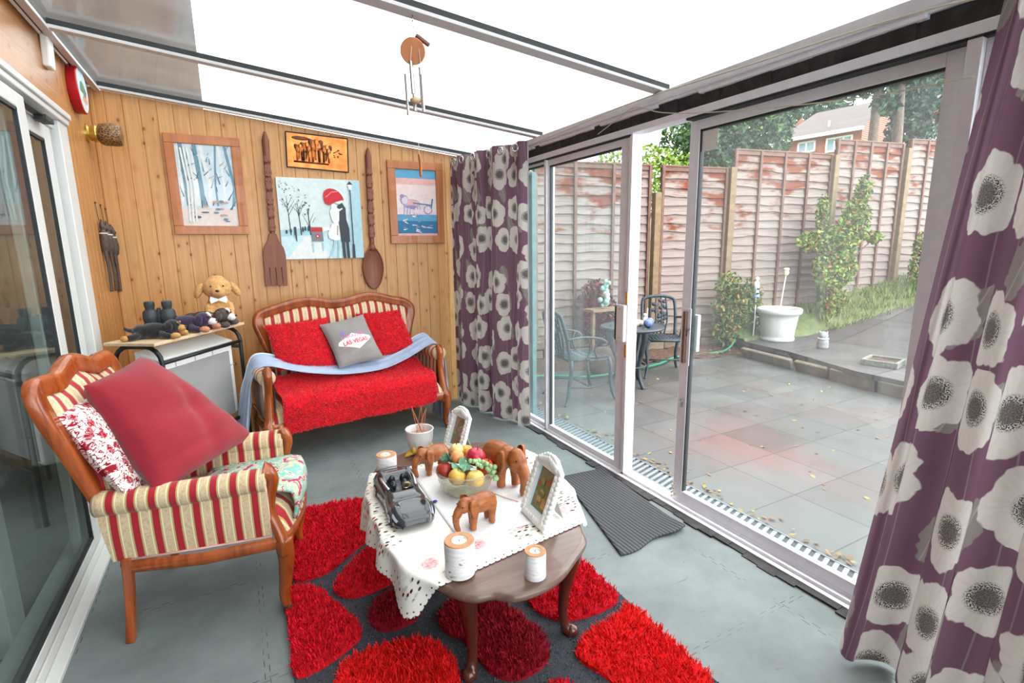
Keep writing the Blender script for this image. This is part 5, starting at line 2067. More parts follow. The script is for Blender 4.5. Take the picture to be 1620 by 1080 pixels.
def fluffy(name, label, corners, thick, group, n, seed):
    f, mb, nn = pillow(*corners, thick, 20, seed=seed)
    c = sum((Vector(q) for q in corners), Vector()) / 4
    root = thing(name, label, 'cushion', c, 0, group)
    mb.v = [tuple(Vector(v) - c) for v in mb.v]
    mb.build('cover', M['red_fluff'], root, smooth=True)

    def pick(r):
        u, v = r.random(), r.random()
        s = 1 if r.random() < 0.8 else -1
        return f(u, v, s) - c, (nn * s + Vector((r.gauss(0, .2), r.gauss(0, .2), r.gauss(0, .2)))).normalized()
    fb = MB()
    fuzz(fb, n, pick, 0.014, 0.004, lambda r: 0 if r.random() < 0.6 else 1, 0.9, seed)
    o = fb.build('pile', [M['red_fluff'], M['red_fluff_hi']], root)
    o['kind'] = 'stuff'
    return root


fluffy('cushion', 'bright red fluffy cushion at the left end of the sofa', (S2W(0.165, 0.27, 0.60), S2W(0.575, 0.25, 0.535), S2W(0.570, 0.43, 0.925), S2W(0.135, 0.44, 0.905)), 0.13, 'red fluffy sofa cushions', 9000, 3)
fluffy('cushion', 'bright red fluffy cushion at the right end of the sofa, behind the grey one', (S2W(0.84, 0.32, 0.565), S2W(1.235, 0.27, 0.600), S2W(1.165, 0.44, 0.935), S2W(0.80, 0.45, 0.93)), 0.13, 'red fluffy sofa cushions', 8000, 4)

# grey cushion with the printed sign
gc = (S2W(0.565, 0.17, 0.575), S2W(0.915, 0.185, 0.60), S2W(0.83, 0.355, 0.935), S2W(0.492, 0.345, 0.885))


def cr(u, v):
    return -0.010 * math.exp(-((v - 0.22 - 0.15 * u) / 0.05) ** 2) - 0.006 * math.exp(-((v - 0.12 - 0.3 * u) / 0.04) ** 2)


gf, gmb, gn = pillow(*gc, 0.12, 30, cr, seed=5)
gctr = sum(gc, Vector()) / 4
GREY = thing('cushion', 'grey printed cushion reading LAS VEGAS, in the middle of the sofa', 'cushion', gctr)
gmb.v = [tuple(Vector(v) - gctr) for v in gmb.v]
gmb.build('cover', M['grey_vel'], GREY, smooth=True)


def gsurf(u, v, lift):
    return gf(u, v, 1) + gn * lift - gctr


def print_poly(name, polys, mats, lift):
    mb = MB()
    for poly, m in polys:
        cxp = sum(p[0] for p in poly) / len(poly)
        cyp = sum(p[1] for p in poly) / len(poly)
        RN = 5
        ring = []
        for k in range(1, RN + 1):
            ring.append([gsurf(cxp + (p[0] - cxp) * k / RN, cyp + (p[1] - cyp) * k / RN, lift + 0.0004 * m) for p in poly])
        vs = [gsurf(cxp, cyp, lift + 0.0004 * m)] + [q for rg in ring for q in rg]
        n = len(poly)
        fs = [(0, 1 + i, 1 + (i + 1) % n) for i in range(n)]
        for k in range(RN - 1):
            for i in range(n):
                j = (i + 1) % n
                fs.append((1 + k * n + i, 1 + (k + 1) * n + i, 1 + (k + 1) * n + j, 1 + k * n + j))
        mb.add([tuple(v) for v in vs], fs, m)
    return mb.build(name, mats, GREY)


sign = [(0.14, 0.45), (0.17, 0.405), (0.50, 0.30), (0.56, 0.295), (0.86, 0.445), (0.885, 0.49), (0.84, 0.525), (0.60, 0.585), (0.50, 0.62), (0.42, 0.585), (0.19, 0.50)]
sign = smooth_path(sign, 4, True)
star = []
for k in range(12):
    a = pi / 2 + 2 * pi * k / 12
    rr_ = 0.085 if k % 2 == 0 else 0.035
    star.append((0.33 + rr_ * cos(a), 0.655 + rr_ * sin(a) * 0.95))
print_poly('sign_print', [(sign, 0), (star, 1)], [plain('print_white', rgb(228, 224, 218), 0.8), plain('print_violet', rgb(148, 116, 184), 0.8)], 0.0015)


def cloth_text(txt, u0, v0, width, height, m, name, slant=0.0):
    cu = bpy.data.curves.new('t', 'FONT')
    cu.body = txt
    cu.size = 1
    cu.offset = 0.02
    ob = bpy.data.objects.new('t', cu)
    COL.objects.link(ob)
    me = bpy.data.meshes.new_from_object(ob.evaluated_get(bpy.context.evaluated_depsgraph_get()))
    bpy.data.objects.remove(ob)
    bm = bmesh.new()
    bm.from_mesh(me)
    bmesh.ops.triangulate(bm, faces=bm.faces)
    bmesh.ops.subdivide_edges(bm, edges=[e for e in bm.edges if e.calc_length() > 0.25], cuts=1)
    xs = [v.co.x for v in bm.verts]
    ys = [v.co.y for v in bm.verts]
    x0, x1, y0, y1 = min(xs), max(xs), min(ys), max(ys)
    for v in bm.verts:
        a = (v.co.x - x0) / (x1 - x0)
        b = (v.co.y - y0) / (y1 - y0)
        v.co = gsurf(u0 + a * width, v0 + b * height + slant * a, 0.0035)
    bm.to_mesh(me)
    bm.free()
    me.name = name
    me.materials.clear()
    me.materials.append(m)
    o = bpy.data.objects.new(name, me)
    COL.objects.link(o)
    o.parent = GREY
    return o


cloth_text('LAS VEGAS', 0.24, 0.385, 0.55, 0.085, plain('print_red', rgb(206, 44, 66), 0.8), 'lettering', 0.03)
cloth_text('FABULOUS', 0.24, 0.525, 0.52, 0.055, plain('print_pink', rgb(214, 130, 176), 0.8), 'lettering', 0.03)

# shaggy red throw over the seat
THROW = thing('throw', 'bright red shaggy throw spread over the sofa seat and hanging down its front', 'throw', (0.073, 3.60, 0), 6.9)


def throw_fn(u, v):
    """u across, v from the back of the seat over the front edge and down"""
    x0 = 0.115 + 0.03 * max(0, v - 0.5) + 0.01 * sin(v * 5)
    x1 = 1.245 - 0.01 * v
    x = x0 + (x1 - x0) * u
    fy = -0.035 * (1 - ((x - 0.685) / 0.685) ** 2) - 0.03
    L = 0.46
    if v < 0.55:
        t = v / 0.55
        y = 0.31 + (fy + 0.03 - 0.31) * t
        z = 0.468 + 0.016 * t + 0.012 * sin(pi * u) + 0.080 * max(0.0, (0.55 - t) / 0.55) ** 1.4
        if t > 0.86:
            k = (t - 0.86) / 0.14
            z -= 0.012 * k * k
    else:
        t = (v - 0.55) / 0.45
        a = min(1, t * 5)
        y = fy + 0.03 - 0.034 * sin(a * pi / 2) - 0.006 * sin(u * 9 + 1)
        z = 0.473 - 0.022 * (1 - cos(a * pi / 2)) - 0.215 * max(0, t - 0.06)
        z += -0.012 * (1 - u) * t
    return Vector((x, y, z + 0.003 * sin(u * 23) * sin(v * 17)))


mb = MB()
mb.grid(throw_fn, 50, 40)
mb.build('fabric', M['red_fluff'], THROW, smooth=True, solid=0.008)


def pick_throw(r):
    u, v = r.random(), r.random() ** 0.8
    p = throw_fn(u, v)
    a = throw_fn(min(1, u + 0.01), v) - throw_fn(max(0, u - 0.01), v)
    b = throw_fn(u, min(1, v + 0.01)) - throw_fn(u, max(0, v - 0.01))
    n = b.cross(a).normalized()
    if n.z < 0 and v < 0.55 or n.y > 0.2:
        n = -n
    return p + n * 0.003, n


fb = MB()
fuzz(fb, 24000, pick_throw, 0.014, 0.0042, lambda r: 0 if r.random() < 0.6 else 1, 1.0, 8)
o = fb.build('pile', [M['red_fluff'], M['red_fluff_hi']], THROW)
o['kind'] = 'stuff'

# pale blue shawl draped from arm to arm
SH = thing('shawl', 'pale blue fringed shawl draped across the sofa from arm to arm', 'shawl', (0.073, 3.60, 0), 6.9)
sh_path = [(-0.11, 0.24, 0.15), (-0.085, 0.25, 0.30), (-0.05, 0.26, 0.48), (-0.018, 0.26, 0.60), (0.03, 0.26, 0.678), (0.10, 0.25, 0.684), (0.20, 0.235, 0.650), (0.33, 0.22, 0.610), (0.55, 0.21, 0.566), (0.75, 0.21, 0.552), (0.90, 0.21, 0.560), (1.05, 0.22, 0.598), (1.17, 0.235, 0.640), (1.28, 0.25, 0.684), (1.345, 0.25, 0.690), (1.40, 0.25, 0.63), (1.425, 0.25, 0.48), (1.42, 0.24, 0.30), (1.41, 0.23, 0.12), (1.40, 0.21, 0.02)]
sp = smooth_path(sh_path, 6)


def shawl_fn(u, v):
    t = u * (len(sp) - 1)
    i = min(len(sp) - 2, int(t))
    p = Vector(sp[i]).lerp(Vector(sp[i + 1]), t - i)
    q = v - 0.5
    hang = abs(u - 0.5) * 2
    spread = 0.11 + 0.16 * max(0, hang - 0.70)
    mid = max(0, 1 - hang * 1.35)
    fold = 0.012 * sin(v * 19 + u * 3) + 0.006 * sin(v * 41 + u * 9)
    y = p.y + q * spread * (1.0 - 0.2 * mid) * 2
    z = p.z
    x = p.x
    if hang > 0.72:
        k = min(1, (hang - 0.72) / 0.1)
        x += (fold * 1.2 + (0.03 * q if u < 0.5 else 0)) * k * (1 if u > 0.5 else -1)
        z += 0.0
    # in the middle the cloth falls as a soft band that drops towards the front
    k2 = 1 - min(1, max(0, (hang - 0.62) / 0.12))
    z += k2 * (0.045 * q * 1.2 + fold * 0.6)
    if z < 0.012:
        z = 0.012
    return Vector((x, y, z))


mb = MB()
mb.grid(shawl_fn, 120, 30)
mb.build('fabric', M['scarf'], SH, smooth=True, solid=0.004)
mb = MB()
mb.tube([shawl_fn(i / 90, 1.0) + Vector((0, 0, 0.003)) for i in range(8, 83)], 0.006, 6)
mb.build('hem', M['scarf_edge'], SH, smooth=True)
mb = MB()
rr_ = random.Random(4)
for k in range(34):
    v = (k + 0.5) / 34
    p = shawl_fn(0.0, v)
    q = p + Vector((rr_.gauss(-0.006, 0.008), rr_.gauss(0, 0.006), -0.055 - rr_.random() * 0.02))
    mb.tube([p, (p + q) / 2 + Vector((rr_.gauss(0, 0.004), 0, 0)), q], 0.003, 5)
mb.build('fringe', M['scarf_edge'], SH, smooth=True)

# ------------------------------------------------------------------ cushions on the armchair
def crb(u, v):
    d = -0.020 * math.exp(-((u - 0.5 - 0.25 * (v - 0.5)) / 0.09) ** 2) * (0.3 + v * 0.7)
    d += -0.012 * math.exp(-((v - 0.62 + 0.35 * (u - 0.6)) / 0.08) ** 2) * (u > 0.35)
    d += -0.012 * math.exp(-((u - 0.82) / 0.04) ** 2)
    return d


bc = [Vector((-0.518, 2.30, 0.972)), Vector((-0.385, 2.62, 1.005)), Vector((0.005, 2.58, 0.585)), Vector((-0.325, 2.13, 0.575))]
# corner order: left top, far top, far bottom, near bottom
bf, bmb, bn = pillow(bc[0], bc[3], bc[2], bc[1], 0.20, 34, crb, 0.03, 7)
BIG = tag(bmb.build('cushion', M['burg'], smooth=True), 'large plain burgundy cushion slumped across the armchair', 'cushion')
dc = [Vector((-0.585, 2.205, 0.905)), Vector((-0.49, 2.50, 0.92)), Vector((-0.36, 2.47, 0.56)), Vector((-0.40, 2.145, 0.555))]
df, dmb, dn = pillow(dc[0], dc[3], dc[2], dc[1], 0.13, 28, None, 0.02, 9)
DAM = tag(dmb.build('cushion', M['damask'], smooth=True), 'white cushion with red damask scrolls between the chair back and the burgundy cushion', 'cushion')

# patchwork pad folded over the seat front
PAD = thing('seat_pad', 'teal, pink and cream patchwork pad folded over the front of the armchair seat', 'pad', (0.053, 2.03, 0), 78)


def pad_fn(u, v):
    x = 0.10 + 0.37 * u
    t = (x - 0.275) / 0.275
    fy = -0.05 * (1 - t * t) - 0.014
    if v < 0.6:
        k = v / 0.6
        y = 0.33 + (fy - 0.33) * k
        z = 0.472 + 0.02 * sin(pi * u) + 0.03 * k
        if k > 0.8:
            z -= 0.02 * ((k - 0.8) / 0.2) ** 2
    else:
        k = (v - 0.6) / 0.4
        y = fy - 0.012 * sin(pi * k)
        z = 0.482 + 0.02 * sin(pi * u) - 0.115 * k
    return Vector((x, y, z + 0.004 * sin(u * 14) * sin(v * 11)))


mb = MB()
mb.grid(pad_fn, 24, 30)
mb.build('fabric', M['floral'], PAD, smooth=True, solid=0.012)

# ------------------------------------------------------------------ tubular stand with pale board, panel inside it
TX = Vector((0.468, 0.68, 0)).normalized()       # along the long side
TA = math.degrees(atan2(TX.y, TX.x))
STD = thing('side_table', 'small black tubular stand with a pale wooden top in the left corner', 'table', (-0.425, 3.36, 0), TA)
Lx, Wy, Hz = 0.80, 0.31, 0.945
mb = MB()
mb.span((0, 0, Hz - 0.018), (Lx, Wy, Hz))
mb.build('table_top', M['oak'], STD, bevel=0.003)
for (xx, nm) in ((0.05, 'leg_frame'), (Lx - 0.05, 'leg_frame')):
    mb = MB()
    rr_ = 0.013
    zt = Hz - 0.018 - rr_
    pts = [(xx, 0.012, 0.0), (xx, 0.012, zt - 0.09)] + [(xx, 0.012 + 0.09 * (1 - cos(a)), zt - 0.09 + 0.09 * sin(a)) for a in (0.4, 0.8, 1.2, pi / 2)] + \
          [(xx, Wy - 0.012 - 0.09 * (1 - cos(a)), zt - 0.09 + 0.09 * sin(a)) for a in (pi / 2, 1.2, 0.8, 0.4)] + [(xx, Wy - 0.012, zt - 0.09), (xx, Wy - 0.012, 0.0)]
    mb.tube(pts, rr_, 10)
    mb.tube([(xx, 0.012, zt - 0.13), (xx, Wy - 0.012, zt - 0.13)], rr_ * 0.9, 10)
    mb.build(nm, M['black_metal'], STD, smooth=True)
for (yy, zz) in ((0.012, Hz - 0.125), (0.012, 0.30), (Wy - 0.012, 0.30)):
    mb = MB()
    mb.tube([(0.05, yy, zz), (Lx - 0.05, yy, zz)], 0.012, 10)
    mb.build('rail', M['black_metal'], STD, smooth=True)
PAN = thing('panel_heater', 'white-cased box with a flat grey front panel inside the black tubular stand', 'heater', (-0.425, 3.36, 0), TA)
mb = MB()
mb.span((0.075, 0.06, 0.315), (Lx - 0.072, 0.20, 0.83), 0)
mb.build('case', M['white'], PAN, bevel=0.015)
mb = MB()
mb.add([(0.075, 0.05, 0.83), (Lx - 0.072, 0.05, 0.83), (Lx - 0.072, 0.20, 0.88), (0.075, 0.20, 0.88), (0.075, 0.06, 0.815), (Lx - 0.072, 0.06, 0.815), (Lx - 0.072, 0.20, 0.815), (0.075, 0.20, 0.815)],
       [(0, 1, 2, 3), (4, 5, 1, 0), (7, 4, 0, 3), (5, 6, 2, 1), (6, 7, 3, 2), (7, 6, 5, 4)])
mb.build('hood', M['white_paint'], PAN, bevel=0.006)
mb = MB()
mb.span((0.12, 0.050, 0.335), (Lx - 0.125, 0.064, 0.765))
mb.build('front_panel', M['grey_panel'], PAN, bevel=0.004)
mb = MB()
for x in (0.2, 0.36, 0.52):
    mb.span((x, 0.056, 0.768), (x + 0.006, 0.061, 0.80))
mb.span((Lx - 0.115, 0.056, 0.66), (Lx - 0.075, 0.061, 0.666))
mb.build('clip', M['alu_in'], PAN)


# ------------------------------------------------------------------ coffee table
T_OUT = [(1.0, 1.36), (.965, 1.285), (.886, 1.23), (.794, 1.173), (.71, 1.150), (.62, 1.157), (.573, 1.196), (.52, 1.21), (.482, 1.245), (.452, 1.30), (.395, 1.43), (.372, 1.58), (.378, 1.75), (.388, 1.92), (.425, 2.10), (.49, 2.24), (.57, 2.305), (.66, 2.345), (.76, 2.352), (.85, 2.33), (.90, 2.295), (.96, 2.30), (1.03, 2.275), (1.10, 2.21), (1.165, 2.08), (1.185, 1.92), (1.165, 1.75), (1.11, 1.57)]
TC = Vector((0.775, 1.75, 0))
TTOP = 0.46
tab = thing('coffee_table', 'dark mahogany coffee table with shaped top and cabriole legs on the red rug', 'table', TC)
tp = smooth_path([(x - TC.x, y - TC.y) for x, y in T_OUT], 5, True)
mb = MB()
n = len(tp)
rings = [(0.965, TTOP - 0.030), (0.985, TTOP - 0.030), (1.0, TTOP - 0.024), (1.006, TTOP - 0.014), (1.0, TTOP - 0.005), (0.985, TTOP - 0.001), (0.955, TTOP), (0.5, TTOP)]
vs = [(x * k, y * k, z) for (k, z) in rings for (x, y) in tp]
fs, nr = [], len(rings)
for i in range(nr - 1):
    for k in range(n):
        l = (k + 1) % n
        fs.append((i * n + l, i * n + k, (i + 1) * n + k, (i + 1) * n + l))
fs.append(tuple(range(n)))
fs.append(tuple(reversed([(nr - 1) * n + k for k in range(n)])))
mb.add(vs, fs)
ob = mb.build('table_top', M['mahog_top'], tab, smooth=True, angle=50)
bm = bmesh.new()
bm.from_mesh(ob.data)
bmesh.ops.recalc_face_normals(bm, faces=bm.faces)
bm.to_mesh(ob.data)
bm.free()
LEGS = [(-0.185, -0.335, -1, -1), (0.185, -0.335, 1, -1), (-0.19, 0.34, -1, 1), (0.24, 0.34, 1, 1)]
mb = MB()
for (a, b) in ((0, 1), (2, 3), (0, 2), (1, 3)):
    p, q = Vector((LEGS[a][0], LEGS[a][1], 0.40)), Vector((LEGS[b][0], LEGS[b][1], 0.40))
    d = q - p
    mb.box((p + q) / 2, (d.length, 0.02, 0.06), 0, Matrix.Rotation(atan2(d.y, d.x), 3, 'Z'))
mb.build('apron', M['mahog'], tab, bevel=0.004)
for (x, y, sx, sy) in LEGS:
    lg = MB()
    d = Vector((sx, sy, 0)).normalized()
    prof = [(0.0, 0.43, 0.032), (0.012, 0.40, 0.036), (0.026, 0.365, 0.036), (0.030, 0.335, 0.033), (0.022, 0.28, 0.026), (0.008, 0.20, 0.020), (0.0, 0.12, 0.016), (0.004, 0.06, 0.015), (0.022, 0.025, 0.020), (0.036, 0.024, 0.022), (0.038, 0.0135, 0.017)]
    sp_ = smooth_path([(x + d.x * p[0], y + d.y * p[0], p[1]) for p in prof], 4)
    rs = [q[0] * 1.18 for q in smooth_path([(p[2], 0, 0) for p in prof], 4)]
    lg.tube(sp_, rs, 12)
    lo = lg.build('leg', M['mahog'], tab, smooth=True)
    kb = MB()
    # moulded knee shoulders running under the apron
    for s2 in ((1, 0), (0, 1)):
        e = Vector((-sx * s2[0], -sy * s2[1], 0))
        pts = [(x + d.x * 0.03, y + d.y * 0.03, 0.345), (x + d.x * 0.014 + e.x * 0.04, y + d.y * 0.014 + e.y * 0.04, 0.365), (x + e.x * 0.09, y + e.y * 0.09, 0.395)]
        kb.tube(smooth_path(pts, 4), [0.016, 0.015, 0.014, 0.013, 0.012, 0.011, 0.010, 0.009, 0.008], 8)
    kb.build('knee_moulding', M['mahog'], lo, smooth=True)

# tablecloth: flat over the top, falling over the rim where it reaches past it
CQ = [Vector((0.265, 1.265, 0)), Vector((1.13, 1.385, 0)), Vector((1.215, 2.10, 0)), Vector((0.235, 2.20, 0))]   # FL FR BR BL
pol = [(atan2(y, x), sqrt(x * x + y * y), x, y) for x, y in tp]
pol.sort()
pa = np.array([q[0] for q in pol])
prr = np.array([q[1] for q in pol])


def rim_r(a):
    return float(np.interp(a, pa, prr, period=2 * pi))


def cloth_fn(u, v):
    # hem runs a little straighter than the fabric's middle
    p = (CQ[0] * (1 - u) + CQ[1] * u) * (1 - v) + (CQ[3] * (1 - u) + CQ[2] * u) * v
    x, y = p.x - TC.x, p.y - TC.y
    a = atan2(y, x)
    rr0 = rim_r(a) + 0.006
    r0 = sqrt(x * x + y * y)
    z = TTOP + 0.004
    if r0 > rr0:
        e = r0 - rr0
        w_ = 0.014 * sin(a * 15 + 0.6) * min(1, e / 0.06)
        q = min(e, 0.012)
        rad = rr0 + q * 0.8 + 0.14 * max(0, e - 0.012) + w_
        z -= 0.3 * q + 0.97 * max(0, e - 0.012)
        x, y = cos(a) * rad, sin(a) * rad
    return Vector((x, y, z))


mb = MB()
mb.grid(cloth_fn, 90, 90, 0, lambda u, v: (u * 0.94, v * 0.93))
CL = thing('tablecloth', 'cream cut-work tablecloth with rose sprays and scalloped hem on the coffee table', 'tablecloth', TC)
mb.build('cloth', M['cutwork'], CL, smooth=True)

# white lace runner on top
mb = MB()
lq = [Vector((0.585, 1.47, 0)), Vector((0.935, 1.455, 0)), Vector((1.09, 2.0, 0)), Vector((0.60, 2.12, 0))]


def lace_fn(u, v):
    p = (lq[0] * (1 - u) + lq[1] * u) * (1 - v) + (lq[3] * (1 - u) + lq[2] * u) * v
    return (p.x, p.y, TTOP + 0.0065 + 0.0008 * sin(u * 30) * sin(v * 27))


mb.grid(lace_fn, 30, 30)
tag(mb.build('lace_mat', M['lace'], smooth=True, solid=0.001), 'white lace mat lying on the tablecloth under the fruit bowl', 'mat')
TOP = TTOP + 0.0075

# ------------------------------------------------------------------ rug and door mat
RUG = thing('rug', 'shaggy red pebble-pattern rug with charcoal gaps under the coffee table', 'rug', (0.66, 1.95, 0))
RC = Vector((0.66, 1.95, 0))
r_out = [(0.045, 0.95), (1.285, 0.95), (1.29, 1.5), (1.285, 2.1), (1.265, 2.75), (1.0, 2.80), (0.55, 2.865), (0.095, 2.90), (0.075, 2.5), (0.045, 1.7)]
mb = MB()
mb.prism([(x - RC.x, y - RC.y) for x, y in r_out], 0.001, 0.010)
mb.build('backing', M['gap_pile'], RUG)
fb = MB()
xs = [p[0] for p in r_out]
ys_ = [p[1] for p in r_out]


def pick_rug(r):
    while True:
        x, y = r.uniform(min(xs), max(xs)), r.uniform(min(ys_), max(ys_))
        if in_poly(x, y, r_out):
            return (x - RC.x, y - RC.y, 0.009), (0, 0, 1)


fuzz(fb, 17000, pick_rug, 0.007, 0.005, 0, 1.2, 31)
o = fb.build('short_pile', M['gap_pile2'], RUG)
o['kind'] = 'stuff'
PATCH = [
    ('crimson', [(0.085, 2.88), (0.53, 2.84), (0.64, 2.77), (0.52, 2.46), (0.35, 2.30), (0.21, 2.20), (0.07, 2.25), (0.075, 2.6)]),
    ('crimson', [(0.06, 2.19), (0.19, 2.13), (0.23, 2.01), (0.30, 1.80), (0.24, 1.71), (0.05, 1.66), (0.045, 1.86)]),
    ('crimson', [(0.24, 2.11), (0.32, 2.22), (0.45, 2.33), (0.54, 2.31), (0.56, 2.08), (0.50, 2.01), (0.33, 1.98), (0.25, 2.03)]),
    ('dark', [(0.34, 1.87), (0.40, 1.95), (0.49, 1.95), (0.56, 1.86), (0.50, 1.74), (0.38, 1.73), (0.33, 1.79)]),
    ('bright', [(0.18, 1.645), (0.26, 1.68), (0.43, 1.665), (0.515, 1.605), (0.555, 1.49), (0.53, 1.36), (0.45, 1.25), (0.25, 1.3), (0.15, 1.5)]),
    ('dark', [(0.56, 1.70), (0.62, 1.77), (0.72, 1.775), (0.82, 1.68), (0.88, 1.51), (0.88, 1.37), (0.82, 1.30), (0.70, 1.29), (0.63, 1.37), (0.61, 1.54), (0.565, 1.62)]),
    ('crimson', [(0.92, 1.62), (1.0, 1.72), (1.12, 1.79), (1.275, 1.78), (1.285, 1.60), (1.28, 1.47), (1.21, 1.42), (1.04, 1.43), (0.94, 1.50)]),
    ('bright', [(0.925, 1.30), (1.03, 1.36), (1.20, 1.385), (1.285, 1.40), (1.285, 1.15), (1.27, 0.97), (1.15, 0.965), (1.00, 1.06), (0.955, 1.18)]),
    ('crimson', [(0.72, 1.17), (0.77, 1.235), (0.82, 1.235), (0.86, 1.18), (0.88, 1.05), (0.80, 0.97), (0.70, 1.02)]),
    ('dark', [(0.60, 2.0), (0.66, 1.86), (0.80, 1.80), (0.92, 1.84), (0.96, 2.0), (0.86, 2.15), (0.68, 2.18)]),
    ('crimson', [(0.70, 2.72), (0.62, 2.4), (0.68, 2.26), (0.88, 2.22), (1.02, 2.32), (1.08, 2.55), (1.0, 2.73), (0.82, 2.78)]),
    ('bright', [(1.03, 2.08), (0.99, 1.93), (1.05, 1.85), (1.25, 1.86), (1.275, 2.05), (1.265, 2.4), (1.14, 2.45), (1.08, 2.25)]),
    ('dark', [(0.10, 1.10), (0.12, 0.97), (0.40, 0.97), (0.44, 1.15), (0.28, 1.22), (0.12, 1.30)]),
]
for i, (c, poly) in enumerate(PATCH):
    c0x = sum(q[0] for q in poly) / len(poly)
    c0y = sum(q[1] for q in poly) / len(poly)
    pp = smooth_path([(c0x + (q[0] - c0x) * 0.955, c0y + (q[1] - c0y) * 0.955) for q in poly], 4, True)
    area = abs(sum(pp[k][0] * pp[(k + 1) % len(pp)][1] - pp[(k + 1) % len(pp)][0] * pp[k][1] for k in range(len(pp)))) / 2
    cxp = sum(p[0] for p in pp) / len(pp)
    cyp = sum(p[1] for p in pp) / len(pp)
    mb = MB()
    # low cushion of pile base, then tufts
    nn_ = len(pp)
    vs = []
    for (k, z) in ((1.0, 0.009), (0.97, 0.024), (0.85, 0.030), (0.4, 0.031)):
        vs += [(cxp + (p[0] - cxp) * k - RC.x, cyp + (p[1] - cyp) * k - RC.y, z) for p in pp]
    fs = []
    for j in range(3):
        for k in range(nn_):
            l = (k + 1) % nn_
            fs.append((j * nn_ + k, j * nn_ + l, (j + 1) * nn_ + l, (j + 1) * nn_ + k))
    fs.append(tuple(3 * nn_ + k for k in range(nn_)))
    mb.add(vs, fs)

    def pk(r):
        while True:
            x, y = r.uniform(min(p[0] for p in pp), max(p[0] for p in pp)), r.uniform(min(p[1] for p in pp), max(p[1] for p in pp))
            if in_poly(x, y, pp):
                ed = min(1.0, 0.2 + 14 * min(sqrt((x - q[0]) ** 2 + (y - q[1]) ** 2) for q in pp[::2]))
                o_ = Vector((x - cxp, y - cyp, 0)) * (0.3 * (1 - ed))
                return (x - RC.x, y - RC.y, 0.012 + 0.016 * ed), (o_.x * 2 + 0.25 * sin(x * 23 + y * 9), o_.y * 2 + 0.25 * cos(y * 19 - x * 7), 1)
    fuzz(mb, int(area * 34000), pk, 0.022, 0.0055, lambda r: 0 if r.random() < 0.62 else 1, 0.9, 40 + i)
    o = mb.build('pile_patch', [M['rug_' + c], M['rug_' + c + '2']], RUG)

DM = [(1.70, 2.52), (1.985, 2.47), (1.935, 1.735), (1.80, 1.695), (1.62, 1.68), (1.475, 1.688)]
mb = MB()


def dm_fn(u, v):
    a = Vector((1.70, 2.52, 0)).lerp(Vector((1.985, 2.47, 0)), u)
    b = Vector((1.475, 1.69, 0)).lerp(Vector((1.915, 1.715, 0)), u)
    p = a.lerp(b, v)
    p.y -= 0.012 * sin(u * 9) * v
    z = 0.006 + 0.028 * max(0, v - 0.82) / 0.18 * max(0, u - 0.35) + 0.012 * max(0, 0.12 - v) / 0.12 * u
    return (p.x, p.y, z)


mb.grid(dm_fn, 40, 40)
tag(mb.build('door_mat', M['doormat'], smooth=True, solid=0.009), 'grey ribbed door mat on the floor at the open sliding door', 'mat')

# ================================================================== THINGS ON THE WALLS
WY = YB  # face of the back wall


def quad_frame(name, label, x0, x1, z0, z1, border, mat_f, cat='picture', depth=0.022, tilt=0.0, ih=0.010):
    """wall picture: frame part around a flat print; origin at the centre of the back"""
    c = Vector(((x0 + x1) / 2, WY, (z0 + z1) / 2))
    root = thing(name, label, cat, c)
    root.rotation_euler = (0, radians(tilt), 0)
    w_, h_ = (x1 - x0) / 2, (z1 - z0) / 2
    mb = MB()
    b = border
    for (ax, az, bx, bz) in ((-w_, -h_, w_, -h_ + b), (-w_, h_ - b, w_, h_), (-w_, -h_ + b, -w_ + b, h_ - b), (w_ - b, -h_ + b, w_, h_ - b)):
        mb.span((ax, -depth, az), (bx, -0.001, bz))
    mb.build('frame', mat_f, root, bevel=0.004)
    return root, w_ - b, h_ - b


def art(name, root, polys, mats, y=-0.010):
    """flat print built from coloured shapes, all in one picture plane"""
    mb = MB()
    for k, (poly, m) in enumerate(polys):
        yy = y - 0.00012 * k
        mb.add([(p[0], yy, p[1]) for p in poly], [tuple(range(len(poly)))], m)
    return mb.build(name, mats, root)


def rect(x0, z0, x1, z1):
    return [(x0, z0), (x1, z0), (x1, z1), (x0, z1)]


def ribbon(pts, w_):
    """polyline -> polygon strip"""
    L, R = [], []
    P = [Vector((p[0], p[1])) for p in pts]
    ws = w_ if isinstance(w_, (list, tuple)) else [w_] * len(P)
    for i in range(len(P)):
        d = (P[min(len(P) - 1, i + 1)] - P[max(0, i - 1)]).normalized()
        n = Vector((-d.y, d.x)) * ws[i] / 2
        L.append(tuple(P[i] + n))
        R.append(tuple(P[i] - n))
    return L + R[::-1]


def ellp(cx, cy, rx, ry, n=14, a0=0.0, a1=2 * pi):
    return [(cx + rx * cos(a0 + (a1 - a0) * k / n), cy + ry * sin(a0 + (a1 - a0) * k / n)) for k in range(n + (0 if a1 - a0 > 6 else 1))]


C_ = lambda n, *c: plain('print_' + n, rgb(*c), 0.6, 0, 30, 0.08)

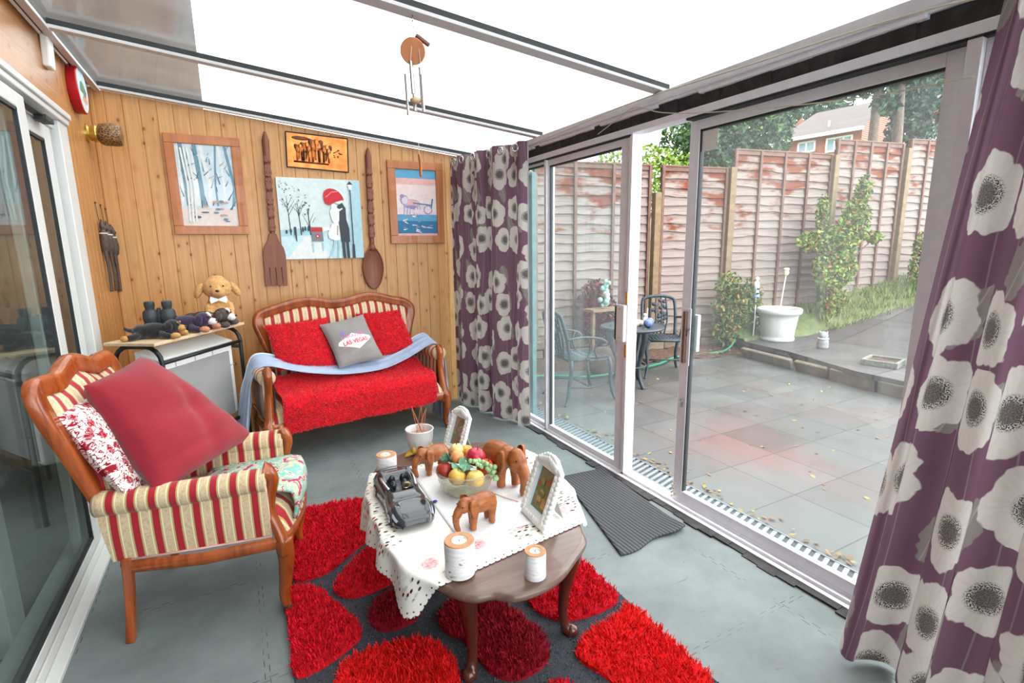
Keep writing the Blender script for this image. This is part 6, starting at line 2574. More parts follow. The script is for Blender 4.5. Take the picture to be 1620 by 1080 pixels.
# birch print, left
pr1, hw, hh = quad_frame('framed_picture', 'brown framed print of blue birch trees, on the left of the pine wall', -0.345, 0.130, 1.555, 2.245, 0.062, M['frame_wood'])
r = random.Random(12)
pol_ = [(rect(-hw, -hh, hw, hh), 0), (rect(-hw, -hh, hw, -hh * 0.55), 1)]
for k in range(8):
    x = -hw + 2 * hw * (k + 0.3) / 8 + r.uniform(-0.01, 0.01)
    pol_.append((ribbon([(x, -hh * 0.5), (x + r.uniform(-.02, .02), 0), (x + r.uniform(-.03, .03), hh)], [0.012 + 0.018 * r.random()] * 3), 2 if k % 2 else 4))
for k in range(40):
    x, z = r.uniform(-hw * .95, hw * .9), r.uniform(-hh * .6, hh * .95)
    a = r.uniform(0.3, 2.8)
    L = r.uniform(.03, .09)
    pts = [(x, z), (max(-hw, min(hw, x + L * cos(a))), max(-hh, min(hh, z + L * sin(a))))]
    pol_.append((ribbon(pts, [0.008, 0.003]), r.choice((2, 3, 3, 4, 5))))
for k in range(14):
    x, z = r.uniform(-hw * .8, hw * .8), r.uniform(-hh * .9, -hh * .3)
    pol_.append((ellp(x, z, r.uniform(.012, .03), r.uniform(.004, .010), 8), r.choice((3, 5, 2))))
for k in range(3):
    x = -hw * .75 + k * .02
    pol_.append((ribbon([(x, -hh * .9), (x + .01, 0), (x - .01, hh * .9)], .012), 4))
art('print', pr1, pol_, [C_('pale_blue', 198, 214, 222), C_('pinkish', 214, 196, 188), C_('teal', 96, 140, 158), C_('slate', 72, 96, 116), C_('ivory', 222, 224, 222), C_('rose_grey', 190, 160, 150)])
mb = MB()
mb.add([(-hw, -0.013, -hh), (hw, -0.013, -hh), (hw, -0.013, hh), (-hw, -0.013, hh)], [(0, 1, 2, 3)])
gp = NT('picture_glass')
tr = gp.n('ShaderNodeBsdfTransparent')
gl = gp.n('ShaderNodeBsdfGlossy')
gl.inputs['Roughness'].default_value = 0.08
mx = gp.n('ShaderNodeMixShader')
gp.put(mx.inputs[0], gp.fresnel(1.5))
gp.put(mx.inputs[1], tr.outputs[0])
gp.put(mx.inputs[2], gl.outputs[0])
M['pglass'] = gp.done(mx.outputs[0])
mb.build('glass', M['pglass'], pr1)

# horse cart print, right
pr2, hw, hh = quad_frame('framed_picture', 'brown framed pink and blue print of a horse and cart, by the far curtain', 1.212, 1.705, 1.475, 2.165, 0.068, M['frame_wood'])
pol_ = [(rect(-hw, -hh, hw, hh), 0), (rect(-hw, hh * .72, hw, hh), 1), (rect(-hw, hh * .55, hw, hh * .74), 2), (rect(-hw, hh * .2, hw, hh * .55), 3), (rect(-hw, -hh, hw, -hh * .42), 4),
        (rect(-hw, -hh * .55, hw, -hh * .35), 1)]
r = random.Random(14)
for k in range(16):
    x, z = r.uniform(-hw * .9, hw * .7), r.uniform(-hh * .9, -hh * .4)
    pol_.append((ribbon([(x, z), (x + r.uniform(.02, .06), z + r.uniform(-.02, .02))], [.012, .004]), r.choice((0, 5, 0, 6))))
pol_ += [(ellp(-hw * .25, -hh * .04, hw * .42, hh * .15), 6), (ellp(-hw * .24, -hh * .03, hw * .38, hh * .125), 2), (ellp(-hw * .62, hh * .08, hw * .2, hh * .15), 6), (ellp(-hw * .6, hh * .07, hw * .16, hh * .12), 5), (ellp(-hw * .72, hh * .2, hw * .1, hh * .06), 6)]
for x in (-.55, -.4, -.05, .1):
    pol_.append((ribbon([(hw * x, -hh * .1), (hw * (x - .05), -hh * .38)], .03), 6))
    pol_.append((ribbon([(hw * x, -hh * .1), (hw * (x - .05), -hh * .36)], .02), 5))
pol_ += [(ellp(-hw * .3, -hh * .12, hw * .3, hh * .05), 6), (ellp(hw * .5, hh * .02, hw * .24, hh * .17), 3), (ellp(hw * .55, -hh * .2, hw * .22, hh * .14), 6), (ellp(hw * .55, -hh * .2, hw * .17, hh * .11), 0),
         (ribbon([(-hw * .2, hh * .0), (hw * .75, -hh * .06)], .010), 4), (ribbon([(hw * .8, hh * .14), (hw * .72, -hh * .16)], .012), 4), (ellp(hw * .05, -hh * .26, hw * .24, hh * .07), 0)]
pol_.append((rect(-hw, -hh, hw, -hh * .93), 2))
art('print', pr2, pol_, [C_('cream_pink', 226, 212, 214), C_('sky_blue', 92, 158, 196), C_('coral', 222, 172, 168), C_('pale_pink', 228, 206, 204), C_('deep_blue', 44, 116, 158), C_('lilac_white', 214, 202, 216), C_('mauve', 150, 136, 178)])

# copper relief
pr3, hw, hh = quad_frame('copper_plaque', 'embossed copper plaque of elephants under the roof, above the canvas', 0.440, 0.906, 2.052, 2.318, 0.009, M['black_metal'], 'plaque', 0.014, 2.2)
cop = NT('beaten_copper')
nz = cop.noise(cop.coord(), 14, 3)
M['copper'] = cop.done(cop.bsdf(cop.ramp(nz, [(0.3, rgb(190, 104, 48)), (0.7, rgb(232, 150, 84))]), 0.32, 0.75, cop.bump(nz, 0.15, 0.004)))
M['copper_dark'] = plain('darkened_copper', rgb(96, 58, 40), 0.4, 0.7, 40, 0.3)
mb = MB()
mb.span((-hw, -0.008, -hh), (hw, -0.001, hh))
mb.build('sheet', M['copper'], pr3)
mb = MB()
r = random.Random(3)
for (x, sc_, hd) in ((-.135, .80, 0), (-.085, .92, 1), (-.015, 1.12, 0), (.062, .90, 1)):
    z0 = -hh * .60
    k_ = .115 * sc_
    mb.ell((x, -0.010, z0 + k_ * .95), (.042 * sc_, .012, .040 * sc_), 14, 0)
    mb.ell((x + .004, -0.016, z0 + k_ * 1.10), (.020 * sc_, .012, .026 * sc_), 12, 0)
    for s in (-1, 1):
        mb.ell((x + s * .030 * sc_, -0.013, z0 + k_ * 1.08), (.018 * sc_, .006, .028 * sc_), 10, 1, Ry(s * 18))
        mb.tube([(x + s * .020 * sc_, -0.012, z0 + k_ * .8), (x + s * .022 * sc_, -0.012, z0)], [.010 * sc_, .008 * sc_], 8, (hd + (s > 0)) % 2)
        mb.tube(smooth_path([(x + s * .010, -0.022, z0 + k_ * .95), (x + s * .014, -0.024, z0 + k_ * .75), (x + s * .020, -0.024, z0 + k_ * .68)], 3), .0025, 6, 0)
    mb.tube(smooth_path([(x + .003, -0.022, z0 + k_ * 1.0), (x + .002, -0.026, z0 + k_ * .6), (x - .004, -0.020, z0 + k_ * .12)], 4), [.009 * sc_ - .0006 * i for i in range(9)], 8, hd)
mb.ell((-hw * .55, -0.008, hh * .74), (hw * .3, .004, hh * .12), 12, 1)
mb.span((-hw * .8, -0.011, -hh * .72), (hw * .35, -0.006, -hh * .62), 1)
for k in range(16):
    mb.ell((r.uniform(hw * .45, hw * .8), -0.008, r.uniform(-hh * .2, hh * .3)), (.006, .003, .005), 6, 1)
mb.build('relief', [M['copper'], M['copper_dark']], pr3, smooth=True)

# canvas with couple, tram and street lamp
cw, chh = 0.313, 0.311
CV = thing('canvas_painting', 'unframed wintry street canvas with a couple under a red umbrella, at the wall centre', 'painting', (0.661, WY, 1.674))
mb = MB()
mb.span((-cw, -0.022, -chh), (cw, -0.001, chh))
mb.build('canvas', plain('canvas_edge', rgb(214, 222, 224), 0.8), CV, bevel=0.003)
X = lambda px_: -cw + 2 * cw * px_
Zf = lambda pz: chh - 2 * chh * pz


def cp(*pts):
    return [(X(a), Zf(b)) for a, b in pts]


r = random.Random(8)
pol_ = [(cp((0, 1), (1, 1), (1, 0), (0, 0)), 0), (cp((0, 1), (1, 1), (1, .66), (.6, .66), (0, .70)), 1), (cp((.80, 1), (1, 1), (1, 0), (.86, 0)), 2), (cp((.05, 1), (.6, 1), (.42, .72), (.28, .72)), 3),
        (cp((.0, .72), (.36, .70), (.36, .60), (.2, .62), (.0, .64)), 2)]
for x, zt in ((.1, .22), (.22, .28), (.33, .38)):
    pol_.append((ribbon(cp((x + .02, .70), (x + .01, .45), (x, zt)), [.009, .006, .003]), 4))
    for k in range(5):
        a = r.uniform(.2, 2.9)
        pol_.append((ribbon(cp((x + .01, zt + .12 + .03 * k), (x + .01 + .09 * cos(a), zt + .05 + .02 * k - .07 * sin(a))), [.004, .002]), 4))
for k in range(46):
    px_ = r.uniform(.02, .38)
    pz = r.uniform(.03, .34) + px_ * .35
    pol_.append((ellp(X(px_), Zf(pz), r.uniform(.003, .008), r.uniform(.003, .006), 6), r.choice((4, 4, 5))))
for px_, pz, h in ((.07, .66, .05), (.12, .65, .06), (.17, .66, .10), (.26, .63, .07), (.29, .62, .06), (.33, .62, .07)):
    pol_.append((ellp(X(px_), Zf(pz), .008, 2 * chh * h / 2, 8), 4))
pol_.append((ribbon(cp((.17, .60), (.18, .78)), [.018, .006]), 4))
# tram
pol_ += [(cp((.36, .78), (.36, .57), (.49, .57), (.50, .78)), 5), (cp((.355, .60), (.355, .555), (.42, .53), (.49, .54), (.50, .60)), 0), (cp((.36, .66), (.36, .61), (.495, .61), (.495, .66)), 6), (cp((.495, .66), (.60, .63), (.58, .60), (.495, .60)), 7), (ellp(X(.43), Zf(.715), .018, .017), 6), (ellp(X(.43), Zf(.715), .007, .007), 7),
         (ribbon(cp((.37, .80), (.37, .92)), .01), 2), (ribbon(cp((.49, .80), (.49, .90)), .01), 2)]
# lamp post
pol_ += [(ribbon(cp((.872, .12), (.872, .82)), [.007, .008]), 4), (ribbon(cp((.872, .82), (.872, 1.0)), [.018, .022]), 4), (cp((.845, .06), (.90, .06), (.888, .125), (.858, .125)), 7), (cp((.835, .06), (.872, .018), (.91, .06)), 4)]
# umbrella and couple
um = [(X(.55 + .0), Zf(.30)), *[(X(.66 - .125 * cos(a)), Zf(.235 - .115 * sin(a) - .03 * cos(a))) for a in [pi * k / 10 for k in range(11)]], (X(.76), Zf(.26)), (X(.68), Zf(.285)), (X(.60), Zf(.325))]
pol_ += [(ellp(X(.715), Zf(.22), .045, .055), 3), (um, 6), (ribbon(cp((.56, .23), (.64, .16), (.73, .15)), [.006, .01, .006]), 8),
         (cp((.70, .33), (.76, .29), (.80, .36), (.80, .50), (.83, .62), (.83, .79), (.72, .79), (.71, .6)), 4), (ribbon(cp((.745, .79), (.75, 1.0)), .022), 4), (ribbon(cp((.795, .79), (.80, 1.0)), .022), 4),
         (cp((.60, .40), (.64, .34), (.72, .37), (.71, .52), (.67, .57), (.62, .52)), 7), (cp((.62, .55), (.70, .55), (.71, .76), (.64, .77), (.57, .74), (.56, .68)), 7), (ellp(X(.655), Zf(.345), .022, .026), 3), (ribbon(cp((.62, .42), (.70, .40), (.76, .36)), [.014, .014, .01]), 3),
         (ribbon(cp((.645, .77), (.62, .88), (.55, 1.0)), [.018, .014, .01]), 2), (ribbon(cp((.69, .77), (.685, .88), (.67, 1.0)), [.018, .014, .01]), 2), (ribbon(cp((.685, .58), (.675, .70)), [.008, .008]), 9)]
art('painting', CV, pol_, [C_('pale_sky', 210, 222, 222), C_('snow', 198, 224, 230), C_('ice_blue', 170, 206, 216), C_('bright_snow', 226, 232, 230), C_('charcoal', 58, 62, 72), C_('grey', 120, 128, 134), C_('scarlet', 200, 36, 48), C_('white', 236, 238, 236), C_('rose_light', 224, 120, 116), C_('ochre', 176, 140, 80)], -0.0225)

# giant carved fork and spoon
FK = thing('wooden_fork', 'giant carved wooden fork hanging left of the canvas', 'fork', (0.295, WY, 1.73), 0)
FK.rotation_euler = (0, radians(1.0), 0)


def handle(mb, z0, z1, w_):
    n_ = 15
    pts = [(0.0, -0.022, z0), (0, -0.022, z1)]
    mb.tube([(0, -0.020, z0 + (z1 - z0) * k / 24) for k in range(25)], [(0.010, w_ * (0.8 + 0.35 * k / 24)) if k < 22 else (0.010, w_ * 1.15 * (1 - (k - 22) * 0.32)) for k in range(25)], 8, up=(0, 1, 0))


def carving(mb, z0, z1, w_):
    k = 0
    z = z0
    while z < z1:
        hgt = 0.020 + 0.012 * (k % 3)
        ww = w_ * (1.0 + 0.20 * (k % 2))
        mb.box((0, -0.028, z), (ww * 1.75, 0.026, hgt * 0.92))
        if k % 2:
            for sx in (-1, 1):
                mb.ell((sx * ww * 0.45, -0.041, z), (0.007, 0.005, 0.009), 6)
        z += hgt * 1.05
        k += 1


mb = MB()
handle(mb, -0.20, 0.575, 0.022)
mb.build('handle', M['carved'], FK, smooth=True)
mb = MB()
carving(mb, -0.14, 0.40, 0.024)
mb.build('carving', M['carved'], FK, bevel=0.004)
mb = MB()
hpoly = [(-.026, -.17), (.026, -.17), (.040, -.225), (.070, -.275), (.081, -.33), (.080, -.57), (.048, -.57), (.045, -.43), (.040, -.43), (.038, -.57), (.004, -.57), (.003, -.43), (-.003, -.43), (-.004, -.57), (-.038, -.57), (-.040, -.43), (-.045, -.43), (-.048, -.57), (-.080, -.57), (-.081, -.33), (-.070, -.275), (-.040, -.225)]
mb.prism(hpoly, -0.030, -0.006, 0, Matrix.Rotation(pi / 2, 4, 'X') @ Matrix.Scale(-1, 4, (0, 0, 1)) @ Matrix.Scale(-1, 4, (0, 0, 1)))
for i in range(len(mb.v)):
    x, y, z = mb.v[i]
    mb.v[i] = (x, -abs(y), z)
mb.build('prongs', M['carved'], FK, bevel=0.004)
SPN = thing('wooden_spoon', 'giant carved wooden spoon hanging right of the canvas', 'spoon', (1.052, WY, 1.66), 0)
SPN.rotation_euler = (0, radians(1.0), 0)
mb = MB()
handle(mb, -0.20, 0.585, 0.022)
mb.build('handle', M['carved'], SPN, smooth=True)
mb = MB()
carving(mb, -0.12, 0.42, 0.024)
mb.build('carving', M['carved'], SPN, bevel=0.004)
mb = MB()


def bowl_fn(u, v, dep):
    a = 2 * pi * u
    rx, rz = 0.084, 0.175
    k = v
    zz = rz * k * cos(a)
    ww = rx * (1 + 0.12 * cos(a)) if cos(a) < 0 else rx * (1 - 0.25 * cos(a) ** 2)
    return (ww * k * sin(a), -0.030 + dep * (1 - k * k), -0.385 + zz)


mb.grid(lambda u, v: bowl_fn(u, v, 0.022), 32, 10, flip=True)
mb.grid(lambda u, v: bowl_fn(u, v, -0.006 + 0.03), 32, 10)
mb.tube([bowl_fn(k / 32, 1, 0) for k in range(32)], 0.006, 6, 0, True)
mb.tube([(0, -0.018, -0.19), (0, -0.022, -0.24)], [0.022, 0.030], 8)
mb.build('bowl', M['carved'], SPN, smooth=True)

# three thin carved figures on the left wall by the corner
for i, (y, zt) in enumerate(((4.115, 1.60), (4.26, 1.595), (4.395, 1.58))):
    lb = ('thin dark carved figure on the left wall, nearest the patio door of three', 'thin dark carved figure on the left wall, middle one of three', 'thin dark carved figure on the left wall, nearest the corner of three')[i]
    root = thing('carved_figure', lb, 'carving', (XL, y, zt), 0, 'carved figures on the left wall')
    mb = MB()
    mb.ell((0.020, 0, 0.0), (0.016, 0.022, 0.035), 10)
    mb.ell((0.034, 0.0, -0.012), (0.014, 0.010, 0.012), 8)
    for s in (-1, 1):
        mb.ell((0.018, s * 0.015, 0.035), (0.006, 0.008, 0.014), 6)
    mb.tube(smooth_path([(0.018, 0, -0.03), (0.020, 0, -0.09), (0.019, 0, -0.16)], 4), [.020, .021, .023, .026, .028, .029, .028, .025, .02], 10)
    for s in (-1, 1):
        mb.tube(smooth_path([(0.018, s * 0.012, -0.15), (0.022, s * 0.016, -0.28), (0.018, s * 0.014, -0.41)], 4), [.012, .011, .010, .009, .008, .008, .008, .008, .009], 8)
        mb.tube(smooth_path([(0.030, s * 0.022, -0.07), (0.036, s * 0.018, -0.12), (0.036, s * 0.006, -0.16)], 4), .007, 6)
    blob('body', mb, M['dark_carve'], root, 0.006, 3)
    mb = MB()
    mb.tube([(0.020 + 0.021 * cos(a), 0.020 * sin(a), -0.045) for a in [k * pi / 8 for k in range(16)]], 0.005, 6, 0, True)
    mb.build('collar', plain('pale_band', rgb(206, 196, 190), 0.7), root, smooth=True)
    mb = MB()
    mb.tube([(0.008, 0, 0.03), (0.003, 0, 0.14)], 0.0018, 5)
    mb.ell((0.004, 0, 0.142), 0.006, 6)
    mb.build('string', M['seal'], root)

# wall lamp
WLm = thing('wall_lamp', 'brass wall lamp with a brown crackled shade in the left corner', 'lamp', (XL, 4.20, 2.165))
mb = MB()
mb.lathe([(0.055, 0.0), (0.055, 0.012), (0.045, 0.020), (0.048, 0.035), (0.052, 0.05), (0.046, 0.06)], (0, 0, 0), 24, 0, Matrix.Rotation(pi / 2, 4, 'Y'))
mb.build('base', M['brass'], WLm, smooth=True, angle=35)
mb = MB()
mb.lathe([(0.040, 0.058), (0.060, 0.068), (0.068, 0.09), (0.068, 0.155), (0.060, 0.178), (0.03, 0.185), (0.0, 0.186)], (0, 0, 0), 24, 0, Matrix.Rotation(pi / 2, 4, 'Y'))
ls = NT('brown_crackled_glass')
lv = ls.voro(ls.coord(), 70, 'DISTANCE_TO_EDGE')['Distance']
lc = ls.mix(ls.step(lv, 0.08, 0.04), rgb(160, 118, 70), rgb(76, 54, 36))
mb.build('shade', ls.done(ls.bsdf(lc, 0.3, 0, ls.bump(lv, 0.4, 0.004))), WLm, smooth=True, angle=50)

# plate clock and white sensor above the patio door
CK = thing('wall_clock', 'round red-rimmed wall plate with a painted harbour view, above the patio door corner', 'clock', (XL + 0.0, 4.00, 2.37))
CM = Matrix.Rotation(pi / 2, 4, 'Y')
mb = MB()
mb.lathe([(0.128, 0.0), (0.133, 0.006), (0.133, 0.045), (0.128, 0.050), (0.124, 0.050)], (0, 0, 0), 40, 0, CM, cap=False)
mb.build('rim', plain('red_gloss_rim', rgb(176, 24, 36), 0.25), CK, smooth=True, angle=40)
mb = MB()
mb.lathe([(0.0, 0.048), (0.126, 0.048)], (0, 0, 0), 40, 0, CM, cap=False)


def dpoly(pts, m, k):
    mb.add([(0.0488 + 0.0003 * k, p[0], p[1]) for p in pts], [tuple(range(len(pts)))], m)


dpoly(ellp(0, 0, .108, .108, 30), 1, 0)
dpoly(ellp(0, 0, .108, .108, 16, pi, 2 * pi), 2, 1)
dpoly([(-.07, -.01), (-.05, .03), (-.02, .045), (.02, .04), (.05, .02), (.085, .0), (.07, -.02), (-.06, -.02)], 3, 2)
dpoly([(-.04, -.045), (.06, -.03), (.09, -.05), (.05, -.075), (-.02, -.07)], 4, 3)
dpoly([(-.005, -.02), (.05, -.012), (.07, -.03), (.0, -.04)], 5, 4)
mb.build('face', [M['white'], C_('clock_sky', 176, 206, 222), C_('clock_water', 196, 206, 206), C_('clock_green', 86, 116, 84), C_('clock_ochre', 196, 150, 120), C_('clock_grey', 120, 116, 112)], CK)
mb = MB()
mb.span((0.0, -0.045, -0.075), (0.034, 0.045, 0.075))
ob = mb.build('alarm_sensor', M['white'], bevel=0.008)
ob.location = (XL, 3.50, 2.415)
ob.rotation_euler = (0, radians(3), 0)
tag(ob, 'small white plastic box high on the pine fascia above the patio door', 'sensor')

# ================================================================== WIND CHIME
CHM = thing('wind_chime', 'wind chime with a wooden disc and metal tubes hanging from the roof rafter', 'wind chime', (0.72, 2.14, 0))
zt = cz(0.72)
mb = MB()
mb.tube([(0, 0, zt), (0, 0, zt - 0.025)], 0.003, 6)
mb.tube([(0.008 * cos(a), 0, zt - 0.033 + 0.008 * sin(a)) for a in [k * pi / 6 for k in range(12)]], 0.002, 5, 0, True)
mb.build('hook', M['chrome'], CHM, smooth=True)
dir_ = Vector((-0.72, -2.14, 1.45 - 2.2)).normalized()
zax = Vector((dir_.x, dir_.y, -0.28)).normalized()
xax = Vector((0, 0, 1)).cross(zax).normalized()
yax = zax.cross(xax)
DMm = Matrix((xax, yax, zax)).transposed().to_4x4()
DMm.translation = Vector((-0.008, -0.01, 2.212))
mb = MB()
mb.lathe([(0.0, -0.006), (0.046, -0.006), (0.049, -0.003), (0.049, 0.003), (0.046, 0.006), (0.0, 0.006)], (0, 0, 0), 32, 0, DMm)
mb.build('disc', M['frame_wood'], CHM, smooth=True, angle=40)
mb = MB()
mb.box((0.038, 0.0, 2.262), (0.062, 0.02, 0.012), 0, Ry(28))
mb.build('top_bar', M['carved'], CHM, bevel=0.003)
mb = MB()
tubes = [(-0.036, 0.010, 2.130, 1.975), (-0.024, -0.022, 2.170, 2.05), (0.018, -0.025, 2.125, 1.985), (0.028, 0.018, 2.165, 2.02), (0.0, 0.034, 2.14, 2.0)]
for k, (x, y, za, zb) in enumerate(tubes):
    t_ = MB()
    t_.tube([(x, y, za), (x + 0.004, y, zb)], 0.0062, 12)
    t_.build('chime_tube', M['chime_metal'], CHM, smooth=True, angle=40)
    mb.tube([(x, y, za), (x * 0.7, y * 0.6 - 0.01, 2.225)], 0.0012, 4)
mb.tube([(-0.008, 0.0, 2.205), (0.0, 0, 2.02), (0.004, 0, 1.76)], 0.0013, 4)
for sx in (-1, 1):
    mb.tube([(sx * 0.03, 0, 2.235), (0, 0, zt - 0.04)], 0.0012, 4)
mb.build('string', M['cord'], CHM)
mb = MB()
mb.ell((0.0, 0.0, 2.032), (0.026, 0.026, 0.012), 14)
mb.build('clapper', M['oak'], CHM, smooth=True)
mb = MB()
mb.tube(smooth_path([(0.002, 0, 1.825), (0.006, 0.0, 1.79), (0.006, 0, 1.735)], 5), [(0.005, 0.007), (0.006, 0.009), (0.006, 0.009), (0.006, 0.01), (0.006, 0.01), (0.006, 0.01), (0.006, 0.01), (0.006, 0.01), (0.006, 0.01), (0.006, 0.009), (0.005, 0.006)], 8)
mb.build('wind_sail', M['frame_wood'], CHM, smooth=True)


# ================================================================== CURTAINS
def curtain(name, label, path, z0, z1, nfold, amp, width, mat, seed, rings=0, spread=None, lined=True):
    """path: plan polyline the cloth follows; width: real cloth width (m) used for the print"""
    root = thing(name, label, 'curtain', (path[0][0], path[0][1], 0))
    o_ = Vector((path[0][0], path[0][1], 0))
    sp_ = smooth_path(path, 10)
    cum = [0]
    for i in range(1, len(sp_)):
        cum.append(cum[-1] + sqrt((sp_[i][0] - sp_[i - 1][0]) ** 2 + (sp_[i][1] - sp_[i - 1][1]) ** 2))
    r_ = random.Random(seed)
    ph = [r_.uniform(0, 6.28) for _ in range(6)]

    def plan(t):
        s = t * cum[-1]
        i = max(1, next((j for j in range(1, len(cum)) if cum[j] >= s - 1e-9), len(cum) - 1))
        f = (s - cum[i - 1]) / max(1e-9, cum[i] - cum[i - 1])
        a, b = Vector((*sp_[i - 1], 0)), Vector((*sp_[i], 0))
        d = (b - a).normalized()
        return a.lerp(b, f), Vector((-d.y, d.x, 0)), d

    def fn(u, v):
        z = z0 + (z1 - z0) * v
        p, nrm, d = plan(u)
        g = 2 * pi * nfold * u + 0.5 * sin(2 * pi * u * 1.7 + ph[0])
        am = amp * (0.75 + 0.35 * (1 - v) + 0.22 * sin(5 * u + ph[1]))
        q = sin(g + 0.25 * sin(v * 3 + ph[2]))
        q = q * (1.15 - 0.25 * abs(q))
        off = nrm * (am * q + 0.010 * sin(3.1 * g + v * 2 + ph[3])) + d * (am * 0.35 * cos(g * 2))
        x = p + off
        if spread:
            x = x + spread(u, v)
        return x + Vector((0, 0, z)) - o_
    NUv = int(nfold * 22)
    mb = MB()
    mb.grid(fn, NUv, 40, 0, lambda u, v: (u * width, z0 + (z1 - z0) * v))
    mb.build('cloth', mat, root, smooth=True)
    # lining strip turned back along the leading edge
    lm = MB() if lined else None
    if lined:
      lm.grid(lambda a, v: fn(1.0, v) + plan(1.0)[1] * (0.006 + 0.002) + plan(1.0)[2] * (0.006 - 0.016 * a), 3, 30)
      lm.build('lining', M['lining'], root, smooth=True)
    for k in range(rings):
        u = (k + 0.5) / rings
        p = fn(u, 1 - 0.045 / (z1 - z0))
        _, nrm, d = plan(u)
        mm = MB()
        ax = Vector((nrm.x, nrm.y, 0))
        p = p - nrm * 0.022
        mm.tube([p + d * (0.026 * cos(a)) + Vector((0, 0, 0.026 * sin(a))) for a in [j * pi / 10 for j in range(20)]], 0.007, 6, 0, True)
        mm.build('eyelet', M['chrome'], root, smooth=True)
    return root


curtain('curtain', 'far purple anemone-print curtain bunched in the corner by the framed print', [(1.745, 4.39), (1.80, 4.15), (1.845, 3.90), (1.88, 3.72), (1.925, 3.56), (1.985, 3.44)], 0.012, 2.20, 4.0, 0.034, 1.6, M['poppy'], 3, 6)


def near_spread(u, v):
    """the gathered cloth fans out towards the floor"""
    k = (1 - v)
    return Vector((-0.10 * k * (0.3 + u), (-0.5 + u) * 0.10 * k + 0.11 * k * u, 0))


curtain('curtain', 'near purple anemone-print curtain hanging at the right edge', [(1.93, -0.10), (1.93, 0.10), (1.925, 0.30), (1.92, 0.50), (1.93, 0.70)], 0.012, 2.165, 5.5, 0.060, 2.6, M['poppy_near'], 8, 7, near_spread, False)

# ================================================================== TOYS AND BINOCULARS ON THE STAND
def on_stand(x, y):
    a = radians(TA)
    return (-0.425 + x * cos(a) - y * sin(a), 3.36 + x * sin(a) + y * cos(a), Hz)


blackf = plain('black_plush', rgb(42, 40, 44), 0.95, 0, 90, 0.3, 0.6, bscale=200, sheen=0.3, spec=0.1)
darkp = plain('dark_purple_black_plush', rgb(58, 48, 70), 0.95, 0, 90, 0.3, 0.6, bscale=200, sheen=0.3, spec=0.1)
tanf = plain('tan_plush', rgb(190, 142, 88), 0.95, 0, 90, 0.2, 0.6, bscale=200, spec=0.1)
whitef = plain('white_plush', rgb(226, 220, 216), 0.95, 0, 90, 0.1, 0.6, bscale=200, spec=0.1)
greyf = plain('dark_brindled_plush', rgb(86, 76, 72), 0.95, 0, 60, 0.4, 0.6, bscale=200, spec=0.1)
eyem = plain('shiny_black_eye', rgb(14, 12, 12), 0.1, 0, 0, 0, coat=0.5)
pinkb = plain('tan_rose_plush', rgb(196, 130, 100), 0.95, 0, 90, 0.2, 0.6, bscale=200, spec=0.1)


def plush_dog(label, loc, rz, body, paw, muzzle, blaze, sc=1.0):
    root = thing('plush_dog', label, 'soft toy', loc, rz, 'plush puppies lying on the black stand')
    root.scale = (sc, sc, sc)
    mb = MB()
    mb.ell((-0.03, 0, 0.050), (0.085, 0.052, 0.048), 14)
    mb.ell((-0.10, 0, 0.045), (0.048, 0.055, 0.045), 12)
    mb.ell((0.075, 0, 0.072), (0.048, 0.044, 0.042), 14)
    mb.tube(smooth_path([(-0.13, 0.0, 0.05), (-0.175, 0.015, 0.055), (-0.205, 0.03, 0.07)], 4), [.016, .016, .015, .014, .013, .012, .011, .009, .007], 8)
    for s in (-1, 1):
        mb.tube(smooth_path([(0.02, s * 0.045, 0.035), (0.06, s * 0.065, 0.022), (0.085, s * 0.066, 0.018)], 4), .019, 8)
        mb.tube(smooth_path([(-0.10, s * 0.05, 0.03), (-0.115, s * 0.075, 0.022), (-0.145, s * 0.088, 0.018)], 4), .021, 8)
    for i in range(len(mb.v)):
        x, y, z = mb.v[i]
        mb.v[i] = (x, y, max(0.001, z))
    blob('body', mb, body, root, 0.007, 2)
    for s in (-1, 1):
        p = MB()
        p.ell((0.108, s * 0.066, 0.020), (0.030, 0.022, 0.019), 12)
        p.build('paw', paw, root, smooth=True)
        p = MB()
        p.ell((-0.155, s * 0.092, 0.019), (0.026, 0.022, 0.018), 12)
        p.build('paw', paw, root, smooth=True)
        e = MB()
        e.ell((0.068, s * 0.044, 0.070), (0.024, 0.011, 0.033), 10, 0, Rx(s * 14))
        e.build('ear', body, root, smooth=True)
        y = MB()
        y.ell((0.115, s * 0.020, 0.085), 0.0055, 8)
        y.build('eye', eyem, root, smooth=True)
        w2 = MB()
        w2.ell((0.112, s * 0.020, 0.096), (0.006, 0.007, 0.005), 8)
        w2.build('eyebrow', paw, root, smooth=True)
    m_ = MB()
    m_.ell((0.122, 0, 0.058), (0.028, 0.026, 0.021), 12)
    mo = m_.build('muzzle', muzzle, root, smooth=True)
    n_ = MB()
    n_.ell((0.150, 0, 0.066), (0.007, 0.010, 0.007), 8)
    n_.build('nose', eyem, mo, smooth=True)
    if blaze:
        b_ = MB()
        b_.ell((0.104, 0, 0.098), (0.014, 0.0085, 0.019), 10, 0, Ry(-35))
        b_.build('blaze', whitef, root, smooth=True)
    return root


plush_dog('black and tan plush puppy lying at the near end of the stand', on_stand(0.17, 0.105), -14, blackf, tanf, tanf, False, 0.93)
plush_dog('dark purple plush puppy with a white blaze, middle of the three on the stand', on_stand(0.40, 0.085), -24, darkp, pinkb, whitef, True, 1.05)
plush_dog('brindled grey plush puppy with a white muzzle beside the big teddy', on_stand(0.57, 0.085), -20, greyf, greyf, whitef, True, 1.10)

